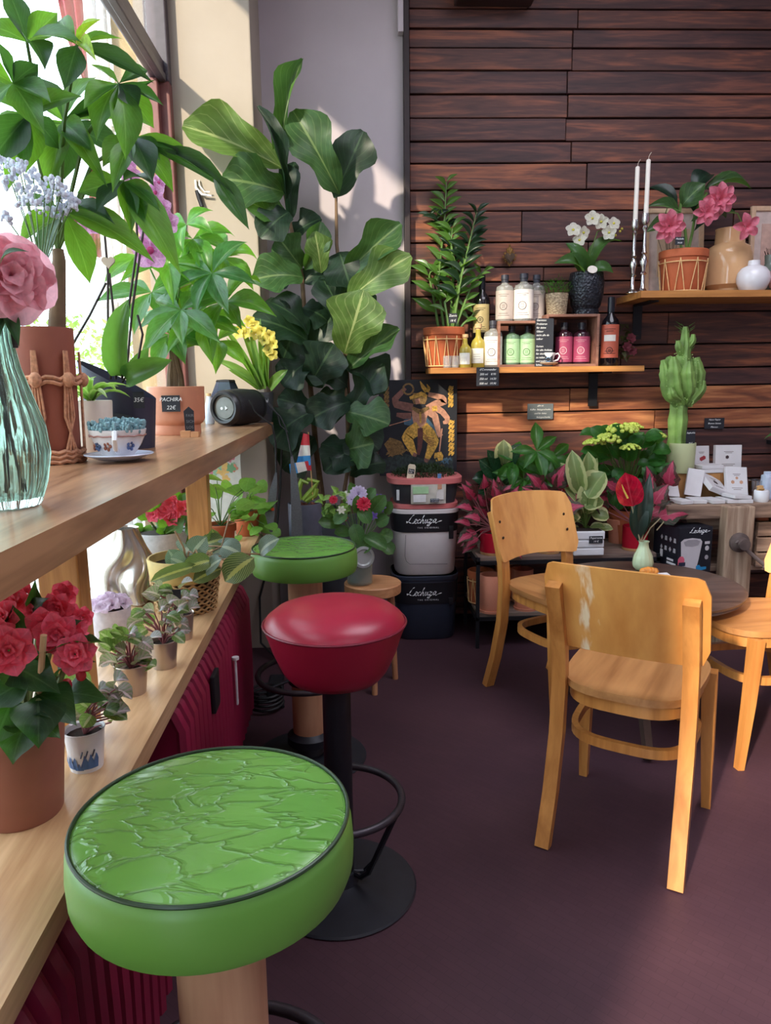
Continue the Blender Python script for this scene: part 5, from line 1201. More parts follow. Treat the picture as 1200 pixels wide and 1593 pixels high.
for k, (px, rz, y) in enumerate(((1058, .2, 3.36), (1083, -.1, 3.37), (1108, .1, 3.36), (1132, .05, 3.365), (1153, -.06, 3.36))):
    pack(px, 783, y, .064, .017, .11, 0, 0, rz, ['leftmost flat white packet along the bench edge', 'second flat white packet from the left along the bench edge', 'middle flat white packet along the bench edge', 'fourth flat white packet from the left along the bench edge', 'rightmost flat white packet along the bench edge'][k], z=zb)
pack(1146, 776, 3.36, .09, .016, .10, 0, .06, .15, 'flat white packet lying on top of the rightmost ones', z=zb+.019)
o = MB().lathe([(0, 0), (.036, 0), (.037, .003), (.037, .085), (.039, .088), (.037, .090), (.035, .088), (.035, .01), (0, .01)], 28).build('tin_can', silver, None, (PY(1177, 760, 3.46).x, 3.46, bz)); tag(o, 'shiny tin can on the bench near the right edge', 'tin')
o = thing('paper_bag', 'small blue-white paper bag at the right edge of the bench', 'bag', (PY(1197, 760, 3.42).x, 3.42, bz)); MB().box((0, 0, .06), (.07, .05, .12), bev=.012).build('bag', mat('blue_white_paper', (196, 206, 226), .6), o, smooth=False); MB().box((0, .0, .125), (.06, .012, .02), bev=.003).build('folded_top', mat('blue_white_paper', (196, 206, 226), .6), o, smooth=False)
o = thing('biscuit_jar', 'small pale jar of biscuits on the bench behind the right chair', 'jar', (PY(1184, 785, 3.36).x, 3.36, bz)); MB().lathe([(0, 0), (.030, 0), (.034, .01), (.034, .05), (.030, .055), (.028, .05), (0, .048)], 24).build('jar', white_c, o)
for k in range(6): MB().ball((R.uniform(-.015, .015), R.uniform(-.012, .012), .058+.006*(k % 3)), .012, 6, (1.2, 1, .6)).build('biscuit', mat('tan_biscuit', (206, 160, 104), .8), o)
# wooden crate and little pot hanging right of the vise
o = thing('wooden_crate', 'small rough wooden crate under the bench edge right of the vise', 'crate', (PY(1186, 850, 3.40).x, 3.40, .365))
for z in (.03, .105, .18): MB().box((0, -.07, z), (.14, .014, .066), bev=.002).build('slat', old, o, smooth=False)
MB().box((-.063, 0, .105), (.014, .13, .21)).build('side_panel', old, o, smooth=False); MB().box((.063, 0, .105), (.014, .13, .21)).build('side_panel', old, o, smooth=False); MB().box((0, 0, .008), (.11, .13, .012)).build('bottom_panel', old, o, smooth=False); MB().box((0, 0, .190), (.112, .12, .01)).build('top_panel', old, o, smooth=False)
p = PY(1187, 810, 3.38); o = thing('succulent_pot', 'small green succulent in a terracotta pot on the little crate', 'plant', (p.x, 3.385, .365+.213)); pot(o, simple_pot(.028, .034, .05, .004, .012), terra, 'pot', .042, .029)
sg = blades('lance', leafmat('dark_succulent', (70, 116, 60), (90, 130, 80), (110, 160, 60), .4, veins=0), 2, nu=5)
for k in range(18): a = k*2.4; leaf(o, R.choice(sg), V((0, 0, .042)), V((math.cos(a), math.sin(a), R.uniform(.3, 2))), .045, .012)
# cactus
p = PY(1058, 735, 3.55); o = thing('cactus', 'branching green cactus in a pale green pot between the packets', 'cactus', (p.x, 3.55, zk)); L0 = V(o.location); k = MPX(p)
pot(o, simple_pot(.064, .068, 46*k, .006), mat('pale_green_pot', (200, 206, 158), .5, var=.02), 'pot', 40*k, .06)
cg = mat('cactus_green', (126, 160, 82), .55, var=.35, scale=14, bmp=.1); cedge = mat('cactus_edge', (150, 178, 100), .6)
def arm(pts, rs, ribs=4, name='arm'):
    P3 = [PY(a, b, 3.55+d)-L0 for a, b, d in pts]; fine = []; fr_ = []
    for i in range(len(P3)-1):
        for q in range(5): t = q/5; fine.append(P3[i].lerp(P3[i+1], t)); fr_.append((rs[i]*(1-t)+rs[i+1]*t)*k)
    fine.append(P3[-1]); fr_.append(rs[-1]*k); n = ribs*6; mb = MB(); vs = []; fs = []
    for i, c in enumerate(fine):
        t = (fine[min(i+1, len(fine)-1)]-fine[max(i-1, 0)]).normalized(); x = t.cross(V((0, 1, .01))).normalized(); y = x.cross(t)
        wob = 1+.08*math.sin(i*2.1)
        for j in range(n):
            a = 2*PI*j/n; r_ = fr_[i]*wob*(.62+.38*abs(math.cos(a*ribs/2))**1.5); vs.append(c+x*math.cos(a)*r_+y*math.sin(a)*r_)
    for i in range(len(fine)-1):
        for j in range(n): l = (j+1) % n; fs.append((i*n+j, i*n+l, (i+1)*n+l, (i+1)*n+j))
    fs.append(tuple(range((len(fine)-1)*n, len(fine)*n))); mb.add(vs, fs); return mb.build(name, cg, o)
arm(((1052, 705, 0), (1056, 640, 0), (1062, 580, 0), (1066, 540, 0), (1067, 508, 0)), [15, 15, 13, 10, 4], 4, 'trunk')
for pts, rs in ((((1058, 632, -.01), (1040, 610, -.03), (1036, 580, -.04), (1032, 560, -.04)), [7, 11, 10, 4]), (((1062, 628, -.03), (1052, 605, -.06), (1050, 575, -.07), (1048, 555, -.07)), [7, 12, 11, 5]), (((1066, 625, -.03), (1072, 605, -.07), (1070, 580, -.08), (1072, 562, -.08)), [7, 11, 11, 5]), (((1068, 630, -.01), (1086, 610, -.03), (1088, 580, -.04), (1085, 556, -.04)), [7, 11, 10, 4]), (((1060, 600, 0), (1044, 585, .03), (1042, 560, .03), (1040, 555, .03)), [6, 9, 9, 4]), (((1066, 600, .0), (1080, 590, .03), (1080, 565, .03), (1078, 558, .03)), [6, 9, 8, 4]), (((1056, 622, -.05), (1046, 614, -.08), (1044, 603, -.08)), [6, 8, 4]), (((1076, 625, -.04), (1092, 605, -.05), (1094, 592, -.05)), [6, 8, 4]), (((1066, 560, 0), (1056, 540, -.02), (1055, 530, -.02)), [5, 6, 3]), (((1068, 545, 0), (1078, 530, -.01), (1079, 520, -.01)), [4, 6, 3])): arm(pts, rs)
mb = MB()
for _ in range(150):
    a, b = R.uniform(1034, 1094), R.uniform(520, 640); q = PY(a, b, 3.47)-L0
    if ((a-1064)/30)**2+((b-590)/50)**2 < 1: mb.ball(tuple(q+V((0, R.uniform(-.01, .03), 0))), .0028, 4)
mb.build('areoles', cedge, o)['kind'] = 'stuff'
mb = MB()
for _ in range(46):
    a, b = R.uniform(1048, 1086), R.uniform(500, 545); q = PY(a, b, 3.55)-L0; c0 = PY(1067, b+8, 3.55)-L0; d = (q-c0); mb.tube([tuple(c0+d*.4), tuple(q+V((0, R.uniform(-.02, .02), .004)))], [.0022, .0006], 4)
mb.build('leaf_tufts', stem_g, o)['kind'] = 'stuff'
card(o, .05, .075, ['Euphorbia', '', '39 €'], 'tag', .002, None, (.018, -.055, 46*k-.012), .011, .2)
# leaf edge showing at the right border
o = thing('wall_plant', 'plant with small green leaves reaching in at the right edge by the planks', 'plant', (PY(1225, 640, 3.6).x, 3.6, PY(1225, 700, 3.6).z))
MB().lathe([(0, 0), (.05, 0), (.06, .07), (.055, .07), (.05, .05), (0, .05)], 20).build('pot', terra, o); MB().box((0, .09, .03), (.02, .11, .02)).build('hanger', blackm, o, smooth=False)
for k in range(14): leaf(o, R.choice(sg), V((0, 0, .06)), V((R.uniform(-1.2, .3), R.uniform(-.6, .2), R.uniform(-.4, 1.4))), .12, .03)

# ================================================================== ON THE ROUND TABLE
p = PZ(1000, 886, TZ)
o = thing('flower_vase', 'pale green ribbed vase with a red anthurium on the round table', 'vase', (p.x, p.y, TZ)); yv = p.y; L0 = V(o.location); k = MPX(p)
hv = PY(997, 842, yv).z-TZ
MB().lathe([(0, 0), (.016*1.5, 0), (.036, hv*.10), (.039, hv*.25), (.034, hv*.5), (.020, hv*.78), (.017, hv*.92), (.021, hv), (.018, hv), (.014, hv*.9)], 48, rib=lambda a, z: 1+.035*math.cos(a*14)*(1 if z < hv*.8 else .2)).build('vase_body', mat('celadon_glass', (190, 206, 170), .12, var=.03), o)
mb = MB()
for pts, r_ in ((((997, 845), (990, 815), (983, 785), (983, 775)), .003), (((998, 845), (1005, 810), (1010, 790)), .002), (((999, 845), (1012, 822), (1028, 806), (1033, 812), (1022, 825)), .0025), (((997, 845), (1003, 820), (1018, 790)), .002)): mb.tube([PY(a, b, yv)-L0 for a, b in pts], r_, 6)
mb.build('stems', mat('pale_pink_green_stem', (160, 150, 120), .5), o)
ant = leafmat('anthurium_spathe', (196, 22, 56), (226, 90, 110), (230, 40, 70), .18, veins=4, slope=2)
leafpx(o, blade('oval', ant, .06, .16, .03, nu=14, nv=4), (985, 788, yv-.012), (973, 735, yv-.03), 40, 1.0, 'spathe')
MB().tube([PY(a, b, yv-.03)-L0 for a, b in ((977, 775), (971, 763), (967, 752))], [.004, .0035, .0015], 8).build('spadix', mat('yellow_spadix', (226, 190, 90), .6), o)
dkl = blades('ellip', leafmat('dark_vase_leaf', (36, 52, 48), (70, 90, 80), (60, 90, 60), .35, veins=0), 2)
for a, b, c, d, w__ in ((992, 842, 1000, 762, 24), (1000, 838, 1012, 735, 22), (995, 842, 985, 780, 20)): leafpx(o, R.choice(dkl), (a, b, yv+.02), (c, d, yv+.03), w__, .7)
p = PZ(1005, 897, TZ); o = thing('pastry', 'golden flaky pastry beside the vase on the round table', 'food', (p.x, p.y-.03, TZ))
pm = mat('golden_pastry', (216, 136, 56), .5, var=.35, scale=60, bmp=.5)
MB().lathe([(0, .003), (.045, .003), (.055, .010), (.056, .012), (0, .012)], 28).build('plate', white_c, o)
for k in range(5): a = (k-2)*.42; MB().ball((.030*math.sin(a), .012*math.cos(a)-.006, .028), .017-.002*abs(k-2), 10, (1.05, 1.2, .95)).build('fold', pm, o)
p = PZ(1032, 897, TZ); o = thing('folded_receipt', 'small folded white paper on the table next to the pastry', 'paper', (p.x, p.y, TZ)); MB().box((0, 0, .0012), (.055, .035, .002), .2).build('lower_leaf', packet, o, smooth=False); m_ = MB().box((0, 0, 0), (.055, .035, .001), .2).build('upper_leaf', packet, o, (0, 0, .006), smooth=False); m_.rotation_euler = (.2, .05, 0)
# ================================================================== UPPER COUNTER
L_IN = .17/.18
def on_counter(px, py): return PZ(px, py, ZC)
rope = mat('tan_rope', (196, 140, 108), .85, var=.25, scale=120, bmp=.6)
# ribbed green glass vase with a pink bloom
p = on_counter(30, 797); kv = MPX(p); L0 = PY(12, 780, p.y+.05); L0.z = ZC
o = thing('glass_vase', 'ribbed sea-green glass vase nearest the camera on the counter', 'vase', L0)
gm, gn, gp_, go_ = _new('sea_green_glass'); MATS['sea_green_glass'] = gm
gp_.inputs['Base Color'].default_value = hx((190, 208, 198)); gp_.inputs['Roughness'].default_value = .04; gp_.inputs['Transmission Weight'].default_value = .92; gp_.inputs['IOR'].default_value = 1.35
def swirl(a, z): return 1+.045*math.sin(a*22+z*9)
k = kv
pr = [(0, .002), (.048, .002), (.052, .008), (.062, .035), (.070, .075), (.066, .115), (.052, .155), (.038, .195), (.031, .23), (.030, .26), (.034, .292), (.0315, .292), (.0275, .26), (.0285, .23), (.0355, .195), (.049, .155), (.062, .115), (.066, .075), (.058, .035), (.048, .014), (0, .012)]
sc_ = .86
MB().lathe([(r*sc_, z*1.0) for r, z in pr], 132, rib=swirl).build('vase_body', gm, o)
mb = MB().tube([(0, 0, .02), (.01, 0, .15), (.0, 0, .26), (-.005, .0, .32)], .004, 6).tube([(.02, .01, .02), (.0, 0, .2), (.01, .0, .29), (.05, .01, .33)], .003, 6); mb.build('stems', dark_st, o)
bp = blades('petal', leafmat('blush_petal', (232, 150, 164), (240, 180, 190), (250, 190, 200), .6, veins=0), 4, (.1, .35), (.15, .35), .03, nu=8)
b = thing('pink_bloom', 'large blush pink bloom standing in the green glass vase', 'flower', PY(14, 436, L0.y)); c = V((0, 0, 0)); face = V((.5, -.75, .1))
for n_, r_, t_, of in ((7, .058, .05, 0), (7, .050, .35, .4), (6, .040, .8, .2), (5, .028, 1.6, .5)): flower(b, c+face.normalized()*t_*.008, r_, n_, bp, face, 1.05, off=of, tilt=t_)
MB().tube([(0, 0, 0), (-.004, .0, -.03), (.0, .0, -.09)], .004, 6).build('stem', dark_st, b)
lfd = leafmat('dark_filler_leaf', (34, 66, 44), (70, 100, 70), (80, 130, 60), .4, veins=0); ld = blades('lance', lfd, 3)
leafpx(b, ld[0], (0, 412, L0.y-.06), (46, 392, L0.y-.07), 14, .4)
for a_, c_ in (((20, 480), (-10, 560)), ((10, 478), (30, 540)), ((30, 475), (-20, 500))): leafpx(b, R.choice(ld), a_+(L0.y-.0,), c_+(L0.y-.02,), 22, .6)
# white baby's breath spray over it
o = thing('babys_breath', 'spray of tiny white flowers above the pink bloom', 'flower', PY(60, 370, L0.y+.1)); mb = MB(); ms = MB()
Lb = V(o.location)
for cx_, cy_, r_ in ((12, 255, 18), (30, 262, 20), (18, 285, 22), (52, 275, 20), (70, 290, 18), (85, 285, 16), (95, 300, 14), (108, 310, 16), (70, 320, 22), (45, 318, 22), (10, 340, 12), (115, 318, 12), (40, 300, 20), (88, 330, 14), (100, 325, 12), (34, 258, 10)):
    c = PY(cx_, cy_, L0.y+.1+R.uniform(-.03, .03))-Lb; kk = MPX(c+Lb)
    ms.tube([(0, .0, -.05), tuple(c*.5+V((0, 0, -.02))), tuple(c)], .0009, 4)
    for _ in range(20): q = c+V((R.uniform(-1, 1), R.uniform(-1, 1), R.uniform(-1, 1)))*r_*.62*kk; mb.ball(tuple(q), R.uniform(.0022, .0042), 5)
mb.build('blossoms', mat('tiny_white_blossom', (222, 228, 240), .7), o)['kind'] = 'stuff'
ms.tube([(0, .0, -.05), (-.02, -.05, -.10), (-.02, -.09, -.18)], .0015, 5).build('stems', stem_g, o)

# terracotta pot in rope netting with the tall money tree
p = on_counter(84, 724); yT = p.y+.065; xT = PY(80, 700, yT).x
o = thing('tall_money_tree', 'tall money tree in a rope-netted terracotta pot, its big leaves filling the upper left window', 'plant', (xT, yT, ZC)); L0 = V(o.location); k = MPX(L0)
hT = 203*k; rT = 46*k
brown = mat('brown_terracotta', (150, 84, 66), .7, var=.08, scale=12)
pot(o, simple_pot(rT*.93, rT*1.0, hT, .006), brown, 'pot', hT-.02, rT-.01)
mb = MB()
for zf in (.60, .635): mb.tube([((rT+.006)*math.cos(a*PI/16), (rT+.006)*math.sin(a*PI/16), hT*zf+.004*math.sin(a*2.2)) for a in range(32)], .0048, 6, closed=True)
for zf in (.02, .055, .09): mb.tube([((rT*.95+.006)*math.cos(a*PI/16), (rT*.95+.006)*math.sin(a*PI/16), hT*zf+.003*math.sin(a*3)) for a in range(32)], .0052, 6, closed=True)
for q in range(7):
    a = q*2*PI/7-.55
    for d in (-.16, -.06, .06, .16): mb.tube([((rT+.007)*math.cos(a+d*.25), (rT+.007)*math.sin(a+d*.25), hT*.83), ((rT+.007)*math.cos(a+d*.5), (rT+.007)*math.sin(a+d*.5), hT*.62), ((rT*.97+.007)*math.cos(a+d*1.0), (rT*.97+.007)*math.sin(a+d*1.0), hT*.35), ((rT*.95+.007)*math.cos(a-d*1.4), (rT*.95+.007)*math.sin(a-d*1.4), hT*.07)], .0028, 6)
    mb.ball(((rT+.010)*math.cos(a), (rT+.010)*math.sin(a), hT*.62), .014, 8, (1, 1, 1.2))
mb.build('rope_netting', rope, o)['kind'] = 'stuff'
mb = MB(); tr = [PY(88, 530, yT)-L0, PY(90, 470, yT)-L0, PY(92, 405, yT)-L0, PY(90, 388, yT)-L0]; mb.tube(tr, [.020, .017, .014, .012], 10); mb.build('trunk', stem_b, o)
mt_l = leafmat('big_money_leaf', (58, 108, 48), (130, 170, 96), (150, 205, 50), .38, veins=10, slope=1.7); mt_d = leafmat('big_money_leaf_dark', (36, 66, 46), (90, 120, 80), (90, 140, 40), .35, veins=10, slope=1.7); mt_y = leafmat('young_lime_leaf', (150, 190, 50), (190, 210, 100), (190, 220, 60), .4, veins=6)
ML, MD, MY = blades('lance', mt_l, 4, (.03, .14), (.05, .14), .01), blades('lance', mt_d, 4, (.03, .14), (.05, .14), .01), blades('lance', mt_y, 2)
mb = MB()
hubs = {'A': (100, 192, -.05), 'B': (42, 66, -.2), 'C': (98, 188, .0), 'D': (45, 178, -.16), 'E': (185, 130, -.18), 'F': (208, 214, -.12), 'G': (100, 330, -.08), 'H': (192, 282, -.1), 'I': (20, 130, -.2), 'J': (120, 70, -.22)}
HP = {n: PY(a, b, yT+d)-L0 for n, (a, b, d) in hubs.items()}
for n, h in HP.items(): q = tr[3]; mb.tube([tuple(q), tuple(q.lerp(h, .5)+V((0, 0, .06))), tuple(h)], [.0055, .004, .003], 6)
mb.build('branches', stem_g, o)
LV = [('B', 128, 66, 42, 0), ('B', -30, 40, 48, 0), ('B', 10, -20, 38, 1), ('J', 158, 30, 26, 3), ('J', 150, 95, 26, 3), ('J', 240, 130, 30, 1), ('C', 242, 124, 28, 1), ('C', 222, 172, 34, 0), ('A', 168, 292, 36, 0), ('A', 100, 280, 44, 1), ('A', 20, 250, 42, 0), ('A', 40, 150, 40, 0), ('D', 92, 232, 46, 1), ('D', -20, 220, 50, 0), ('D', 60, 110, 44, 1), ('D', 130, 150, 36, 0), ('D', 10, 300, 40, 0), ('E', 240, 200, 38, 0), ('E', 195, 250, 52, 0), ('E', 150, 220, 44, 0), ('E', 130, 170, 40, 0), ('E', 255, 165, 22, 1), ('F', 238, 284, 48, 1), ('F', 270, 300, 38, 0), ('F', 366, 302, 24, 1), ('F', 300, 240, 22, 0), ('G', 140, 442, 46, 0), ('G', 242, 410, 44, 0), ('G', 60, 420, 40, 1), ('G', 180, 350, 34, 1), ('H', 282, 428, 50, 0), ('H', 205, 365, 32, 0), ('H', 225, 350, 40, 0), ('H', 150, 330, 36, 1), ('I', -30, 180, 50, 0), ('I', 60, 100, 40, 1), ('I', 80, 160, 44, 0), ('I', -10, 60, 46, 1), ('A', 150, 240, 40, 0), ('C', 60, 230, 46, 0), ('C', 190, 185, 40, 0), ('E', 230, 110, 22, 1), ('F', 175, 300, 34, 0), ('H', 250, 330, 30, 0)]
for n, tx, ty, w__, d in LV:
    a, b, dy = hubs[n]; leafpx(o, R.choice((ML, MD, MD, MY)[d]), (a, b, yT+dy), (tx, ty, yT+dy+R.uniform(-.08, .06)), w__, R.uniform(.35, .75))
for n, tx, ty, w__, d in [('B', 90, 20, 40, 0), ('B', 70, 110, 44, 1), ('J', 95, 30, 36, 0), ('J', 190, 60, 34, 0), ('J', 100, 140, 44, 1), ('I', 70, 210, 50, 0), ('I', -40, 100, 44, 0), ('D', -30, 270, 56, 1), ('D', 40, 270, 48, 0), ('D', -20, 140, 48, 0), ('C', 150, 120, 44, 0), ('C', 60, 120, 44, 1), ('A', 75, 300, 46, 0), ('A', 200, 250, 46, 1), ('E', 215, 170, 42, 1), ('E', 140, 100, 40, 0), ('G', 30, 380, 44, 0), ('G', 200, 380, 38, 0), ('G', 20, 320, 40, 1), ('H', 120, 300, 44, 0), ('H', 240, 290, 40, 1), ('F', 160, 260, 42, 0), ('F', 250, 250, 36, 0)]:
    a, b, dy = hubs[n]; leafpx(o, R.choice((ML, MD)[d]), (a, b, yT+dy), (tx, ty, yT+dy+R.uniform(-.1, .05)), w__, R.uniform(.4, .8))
leafpx(o, MD[0], (330, 268, yT-.1), (388, 358, yT-.12), 34, .8); leafpx(o, MD[1], (245, 232, yT-.1), (366, 305, yT-.12), 26, .7)

# cream pot with a striped dracaena
yv = 1.89
o = thing('striped_plant', 'small striped spider plant in a cream pot behind the teacup', 'plant', (PY(147, 690, yv).x, yv, ZC)); k = MPX(V(o.location))
pot(o, simple_pot(27*k, 31*k, 82*k, .005), cream, 'pot', 76*k, 27*k)
st = leafmat('striped_strap', (72, 140, 44), (214, 226, 150), (150, 210, 60), .35, pattern='edge', c2=(216, 226, 170), veins=0); sm = blades('strap', st, 3, (.2, .4), (.05, .1))
for j in range(20): a = j*2.4; d = V((math.cos(a), math.sin(a), R.uniform(.1, 1.1))); leaf(o, R.choice(sm), V((0, 0, 76*k)), d, R.uniform(.075, .115), .018)
# teacup with blue sedum
yv = 1.69
o = thing('sedum_teacup', 'patterned porcelain teacup full of blue-green sedum on a saucer', 'teacup', (PY(185, 700, yv).x, yv, ZC)); k = MPX(V(o.location))
saucer(o, 52*k, mat('blue_white_saucer', (206, 212, 232), .25)); teacup(o, 43*k, 44*k, white_c, 6*k, -1.35)
mb = MB()
for j in range(420):
    a = R.uniform(0, 2*PI); q = math.sqrt(R.random())*42*k; z = 46*k+R.uniform(0, 20*k)*(1-.3*(q/(43*k))**2); mb.ball((q*math.cos(a), q*math.sin(a), z), R.uniform(.0028, .0052), 5, (1, 1, 1.3))
mb.build('sedum', mat('blue_sedum', (128, 164, 172), .7, var=.3, scale=60), o)['kind'] = 'stuff'
for a, cl in ((-2.3, (70, 90, 130)), (-1.75, (150, 90, 70)), (-.75, (80, 100, 150)), (-2.9, (150, 90, 70))):
    rr_ = 39*k; fm = mat('cup_flower_%d' % cl[0], cl, .4)
    mb = MB()
    for j in range(5): b_ = a+.13*math.cos(j*1.26); mb.ball((rr_*.88*math.cos(b_), rr_*.88*math.sin(b_), 26*k+5*k*math.sin(j*1.26)), 3.2*k, 6, (.8, .8, 1))
    mb.build('painted_flower', fm, o)
MB().tube([(41.5*k*math.cos(j*PI/14), 41.5*k*math.sin(j*PI/14), 41*k+1.5*k*math.sin(j*3)) for j in range(28)], 1.3*k, 5, closed=True).build('gilt_rim', mat('pink_gilt_rim', (170, 120, 110), .4), o)
# dark tilted pot with the pink orchid
yv = 2.06
o = thing('pink_orchid', 'pink orchid in a dark slanted pot with a chalk label, behind the teacup', 'orchid', (PY(188, 670, yv).x, yv, ZC)); L0 = V(o.location); k = MPX(L0)
dpot = mat('dark_violet_pot', (52, 52, 72), .5, var=.05)
def slant(u, v):
    a = 2*PI*u; r_ = (50+6*v)*k; zt = (104+30*math.cos(a-PI*1.0))*k; return V((r_*math.cos(a), r_*math.sin(a)*.8, v*zt))
mb = MB().grid(slant, 40, 6); mb.build('pot', dpot, o); MB().lathe([(0, 60*k), (48*k, 60*k)], 20, sy=.8).build('soil', soil, o)
sg_ = MB().prism([(-48*k, 8*k), (44*k, 8*k), (44*k, 46*k), (20*k, 54*k), (-10*k, 58*k), (-48*k, 48*k)], 0, .004, lambda q: V((q.x, q.z-46*k, q.y))).build('chalk_label', slate, o, smooth=False)
text('I  our planb', 15*k, chalk, sg_, (-36*k, -46*k-.0006, 38*k)); card(o, 16*k, 24*k, ['35€'], 'price_tag', .003, None, (44*k, -48*k, 62*k), 9*k)
for a, b, c, d, w__, dy in ((190, 585, 200, 465, 38, -.02), (196, 590, 268, 560, 34, -.05), (185, 585, 186, 490, 26, .05), (200, 585, 232, 540, 24, .03)): leafpx(o, R.choice(o_p), (a, b, yv+dy), (c, d, yv+dy-.03), w__, .75)
mb = MB(); 
for pts in (((172, 590), (168, 500), (168, 425), (160, 330)), ((180, 590), (176, 480), (170, 425)), ((190, 590), (200, 480), (214, 380), (210, 290), (195, 262)), ((196, 590), (206, 480), (220, 380), (232, 300)), ((190, 595), (215, 560), (222, 520), (214, 490)), ((106, 548), (140, 490), (165, 440))): mb.tube([PY(a, b, yv-.03)-L0 for a, b in pts], .0032, 6)
mb.build('stakes_and_stems', dark_st, o)
pk = blades('round', leafmat('pink_orchid_petal', (216, 158, 204), (240, 206, 232), (236, 176, 216), .5, veins=9, slope=.3), 3, (.04, .1), (.05, .15), nu=6); mag = mat('magenta_lip', (190, 60, 120), .5)
for a, b, s_ in ((198, 254, .8), (204, 274, .8), (243, 300, .8), (254, 322, .8), (262, 345, .9), (228, 352, .8), (234, 390, 1.45), (118, 342, .9), (142, 346, .9), (246, 284, .6)):
    c = PY(a, b, yv+.02)-L0; f = V((R.uniform(-.4, .6), -1, R.uniform(-.5, .2))); flower(o, c, 19*k*s_, 5, pk, f, 1.1, off=PI/2, tilt=.15); MB().ball((0, 0, 0), 4*k*s_, 6).build('lip', mag, o, c+f.normalized()*3*k)
hp2 = [(x*.62, y*.55) for x, y in hp]
MB().prism(hp2, 0, .006, lambda q: V((q.x, -q.z, q.y))).build('heart_clip', mat('pale_wooden_heart', (206, 186, 166), .7), o, PY(169, 408, yv-.04)-L0, smooth=False)
# peach pot with the shorter money tree
yv = 2.60
o = thing('short_money_tree', 'bushy money tree in a peach pot with a PACHIRA price tag', 'plant', (PY(276, 650, yv).x, yv, ZC)); L0 = V(o.location); k = MPX(L0)
peach = mat('peach_pot', (212, 142, 112), .55, var=.05)
pot(o, [(0, 0), (34*k, 0), (35*k, .004), (35*k, 15*k), (39*k, 18*k), (42*k, 24*k), (43*k, 72*k), (42*k, 73*k), (39*k, 73*k), (38*k, 60*k)], peach, 'pot', 66*k, 38*k)
card(o, 27*k, 24*k, ['PACHIRA', '22€'], 'price_tag', .003, None, (2*k, -44.5*k, 36*k), 8*k)
mb = MB()
for d in (-8, 0, 9): mb.tube([(d*k*.8, 0, 62*k), (d*k*.7, .005*d/8, 90*k), (d*k*.25, 0, 118*k), (d*k*.5, 0, 150*k)], [.018, .014, .010, .006], 8)
mb.build('trunk', stem_b, o)
pm_l = leafmat('fresh_money_leaf', (66, 128, 44), (140, 180, 90), (160, 215, 50), .32, veins=8, slope=1.7); PM = blades('lance', pm_l, 4, (.05, .22), (.06, .16)); pm_b = leafmat('bluish_money_leaf', (60, 112, 62), (130, 160, 110), (140, 200, 60), .22, veins=8, slope=1.7); PB = blades('lance', pm_b, 3, (.05, .2), (.06, .16))  # second leaf colour is bluer and glossier than the first
mb = MB(); mb2 = 0
for hx_, hy_, dy, L_, n_ in ((282, 482, -.14, 80, 7), (262, 410, -.06, 80, 6), (330, 425, -.10, 82, 6), (300, 372, .02, 72, 6), (352, 470, -.04, 78, 6), (236, 455, .02, 76, 6), (318, 500, -.02, 70, 6), (265, 520, .05, 70, 6), (345, 400, .08, 70, 6), (225, 400, .1, 70, 5), (300, 440, .1, 80, 6), (338, 530, .1, 64, 5), (290, 350, -.02, 60, 5)):
    h = PY(hx_, hy_, yv+dy)-L0; mb.tube([(0, 0, 145*k), (h.x*.45, h.y*.45, 150*k+(h.z-150*k)*.6), tuple(h)], .0032, 6)
    palmate(o, h, L_*k, 30*k, n_, PM if R.random() < .7 else PB, axis=V((R.uniform(-.35, .35), -.75, .65)), droop=.45)
mb.build('branches', stem_g, o)
# little chalk sign on its wooden foot
p = on_counter(292, 672); o = thing('chalk_sign', 'small house-shaped chalk sign on a wooden foot by the peach pot', 'sign', (PY(293, 660, 2.44).x, 2.44, ZC)); k = MPX(V(o.location))
MB().box((-4*k, 0, 5*k), (15*k, .028, 10*k), bev=.001).box((10*k, 0, 4*k), (12*k, .028, 8*k), bev=.001).build('wooden_foot', wood('sign_foot', (190, 130, 86), (216, 160, 116), 'X'), o, smooth=False)
h = MB().prism([(-7*k, 9*k), (7*k, 9*k), (7.5*k, 40*k), (0, 47*k), (-8*k, 40*k)], 0, .004, lambda q: V((q.x+2*k, q.z-.002, q.y))).build('slate', slate, o, smooth=False); h.rotation_euler = (0, 0, .25)
for i, s_ in enumerate(('FAIR', 'SICH', 'LOS')): text(s_, 6*k, mat('faint_chalk', (130, 132, 138), .8), h, (-3*k, -.003, (33-9*i)*k))
# speaker
p = on_counter(372, 655); yv = 3.09; k = MPX(PY(372, 630, yv)); c = PY(372, 629, yv)
o = thing('bluetooth_speaker', 'black cylindrical portable speaker lying at the far end of the counter', 'speaker', (c.x, yv, ZC)); o.rotation_euler = (0, 0, 1.12)
rs = 27.5*k; hl = .105
sp_m = mat('black_speaker_fabric', (26, 26, 32), .6, var=.2, scale=200, bmp=.3); rub_m = mat('black_rubber', (36, 36, 40), .35)
def along(mb): mb.v = [(-z, y, x+rs+.002) for x, y, z in mb.v]; return mb      # lathe axis -> -X
along(MB().lathe([(rs*.80, -hl), (rs*.95, -hl+.012), (rs, -hl*.5), (rs*1.03, 0), (rs, hl*.5), (rs*.95, hl-.012), (rs*.80, hl)], 40)).build('body', sp_m, o)
along(MB().lathe([(rs*.70, hl-.004), (rs*.72, hl+.006), (rs*.84, hl+.008), (rs*.97, hl-.004), (rs*.98, hl-.018)], 40)).build('end_ring', rub_m, o); along(MB().lathe([(rs*.98, -hl+.018), (rs*.97, -hl+.004), (rs*.72, -hl-.006), (0, -hl+.004)], 40)).build('end_ring', rub_m, o)
rd = along(MB().lathe([(rs*.72, hl-.008), (rs*.60, hl-.012), (rs*.58, hl-.004), (0, hl-.002)], 40)).build('radiator_cone', mat('grey_speaker_cone', (128, 130, 126), .4, .1), o)
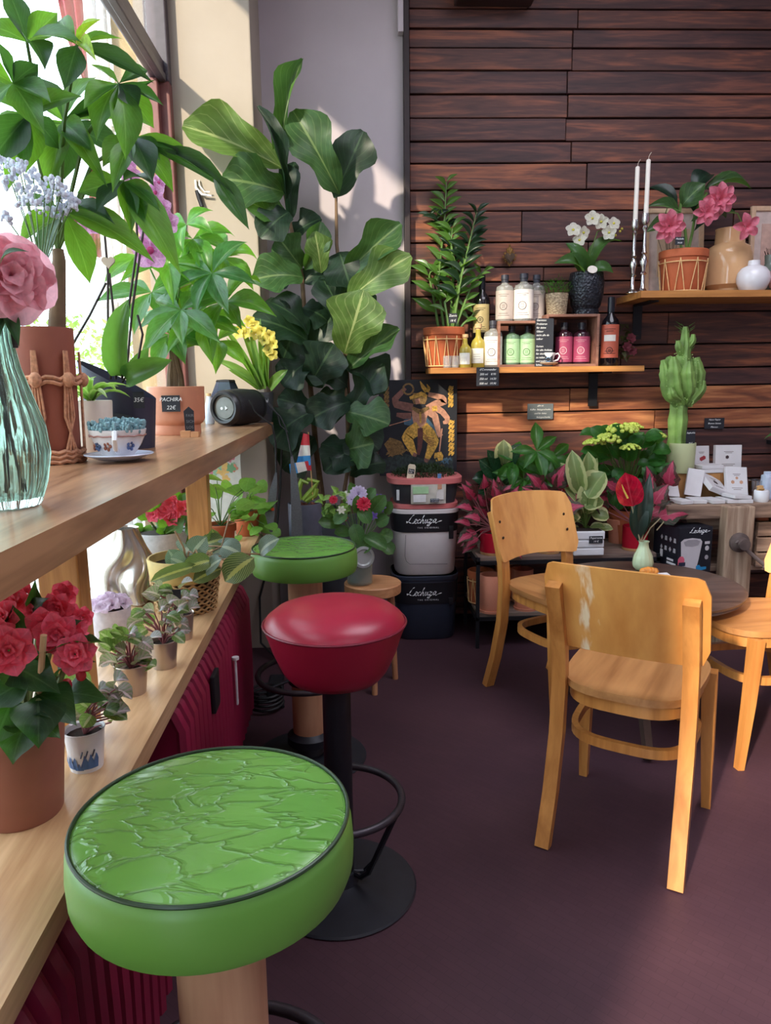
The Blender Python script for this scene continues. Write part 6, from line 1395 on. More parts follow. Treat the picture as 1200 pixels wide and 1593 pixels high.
lg = along(MB().prism([(-.009, -.004), (-.001, -.016), (.009, -.004)], hl-.0015, hl)); lg.build('logo', chalk, rd, smooth=False); along(MB().lathe([(0, hl-.0015), (.006, hl-.0015), (.006, hl), (0, hl)], 14, (-.002, .012, 0))).build('logo', chalk, rd, smooth=False)
st_m = mat('grey_webbing', (104, 106, 112), .8, var=.15, scale=150); stb = mat('black_cord', (26, 26, 30), .6)
def pts(y, *q): return [PY(a, b, y)-V((0, 0, 0)) for a, b in q]
o = thing('speaker_strap', 'dark strap with grey webbing ends hanging off the counter from the speaker', 'strap', (0, 0, 0))
p0 = pts(3.0, (388, 622), (396, 640), (410, 652), (424, 662), (429, 690), (430, 735)); p1 = pts(3.05, (418, 630), (436, 648), (444, 664), (450, 690), (454, 710))
o.location = p0[0]; OL = V(o.location)
MB().tube([q-OL for q in p0], .0035, 6).tube([q-OL for q in p1], .0035, 6).tube([q-OL for q in pts(3.05, (418, 626), (432, 645), (436, 662), (448, 672))], .003, 6).build('cord', stb, o)
def web(y, rows):
    mb = MB(); vs = []
    for a, b, w__ in rows: q = PY(a, b, y)-OL; kk = MPX(q+OL); vs += [q+V((-w__*kk/2, 0, 0)), q+V((w__*kk/2, 0, 0)), q+V((w__*kk/2, .003, 0)), q+V((-w__*kk/2, .003, 0))]
    n = len(rows); fs = [(0, 1, 2, 3)]
    for i in range(n-1):
        for j in range(4): l = (j+1) % 4; fs.append((i*4+j, i*4+l, i*4+4+l, i*4+4+j))
    return mb.add(vs, fs)
web(3.0, ((430, 732, 2), (426, 760, 11), (420, 800, 15), (422, 828, 4))).build('webbing', st_m, o); wb = web(3.05, ((454, 708, 3), (457, 740, 10), (461, 790, 16), (463, 835, 18))); wb.build('webbing', st_m, o)
MB().ball(tuple(PY(424, 792, 2.995)-OL), .008, 8, (1, .3, 1)).build('orange_dot', mat('orange_dot', (236, 90, 50), .5), o)
# yellow orchid, its dark pot, small bottles and lantern at the far end
yv = 3.32; p = PY(432, 640, yv)
o = thing('yellow_orchid', 'yellow orchid with strap leaves in a dark pot behind the speaker', 'orchid', (-.397, 3.305, ZC)); L0 = V(o.location); k = MPX(L0)
pot(o, simple_pot(20*k, 24*k, 46*k, .005), mat('smoky_pot', (56, 58, 62), .3), 'pot', 40*k, 20*k)
card(o, 22*k, 26*k, ['Orchi', '25€'], 'price_tag', .002, None, (8*k, -25*k, 14*k), 8*k)
ys = blades('strap', leafmat('slim_orchid_leaf', (84, 130, 60), (130, 160, 90), (160, 205, 60), .3, veins=0), 3, (.05, .2), (.05, .12))
for a, b, c, d, w__ in ((405, 600, 352, 525, 12), (408, 600, 372, 500, 10), (405, 605, 335, 560, 14), (412, 600, 390, 505, 10), (416, 600, 420, 520, 10), (420, 605, 448, 575, 16), (410, 605, 398, 560, 14), (404, 602, 345, 505, 9), (414, 600, 405, 495, 9), (402, 605, 355, 575, 12)): leafpx(o, R.choice(ys), (a, b, yv-.03), (c, d, yv-.06), w__, .7)
mb = MB().tube([PY(a, b, yv-.03)-L0 for a, b in ((412, 602), (416, 560), (414, 525), (395, 512))], .0025, 5).tube([PY(a, b, yv-.03)-L0 for a, b in ((414, 602), (420, 560), (424, 530))], .0025, 5); mb.build('stems', stem_g, o)
yp = blades('round', leafmat('yellow_petal', (214, 200, 84), (230, 216, 120), (240, 226, 90), .5, veins=0), 2, nu=5)
for a, b in ((376, 510), (384, 518), (396, 506), (398, 520), (408, 515), (412, 530), (420, 522), (426, 535), (388, 500), (418, 545), (424, 552), (372, 520)): flower(o, PY(a, b, yv-.08)-L0, 9*k, 5, yp, V((R.uniform(-.3, .3), -1, R.uniform(-.3, .3))), 1, tilt=.3)
yv = 3.22
o = thing('white_tealight_bottle', 'slim pale glass bottle beside the peach pot', 'bottle', (PY(326, 640, yv).x, yv, ZC)); MB().lathe([(0, 0), (.018, 0), (.02, .005), (.018, .08), (.012, .10), (.010, .12), (.008, .12), (.008, .02), (0, .01)], 20).build('bottle', mat('pale_blue_glass', (206, 216, 230), .1), o); MB().lathe([(0, .118), (.011, .118), (.011, .130), (0, .130)], 12).build('stopper', cork, o)
o = thing('lantern', 'dark faceted lantern standing behind the speaker', 'lantern', (-.535, 3.30, ZC)); k = MPX(V(o.location))*.9
MB().lathe([(0, 0), (14*k, 0), (26*k, 46*k), (16*k, 70*k), (0, 72*k)], 6).build('glass_body', mat('smoky_blue_glass', (58, 66, 84), .12), o, smooth=False); MB().lathe([(14.5*k, 0), (15*k, 3*k), (13*k, 4*k)], 6).lathe([(15*k, 69*k), (17*k, 70*k), (15*k, 73*k), (0, 74*k)], 6).build('frame', blackm, o, smooth=False)
# cable clip and small lamp socket on the column
c = PY(312, 280, 3.39); o = thing('wall_clip', 'white wall clip with a short black socket on the column', 'clip', (c.x, 3.395, c.z)); L0 = V(o.location); k = MPX(L0)
MB().tube([(-8*k, 0, 0), (-7*k, -.01, -12*k), (2*k, -.015, -22*k), (16*k, -.01, -24*k)], .005, 8).tube([(-2*k, 0, 0), (-2*k, -.01, -8*k), (6*k, -.012, -18*k), (14*k, -.012, -18*k)], .003, 6).build('hook', white_c, o)
MB().tube([(-6*k, -.01, -16*k), (-3*k, -.01, -28*k), (1*k, -.012, -40*k)], .009, 10).build('socket', black_metal, o)

# ================================================================== LOWER LEDGE
def on_ledge(px, py): return PZ(px, py, ZL)
# begonia
p = on_ledge(40, 1300); yv = p.y+.062
o = thing('red_begonia', 'big red begonia in a terracotta-brown pot at the near end of the ledge', 'plant', (PY(34, 1250, yv).x, yv, ZL)); L0 = V(o.location); k = MPX(L0)
bro = mat('rosy_brown_pot', (152, 94, 78), .5, var=.05)
hP = 148*k; pot(o, [(0, 0), (58*k, 0), (60*k, .004), (72*k, hP-.004), (71*k, hP), (66*k, hP), (64*k, hP-.03)], bro, 'pot', hP-.02, 63*k, 48)
card(o, 34*k, 32*k, ['BEGONIA', '12€'], 'price_tag', .003, None, (-36*k, -56*k, 70*k), 8*k, rot=-.45)
bg_m = leafmat('begonia_leaf', (34, 60, 44), (80, 110, 76), (90, 150, 40), .35, veins=6, slope=1.8); BG = blades('heart', bg_m, 4, (.05, .2), (.05, .2), .04)
mb = MB()
for a, b, c, d, w__, dy in ((40, 1060, -40, 1110, 95, -.07), (30, 1040, 95, 1080, 70, -.05), (60, 1080, 120, 1130, 75, -.06), (20, 1090, -10, 1160, 90, -.08), (60, 1090, 60, 1165, 80, -.08), (90, 1050, 150, 1030, 56, -.02), (80, 1000, 130, 965, 50, .02), (40, 990, 20, 940, 55, 0), (20, 1000, -40, 980, 70, -.03), (70, 1020, 110, 1000, 60, -.03), (50, 960, 78, 930, 40, .03), (30, 1110, 95, 1150, 80, -.07), (100, 1080, 170, 1090, 56, -.02), (110, 1010, 165, 1000, 30, -.03), (-5, 1050, -60, 1040, 80, -.06), (40, 1130, 20, 1190, 70, -.07), (60, 970, 55, 900, 40, .05)):
    q = PY(a, b, yv+dy)-L0; mb.tube([(q.x*.3, q.y*.3, hP-.02), (q.x*.8, q.y*.8, hP+(q.z-hP)*.6), tuple(q)], .004, 6); leafpx(o, R.choice(BG), (a, b, yv+dy), (c, d, yv+dy-.03), w__, .5)
mb.build('stems', mat('begonia_stem', (120, 130, 80), .5), o)
rp = leafmat('begonia_petal', (236, 54, 92), (244, 140, 160), (250, 90, 110), .5, veins=0); RP = blades('round', rp, 4, (.06, .18), (.12, .28), .04, nu=8)
core = mat('yellow_orange_core', (230, 140, 50), .6)
for a, b, s_, dy in ((20, 940, 24, .02), (42, 925, 24, .05), (55, 952, 22, .03), (8, 960, 26, -.02), (68, 970, 24, -.02), (88, 985, 30, -.03), (92, 945, 24, .02), (105, 958, 20, .03), (110, 985, 24, .0), (118, 1018, 28, -.05), (112, 1002, 22, -.02), (14, 1012, 34, -.07), (-4, 985, 24, -.04), (124, 1000, 18, .03), (100, 925, 20, .06), (30, 975, 20, .0), (4, 930, 22, .05), (75, 945, 20, .04), (128, 960, 16, .04)):
    c = PY(a, b, yv+dy)-L0; f = V((R.uniform(-.3, .5), -1, R.uniform(-.1, .8))); r_ = s_*k*1.05
    flower(o, c, r_, 6, RP, f, 1.05, off=R.uniform(0, 1), tilt=.2); flower(o, c+f.normalized()*.004, r_*.7, 5, RP, f, 1.05, off=R.uniform(0, 1), tilt=.7); flower(o, c+f.normalized()*.006, r_*.42, 4, RP, f, 1.05, off=R.uniform(0, 1), tilt=1.6)
for a, b in ((126, 1050, ), (104, 1065), (135, 1035), (2, 1120)): MB().ball((0, 0, 0), 8*k, 8, (1, .9, 1.2)).build('bud', mat('red_bud', (190, 30, 50), .5), o, PY(a, b, yv-.04)-L0)
MB().tube([PY(68, 988, yv-.06)-L0, PY(60, 1100, yv-.055)-L0], .0045, 8).build('stake', wood('pale_stake', (190, 150, 110), (214, 180, 140), 'Z'), o)
# small fittonias in little pots
fit = leafmat('peperomia_pink_leaf', (112, 124, 104), (216, 190, 196), (170, 180, 110), .3, pattern='band', c2=(150, 128, 136), veins=5, slope=1.4); FT = blades('oval', fit, 4, (.08, .3), (.1, .3), nu=7); fitg = leafmat('peperomia_green_leaf', (96, 130, 74), (190, 190, 160), (160, 190, 80), .3, pattern='band', c2=(70, 100, 62), veins=5, slope=1.4); FG = blades('oval', fitg, 3, (.08, .3), (.1, .3), nu=7)
def littlepot(name, label, px, py, hw, h, potm, fol, n, lp, grp='little foliage pots along the ledge', dec=None, y=None):
    p = on_ledge(px, py); yv = p.y+hw*MPX(p)*.8; o = thing(name, label, 'plant', (PY(px, py-10, yv).x, yv, ZL), group=grp); L0 = V(o.location); k = MPX(L0)
    MB().lathe([(0, 0), (hw*.80*k, 0), (hw*.82*k, .003), (hw*k, h*k), (hw*1.04*k, h*k+.001), (hw*1.02*k, h*k+.003), (hw*.92*k, h*k), (hw*.9*k, h*k*.8)], 28).build('pot', potm, o); MB().lathe([(0, h*k*.88), (hw*.9*k, h*k*.87)], 16).build('soil', soil, o)
    mb = MB(); x0, x1, y0, y1 = fol
    for j in range(n):
        a, b = R.uniform(x0, x1), R.uniform(y0, y1); dy = R.uniform(-.05, .04); q = PY(a, b, yv+dy)-L0; mb.tube([(0, 0, h*k*.85), (q.x*.4, q.y*.4, h*k+(q.z-h*k)*.6), tuple(q)], .0016, 5)
        sgn = 1 if a > (x0+x1)/2 else -1; leafpx(o, R.choice(FT if R.random() < .6 else FG), (a, b, yv+dy), (a+sgn*lp*R.uniform(.4, 1), b+lp*R.uniform(-.5, .6), yv+dy-.02), lp*.72, R.uniform(.3, .8))
    mb.build('stems', mat('pink_stem', (150, 90, 96), .5), o)
    if dec: dec(o, k, hw, h)
    return o
def cupdec(o, k, hw, h):
    bl_ = mat('cup_blue_print', (70, 110, 166), .4)
    for a0, zz, w__, hh in ((-2.2, .12, .9, .34), (-1.0, .12, .9, .40), (-1.65, .1, .5, .2)): MB().grid(lambda u, v: V(((hw*(.82+.18*(zz+hh*v)/1.0)*k+.0006)*math.cos(a0+(u-.5)*w__), (hw*(.82+.18*(zz+hh*v))*k+.0006)*math.sin(a0+(u-.5)*w__), h*k*(zz+hh*v*(.5+.5*math.sin(u*9)**2)))), 14, 3).build('blue_print', bl_, o)
    for a0 in (-1.5, -1.25, -.9): MB().tube([((hw*.95*k)*math.cos(a0), (hw*.95*k)*math.sin(a0), h*k*.45), ((hw*.99*k)*math.cos(a0+.12), (hw*.99*k)*math.sin(a0+.12), h*k*.62)], .0012, 4).build('print_line', mat('dark_print', (70, 74, 96), .5), o)
littlepot('fittonia', 'small foliage plant in a white cup with blue prints beside the begonia', 136, 1204, 30, 62, white_c, (110, 180, 1062, 1125), 26, 36, dec=cupdec)
copper = mat('brushed_pewter', (186, 170, 156), .3, .7, var=.05)
littlepot('fittonia', 'pink-leaved plant in a metal pot, nearest of the row of three', 207, 1085, 25, 46, copper, (168, 232, 985, 1040), 30, 30)
littlepot('fittonia', 'pale-leaved plant in a small metal pot, middle of the row of three', 256, 1043, 22, 42, copper, (222, 280, 940, 990), 26, 26)
littlepot('fittonia', 'greenish plant in a small pot with a black tag, last of the row of three', 284, 998, 19, 40, copper, (240, 300, 915, 955), 26, 26, dec=lambda o, k, hw, h: card(o, 20*k, 22*k, [], 'black_tag', .002, slate, (-4*k, -20*k, 62*k), rot=.2))
# lilac hydrangea head in a white textured pot
p = on_ledge(178, 1000); yv = p.y+.03
o = thing('lilac_flower_pot', 'pale lilac flowers in a white textured pot in front of the silver vase', 'plant', (PY(176, 990, yv).x, yv, ZL)); k = MPX(V(o.location)); pot(o, simple_pot(26*k, 30*k, 52*k, .005), mat('rough_white_pot', (212, 206, 214), .7, bmp=.5, scale=60), 'pot', 46*k, 26*k)
lil = blades('round', leafmat('lilac_petal', (226, 200, 222), (236, 220, 234), (236, 214, 236), .6, veins=0), 3, (.1, .3), (.1, .3), .04, nu=6)
for j in range(16): a = j*2.4; q = 24*k*math.sqrt(j/16); flower(o, V((q*math.cos(a), q*math.sin(a), 56*k+8*k*(1-j/16))), 13*k, 4, lil, V((math.cos(a)*.6, math.sin(a)*.6-.4, 1)), 1.1, off=j, tilt=.2)
# silver wavy vase
p = on_ledge(205, 938); yv = p.y+.05
o = thing('silver_vase', 'silver ceramic vase with wavy vertical folds on the ledge', 'vase', (PY(203, 930, yv).x, yv, ZL)); k = MPX(V(o.location))
def fold(a, z): return 1+(.16*math.sin(a*6+2.2*math.sin(z*26+1.2*math.cos(a)))+.05*math.sin(z*55+a*2))*min(1, .3+(.22-z)*6)
hS = 112*k; MB().lathe([(0, .0), (50*k, 0), (53*k, .006)]+[((53-.28*t)*k if t < 20 else (47.4-.33*(t-20))*k, t*k) for t in range(6, 112, 3)]+[(19*k, hS), (15*k, hS-.004), (16*k, hS-.06), (0, hS-.07)], 120, rib=fold).build('vase_body', mat('pewter_silver_glaze', (200, 194, 188), .22, .75, var=.04), o)
# prayer plant in a woven basket
p = on_ledge(290, 962); yv = p.y+.09
o = thing('prayer_plant', 'prayer plant with striped leaves in a woven basket pot on the ledge', 'plant', (PY(290, 930, yv).x, yv, ZL)); L0 = V(o.location); k = MPX(L0)
wb_m, wbn, wbp, wbo = _new('basket_weave'); MATS['basket_weave'] = wb_m
wbp.inputs['Base Color'].default_value = hx((150, 116, 70)); wbp.inputs['Roughness'].default_value = .8
hB2, rB = 84*k, 54*k
MB().lathe([(0, 0), (rB*.78, 0), (rB*.80, .004), (rB*.93, hB2*.62), (rB*.90, hB2*.62), (0, hB2*.6)], 40).build('liner', mat('dark_basket_core', (60, 44, 30), .9), o)
mb = MB(); strand = mat('basket_strand', (172, 136, 88), .75, var=.3, scale=50)
for j in range(11):
    z = hB2*(.03+.58*j/10); rr_ = rB*(.80+.13*j/10)+.002
    mb.tube([((rr_+.003*math.sin(i*PI+j*PI))*math.cos(2*PI*i/44), (rr_+.003*math.sin(i*PI+j*PI+PI/2)*(1 if i % 2 else -1))*math.sin(2*PI*i/44), z+.003*(1 if (i+j) % 2 else -1)) for i in range(44)], .0036, 5, closed=True)
mb.build('woven_strands', strand, o)['kind'] = 'stuff'
MB().lathe([(rB*.94, hB2*.60), (rB*.96, hB2*.62), (rB*1.02, hB2*.98), (rB*1.0, hB2), (rB*.95, hB2), (rB*.94, hB2*.8)], 40).build('rim', mat('straw_yellow_rim', (206, 180, 112), .6), o); MB().lathe([(0, hB2*.86), (rB*.95, hB2*.85)], 20).build('soil', soil, o)
mar_m = leafmat('maranta_leaf', (58, 82, 48), (196, 200, 110), (120, 150, 60), .35, pattern='band', c2=(140, 156, 96), veins=9, slope=2.4); MR = blades('oval', mar_m, 4, (.05, .18), (.06, .16)); mar_s = leafmat('maranta_silver_leaf', (96, 120, 112), (200, 214, 190), (130, 160, 100), .3, pattern='band', c2=(150, 170, 156), veins=9, slope=2.4); MS_ = blades('oval', mar_s, 3, (.05, .18), (.06, .16))
mb = MB()
for a, b, c, d, w__, s_, dy in ((395, 868, 350, 905, 46, 0, -.10), (405, 862, 435, 838, 30, 1, -.03), (330, 872, 285, 885, 30, 0, -.08), (310, 880, 234, 905, 22, 0, -.10), (300, 860, 322, 835, 34, 1, -.02), (295, 850, 285, 862, 40, 1, .02), (330, 862, 372, 850, 36, 1, .0), (345, 850, 375, 862, 34, 1, -.05), (320, 890, 345, 870, 30, 1, -.08), (290, 880, 265, 868, 34, 1, -.02), (345, 885, 300, 905, 26, 0, -.06), (280, 885, 262, 855, 30, 1, .03), (355, 875, 385, 880, 22, 0, -.05), (340, 845, 330, 822, 22, 0, .04), (310, 850, 350, 838, 26, 0, .03)):
    q = PY(a, b, yv+dy)-L0; mb.tube([(q.x*.15, q.y*.15, hB2*.86), (q.x*.6, q.y*.6, hB2+abs(q.z-hB2)*.8+.005), tuple(q)], .0024, 5); leafpx(o, R.choice(MS_ if s_ else MR), (a, b, yv+dy), (c, d, yv+dy-.03), w__, .75)
mb.tube([(.01, 0, hB2*.86)]+[tuple(PY(a, b, yv-.02)-L0) for a, b in ((345, 850), (358, 800))], .0022, 5).tube([(.01, -.01, hB2*.86)]+[tuple(PY(a, b, yv-.03)-L0) for a, b in ((285, 850), (272, 826))], .0028, 5).build('stems', mat('tan_stem', (176, 146, 110), .6), o)
# red begonia in white basket behind the silver vase
p = on_ledge(255, 862); yv = 2.50
o = thing('small_red_begonia', 'smaller red begonia in a grey-white textured pot behind the silver vase', 'plant', (PY(252, 850, yv).x, yv, ZL)); L0 = V(o.location); k = MPX(L0); pot(o, simple_pot(34*k, 42*k, 60*k, .006), mat('grey_white_basket', (190, 190, 192), .7, bmp=.7, scale=70), 'pot', 54*k, 36*k)
lbg = blades('heart', leafmat('bright_begonia_leaf', (66, 112, 46), (120, 150, 80), (150, 200, 50), .35, veins=6, slope=1.8), 3, (.05, .2), (.05, .2), .03); mb = MB()
for a, b, c, d, w__, dy in rnd(30, 215, 305, 770, 835, 258, 850, 30, 30, (-.1, .08)):
    q = PY(a, b, yv+dy)-L0; mb.tube([(0, 0, 50*k), tuple(q)], .0025, 5); leafpx(o, R.choice(lbg), (a, b, yv+dy), (c, d, yv+dy), w__, .6)
mb.build('stems', stem_g, o)
for a, b in ((262, 790), (272, 800), (255, 798), (268, 782), (240, 800), (285, 790), (268, 808)): c = PY(a, b, yv-.08)-L0; f = V((R.uniform(-.4, .4), -1, R.uniform(0, .6))); flower(o, c, 13*k, 6, RP, f, 1, tilt=.3); flower(o, c, 8*k, 4, RP, f, 1, tilt=1.2, off=.5)
# pilea in terracotta, far end of the ledge
pil = leafmat('pilea_leaf', (92, 150, 56), (150, 190, 100), (160, 210, 70), .25, veins=0); PL = blades('round', pil, 3, (.03, .1), (.03, .1), nu=7)
for (px, y, w__, top, bot, lb, n_, fx) in ((386, 3.04, 42, 810, 850, 'pilea with round coin leaves in a terracotta pot near the counter end', 26, (345, 430, 755, 850)), (345, 2.74, 46, 810, 862, 'second pilea in a terracotta pot farther along the ledge', 18, (318, 390, 745, 810))):
    p = PY(px, 850, y); o = thing('pilea', lb, 'plant', (p.x, y, ZL)); L0 = V(o.location); k = MPX(L0); r_ = w__*k/2; h = w__*k*.95
    pot(o, simple_pot(r_*.8, r_, h, .005, h*.25), terra, 'pot', h-.015, r_*.88); mb = MB()
    for j in range(n_):
        a, b = R.uniform(fx[0], fx[1]), R.uniform(fx[2], fx[3]); dy = R.uniform(-.12, .08); q = PY(a, b, y+dy)-L0; mb.tube([(0, 0, h-.01), (q.x*.5, q.y*.5, h+(q.z-h)*.7), tuple(q)], .0018, 5); L_ = R.uniform(22, 34)*k; d = V((R.uniform(-1, 1), -.8, R.uniform(-.8, .3))).normalized(); leaf(o, R.choice(PL), q-d*L_*.45, d, L_, L_*.95, V((R.uniform(-.3, .3), -.6, .7)))
    mb.build('stems', stem_g, o)
# floral card in the window behind the pileas
o = thing('floral_card', 'floral picture card leaning in the window behind the pileas', 'card', (PY(345, 800, 3.2).x, 3.26, ZL)); k = MPX(V(o.location)); MB().box((0, 0, 70*k), (58*k, .006, 140*k)).build('card', mat('pale_floral_card', (214, 216, 214), .5, var=.1), o, smooth=False)
for j in range(26): cl = R.choice(((226, 150, 130), (150, 190, 160), (240, 200, 190), (120, 170, 130), (200, 120, 140), (230, 190, 120))); rr_ = R.uniform(4, 9)*k; MB().prism([(rr_*(1+.25*math.cos(q*PI/2*2.5))*math.cos(q*PI/7), rr_*(1+.25*math.cos(q*PI/2*2.5))*math.sin(q*PI/7)) for q in range(14)], 0, .0006+.00005*j, lambda v: V((v.x, -v.z, v.y))).build('flower_print', mat('card_%d' % cl[0], cl, .6), o, (R.uniform(-20, 20)*k, -.003, R.uniform(70, 130)*k), smooth=False)
# ================================================================== FIDDLE LEAF FIG AND THE CORNER BY THE NICHE
fy = 3.48
p = PY(520, 800, fy); fx0 = p.x
o = thing('fiddle_leaf_fig', 'tall fiddle leaf fig in a dark grey pot in the white niche', 'plant', (fx0, fy+.03, 0)); L0 = V(o.location)
zt = PY(520, 795, fy).z
dg = mat('dark_grey_fig_pot', (72, 74, 80), .45, var=.05)
pot(o, [(0, 0), (.115, 0), (.118, .004), (.150, zt-.02), (.152, zt-.018), (.152, zt), (.142, zt), (.138, zt-.04)], dg, 'pot', zt-.03, .137, 40)
mb = MB()
def stemline(pts, rs): mb.tube([PY(a, b, c)-L0 for a, b, c in pts], rs, 8)
stemline(((505, 800, 3.5), (492, 700, 3.5), (487, 640, 3.5), (478, 550, 3.5), (470, 430, 3.48), (452, 350, 3.46), (443, 300, 3.46), (438, 255, 3.46)), [.014, .013, .012, .011, .010, .008, .007, .005])
stemline(((550, 800, 3.52), (545, 680, 3.52), (540, 590, 3.50), (536, 500, 3.50), (528, 420, 3.50), (524, 380, 3.50), (523, 300, 3.50)), [.014, .013, .012, .011, .009, .008, .006])
stemline(((530, 800, 3.47), (543, 720, 3.46), (540, 640, 3.46), (538, 600, 3.48)), [.010, .009, .008, .007])
mb.build('trunks', stem_b, o)
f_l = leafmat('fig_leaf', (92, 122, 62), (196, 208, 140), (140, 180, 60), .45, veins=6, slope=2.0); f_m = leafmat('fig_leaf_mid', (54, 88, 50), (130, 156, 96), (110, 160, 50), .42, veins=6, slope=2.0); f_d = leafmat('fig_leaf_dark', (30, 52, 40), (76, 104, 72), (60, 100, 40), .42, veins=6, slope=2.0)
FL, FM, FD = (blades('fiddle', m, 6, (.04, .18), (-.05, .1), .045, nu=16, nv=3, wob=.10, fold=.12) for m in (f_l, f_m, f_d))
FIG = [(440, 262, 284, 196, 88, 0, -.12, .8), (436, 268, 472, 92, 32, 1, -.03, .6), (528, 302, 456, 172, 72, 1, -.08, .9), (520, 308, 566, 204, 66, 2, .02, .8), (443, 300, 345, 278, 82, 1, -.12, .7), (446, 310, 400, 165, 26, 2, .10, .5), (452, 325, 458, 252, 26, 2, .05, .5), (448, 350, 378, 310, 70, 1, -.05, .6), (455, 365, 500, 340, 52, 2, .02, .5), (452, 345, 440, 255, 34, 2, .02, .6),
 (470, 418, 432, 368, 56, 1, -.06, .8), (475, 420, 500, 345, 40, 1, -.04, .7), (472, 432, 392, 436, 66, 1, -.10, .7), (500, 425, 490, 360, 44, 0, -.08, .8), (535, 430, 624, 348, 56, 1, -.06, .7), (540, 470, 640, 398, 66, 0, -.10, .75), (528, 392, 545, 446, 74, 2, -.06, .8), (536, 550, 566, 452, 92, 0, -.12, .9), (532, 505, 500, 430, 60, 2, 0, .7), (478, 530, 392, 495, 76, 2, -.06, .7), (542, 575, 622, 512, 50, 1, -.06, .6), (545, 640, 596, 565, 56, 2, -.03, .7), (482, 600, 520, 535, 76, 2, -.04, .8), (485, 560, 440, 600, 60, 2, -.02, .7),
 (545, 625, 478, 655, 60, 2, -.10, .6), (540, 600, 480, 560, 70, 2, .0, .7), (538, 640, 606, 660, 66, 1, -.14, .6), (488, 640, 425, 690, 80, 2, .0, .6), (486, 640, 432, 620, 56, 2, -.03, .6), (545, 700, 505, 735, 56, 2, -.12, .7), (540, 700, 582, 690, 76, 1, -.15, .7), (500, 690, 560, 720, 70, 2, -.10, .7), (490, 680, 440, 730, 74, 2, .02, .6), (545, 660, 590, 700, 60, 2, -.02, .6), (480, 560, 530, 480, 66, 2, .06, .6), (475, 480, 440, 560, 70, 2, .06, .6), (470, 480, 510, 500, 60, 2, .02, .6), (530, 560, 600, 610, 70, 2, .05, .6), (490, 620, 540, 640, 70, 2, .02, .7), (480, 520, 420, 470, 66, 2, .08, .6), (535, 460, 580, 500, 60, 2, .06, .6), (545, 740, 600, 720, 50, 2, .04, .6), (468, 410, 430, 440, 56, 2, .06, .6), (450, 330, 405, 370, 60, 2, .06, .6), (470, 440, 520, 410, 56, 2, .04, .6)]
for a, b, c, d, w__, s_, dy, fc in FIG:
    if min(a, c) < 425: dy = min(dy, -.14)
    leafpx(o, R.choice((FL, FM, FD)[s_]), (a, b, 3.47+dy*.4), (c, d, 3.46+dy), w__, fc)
# grey planter with succulent, and the paper flag stuck in it
yv = 3.20; p = PY(478, 900, yv); k = MPX(p); zt = PY(478, 782, yv).z
o = thing('slim_planter', 'slim grey planter with bark chips and a lime succulent behind the far stool', 'plant', (p.x, yv, 0)); L0 = V(o.location)
pot(o, [(0, 0), (.062, 0), (.064, .003), (.074, zt-.004), (.073, zt), (.067, zt), (.066, zt-.03)], mat('slate_grey_planter', (88, 90, 104), .4), 'pot')
mb = MB()
for j in range(120): a = R.uniform(0, 6.3); q = math.sqrt(R.random())*.062; mb.box((q*math.cos(a), q*math.sin(a), zt-.022+R.uniform(0, .014)), (.016, .010, .006), R.uniform(0, 3))
mb.build('bark_chips', mat('red_bark_chips', (116, 66, 48), .9, var=.4, scale=40), o, smooth=False)['kind'] = 'stuff'
lm = mat('lime_succulent', (134, 164, 60), .5, var=.15); mb = MB()
for q in (((466, 778), (464, 762), (470, 748), (480, 752)), ((472, 778), (486, 762), (494, 750), (478, 745)), ((476, 780), (490, 770), (492, 760))): mb.tube([PY(a, b, yv-.02)-L0 for a, b in q], [.012, .014, .013, .008], 8)
mb.build('succulent', lm, o)
yv2 = yv-.03; o = thing('paper_flag', 'small red-white-blue paper flag on a wooden stick', 'flag', PY(487, 778, yv2)); L0 = V(o.location)
MB().tube([(0, 0, 0), PY(482, 700, yv2)-L0, PY(480, 672, yv2)-L0], .0018, 6).build('stick', wood('flag_stick', (200, 150, 90), (220, 176, 120), 'Z'), o)
def fl(r0, r1, l0, l1, m_):
    def f(u, v):
        t = r0+(r1-r0)*v; rt = V((481+3.5*t, 676+56*t)); lf = V((472-14*t, 674+62*t)) if True else 0
        q = rt.lerp(lf, l0+(l1-l0)*u); return PY(q.x, q.y, yv2-.012*math.sin(u*5+t*2))-L0
    MB().grid(f, 10, 5).build('stripe', m_, o)
fr_, fw_, fb_ = mat('flag_red', (196, 46, 60), .7), mat('flag_white', (226, 218, 214), .7), mat('flag_blue', (50, 140, 206), .7)
fl(0, .30, 0, 1, fr_); fl(.30, .58, 0, 1, fw_); fl(.58, .85, 0, 1, fb_)
def fl2(pts, m_): MB().prism([(0, 0)], 0, 0) if False else MB().add([PY(a, b, yv2-.008)-L0 for a, b in pts]+[PY(a, b, yv2-.006)-L0 for a, b in pts], [(0, 1, 2, 3), (4, 5, 6, 7)]).build('stripe', m_, o, smooth=False)
fl2(((484, 716), (474, 718), (478, 732), (485, 732)), fr_); fl2(((474, 718), (460, 720), (464, 736), (478, 732)), fw_); fl2(((460, 720), (450, 722), (452, 738), (464, 736)), fb_)
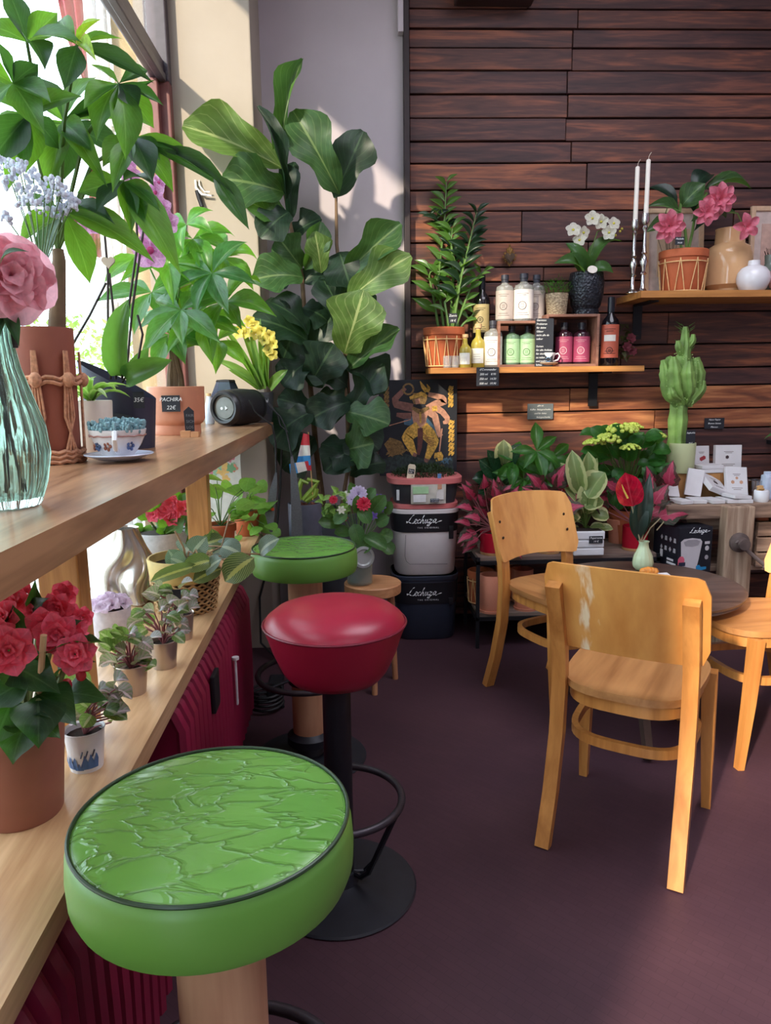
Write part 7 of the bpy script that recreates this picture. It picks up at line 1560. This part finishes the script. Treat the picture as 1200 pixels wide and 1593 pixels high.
# bouquet in a swing-top jar on a wooden stump
p = PZ(590, 1030, 0); yv = 2.93; k = MPX(PY(580, 900, yv)); c = PY(580, 905, yv)
zt = c.z
o = thing('wooden_stump', 'round pale wooden stool with the bouquet jar behind the red stool', 'side table', (c.x, yv, 0))
MB().lathe([(0, zt-.045), (.108, zt-.045), (.116, zt-.04), (.117, zt-.004), (.113, zt), (0, zt)], 36).build('top', wood('stump_top', (170, 112, 72), (206, 150, 106), 'X', .5), o)
for j in range(3): a = .5+j*2.1; MB().tube([(.085*math.cos(a), .085*math.sin(a), zt-.045), (.105*math.cos(a), .105*math.sin(a), 0)], [.016, .012], 10).build('leg', wood('stump_leg', (170, 112, 76), (200, 146, 106), 'Z'), o)
xj = PY(560, 890, yv-.02).x
o = thing('jar_bouquet', 'mixed flower bouquet in a swing-top glass jar on the wooden stool', 'flowers', (xj, yv-.02, zt)); L0 = V(o.location); k = MPX(L0)
hJ = 62*k; MB().lathe([(0, .004), (19*k, .004), (20*k, .008), (20*k, hJ*.72), (16*k, hJ*.9), (16*k, hJ), (15*k, hJ), (15*k, hJ*.9), (18.5*k, hJ*.7), (18.5*k, .012), (0, .010)], 28).build('jar', glassy('jar_glass', (226, 234, 230), .03, .8), o)
MB().lathe([(0, .012), (18*k, .012), (18*k, hJ*.42), (0, hJ*.42)], 24).build('water', glassy('jar_water', (186, 196, 190), .02, .7), o)
lid = MB().lathe([(0, 0), (13*k, 0), (16.5*k, 2*k), (16.5*k, 5*k), (13*k, 6*k), (11*k, 4*k), (0, 4*k)], 28).build('lid', glassy('lid_glass', (214, 216, 216), .05, .5), o, PY(565, 866, yv-.09)-L0); lid.rotation_euler = (PI/2, 0, .2)
MB().tube([(15*k, -2*k, hJ*.95), (18*k, -16*k, hJ*.95), (9*k, -24*k, hJ*.8)], .0014, 5).tube([(-15*k, -2*k, hJ*.95), (-12*k, -16*k, hJ*.95), (2*k, -24*k, hJ*.8)], .0014, 5).build('wire_bail', silver, o)
mb = MB(); bf = leafmat('bouquet_leaf', (70, 112, 60), (120, 150, 90), (130, 170, 60), .35, veins=6, slope=1.5); BF = blades('oval', bf, 4, (.05, .2), (.05, .2)); bfl = leafmat('lime_bouquet_leaf', (140, 176, 92), (180, 206, 130), (170, 210, 90), .45, veins=5); BL_ = blades('ellip', bfl, 3, (.05, .3), (.05, .2), .05)
def stemto(a, b, dy): q = PY(a, b, yv+dy)-L0; mb.tube([(R.uniform(-.02, .02), R.uniform(-.02, .02), .03), (q.x*.12, q.y*.12, hJ), tuple(q)], .0018, 5); return q
for a, b, c_, d, w__, dy in [(565, 835, 602, 855, 26, -.06), (575, 800, 600, 770, 24, -.03), (560, 800, 556, 770, 18, -.04), (550, 815, 560, 845, 24, -.08), (585, 815, 606, 805, 22, -.02), (590, 830, 612, 838, 24, 0), (530, 815, 495, 812, 22, -.02), (520, 800, 500, 790, 20, -.02), (545, 790, 530, 765, 20, .02), (570, 780, 585, 760, 20, .02), (545, 830, 520, 830, 24, -.03), (560, 790, 575, 815, 22, -.08), (575, 840, 560, 860, 26, -.07), (540, 800, 520, 815, 20, -.06), (595, 845, 612, 862, 22, -.02), (555, 780, 545, 750, 16, .03), (600, 800, 610, 780, 18, .03)]: stemto(a, b, dy); leafpx(o, R.choice(BF), (a, b, yv+dy), (c_, d, yv+dy-.02), w__, .7)
for _ in range(26): a, b = R.uniform(500, 540), R.uniform(765, 805); leafpx(o, R.choice(BL_), (a, b, yv-.03), (a+R.uniform(-16, 16), b+R.uniform(-16, 12), yv-.05), 9, .7)
dz = blades('petal', leafmat('crimson_daisy_petal', (196, 22, 60), (220, 60, 90), (220, 40, 70), .5, veins=0), 2, nu=5); pl_ = blades('strap', leafmat('pale_lilac_petal', (196, 176, 210), (214, 200, 226), (214, 196, 226), .5, veins=0), 2, nu=5); wt = blades('petal', pet_w, 2, nu=5); vi = blades('round', leafmat('violet_petal', (112, 84, 170), (150, 120, 200), (130, 90, 190), .5, veins=0), 2, nu=5)
for a, b, r_, me, n_, dy in ((566, 785, 11, dz, 12, -.08), (519, 778, 7, dz, 10, -.06), (558, 770, 14, pl_, 14, -.03), (548, 778, 10, pl_, 12, -.04), (582, 803, 7, vi, 5, -.06), (574, 802, 6, vi, 5, -.07), (531, 794, 7, wt, 6, -.06), (537, 772, 8, wt, 7, -.02), (594, 790, 8, vi, 6, -.0), (590, 775, 7, vi, 6, .02), (536, 806, 6, dz, 6, -.06)):
    q = stemto(a, b, dy); f = V((R.uniform(-.3, .3), -1, .5)); flower(o, q, r_*k, n_, me, f, .6, tilt=.3); flower(o, q+f*.002, r_*.6*k, max(4, n_-4), me, f, .6, off=.3, tilt=.8)
mb.build('stems', stem_g, o)
# black cables on the floor under the radiator end
o = thing('power_cable', 'black cable running down the corner behind the radiator', 'cable', (0, 0, 0)); pts_ = [PY(440, 660, 3.36), PY(436, 760, 3.37), PY(428, 860, 3.37), PY(412, 900, 3.37), PY(404, 930, 3.37), PY(406, 1000, 3.3), V((-.34, 3.2, .008)), V((-.30, 3.05, .008))]; o.location = pts_[-1]
MB().tube([q-pts_[-1] for q in pts_], .005, 6).build('cable', stb, o)
o = thing('cable_coil', 'small coil of black cable on the floor beside the radiator end', 'cable', (-.34, 2.72, .008)); MB().tube([(.06*math.cos(j*.5)*(1+.08*math.sin(j)), .06*math.sin(j*.5), .004*j/3) for j in range(60)], .006, 6).build('coil', stb, o)
MB().box((.02, .12, .03), (.06, .14, .06), bev=.01).build('power_strip', mat('black_plastic', (24, 24, 30), .5), o, smooth=False)
# ------------------------------------------------------------------ leaves keep clear of panes, walls and boards
def settle(o):
    for c in list(o.children):
        if not c.name.startswith(('leaf', 'petal', 'lip', 'spathe')): continue
        vs = [v.co for v in c.data.vertices]
        for _ in range(3):
            m_ = MX.Translation(o.location) @ c.matrix_basis; W_ = [m_ @ v for v in vs]; t = c.matrix_basis.translation; w_ = t + V(o.location); e = 0
            for q in W_:
                if q.y > .05 and q.y < 3.4: e = max(e, (-.766-q.x)/max(.2, abs(w_.x)))
                lim = WY-.006 if q.x > .30 else YN-.012 if q.x > -.375 else 3.39
                e = max(e, (q.y-lim)/w_.y)
            if e > 1e-4: c.matrix_basis.translation = t + (CAMP-w_)*min(.2, e)
            lo = min(q.z for q in W_); x_, y_ = w_.x, w_.y
            base = ZL if (-.72 < x_ < -.36 and w_.z < .9) else ZC if (-.72 < x_ < -.33 and y_ < 3.35 and w_.z > ZC-.02) else None
            if base and lo < base+.003: c.matrix_basis.translation.z += base+.003-lo
for o in list(COL.objects):
    if o.parent is None and o.type == 'EMPTY' and len(o.children) > 4 and o.get('category') in ('plant', 'orchid', 'flowers', 'flower') and o.rotation_euler.z == 0: settle(o)
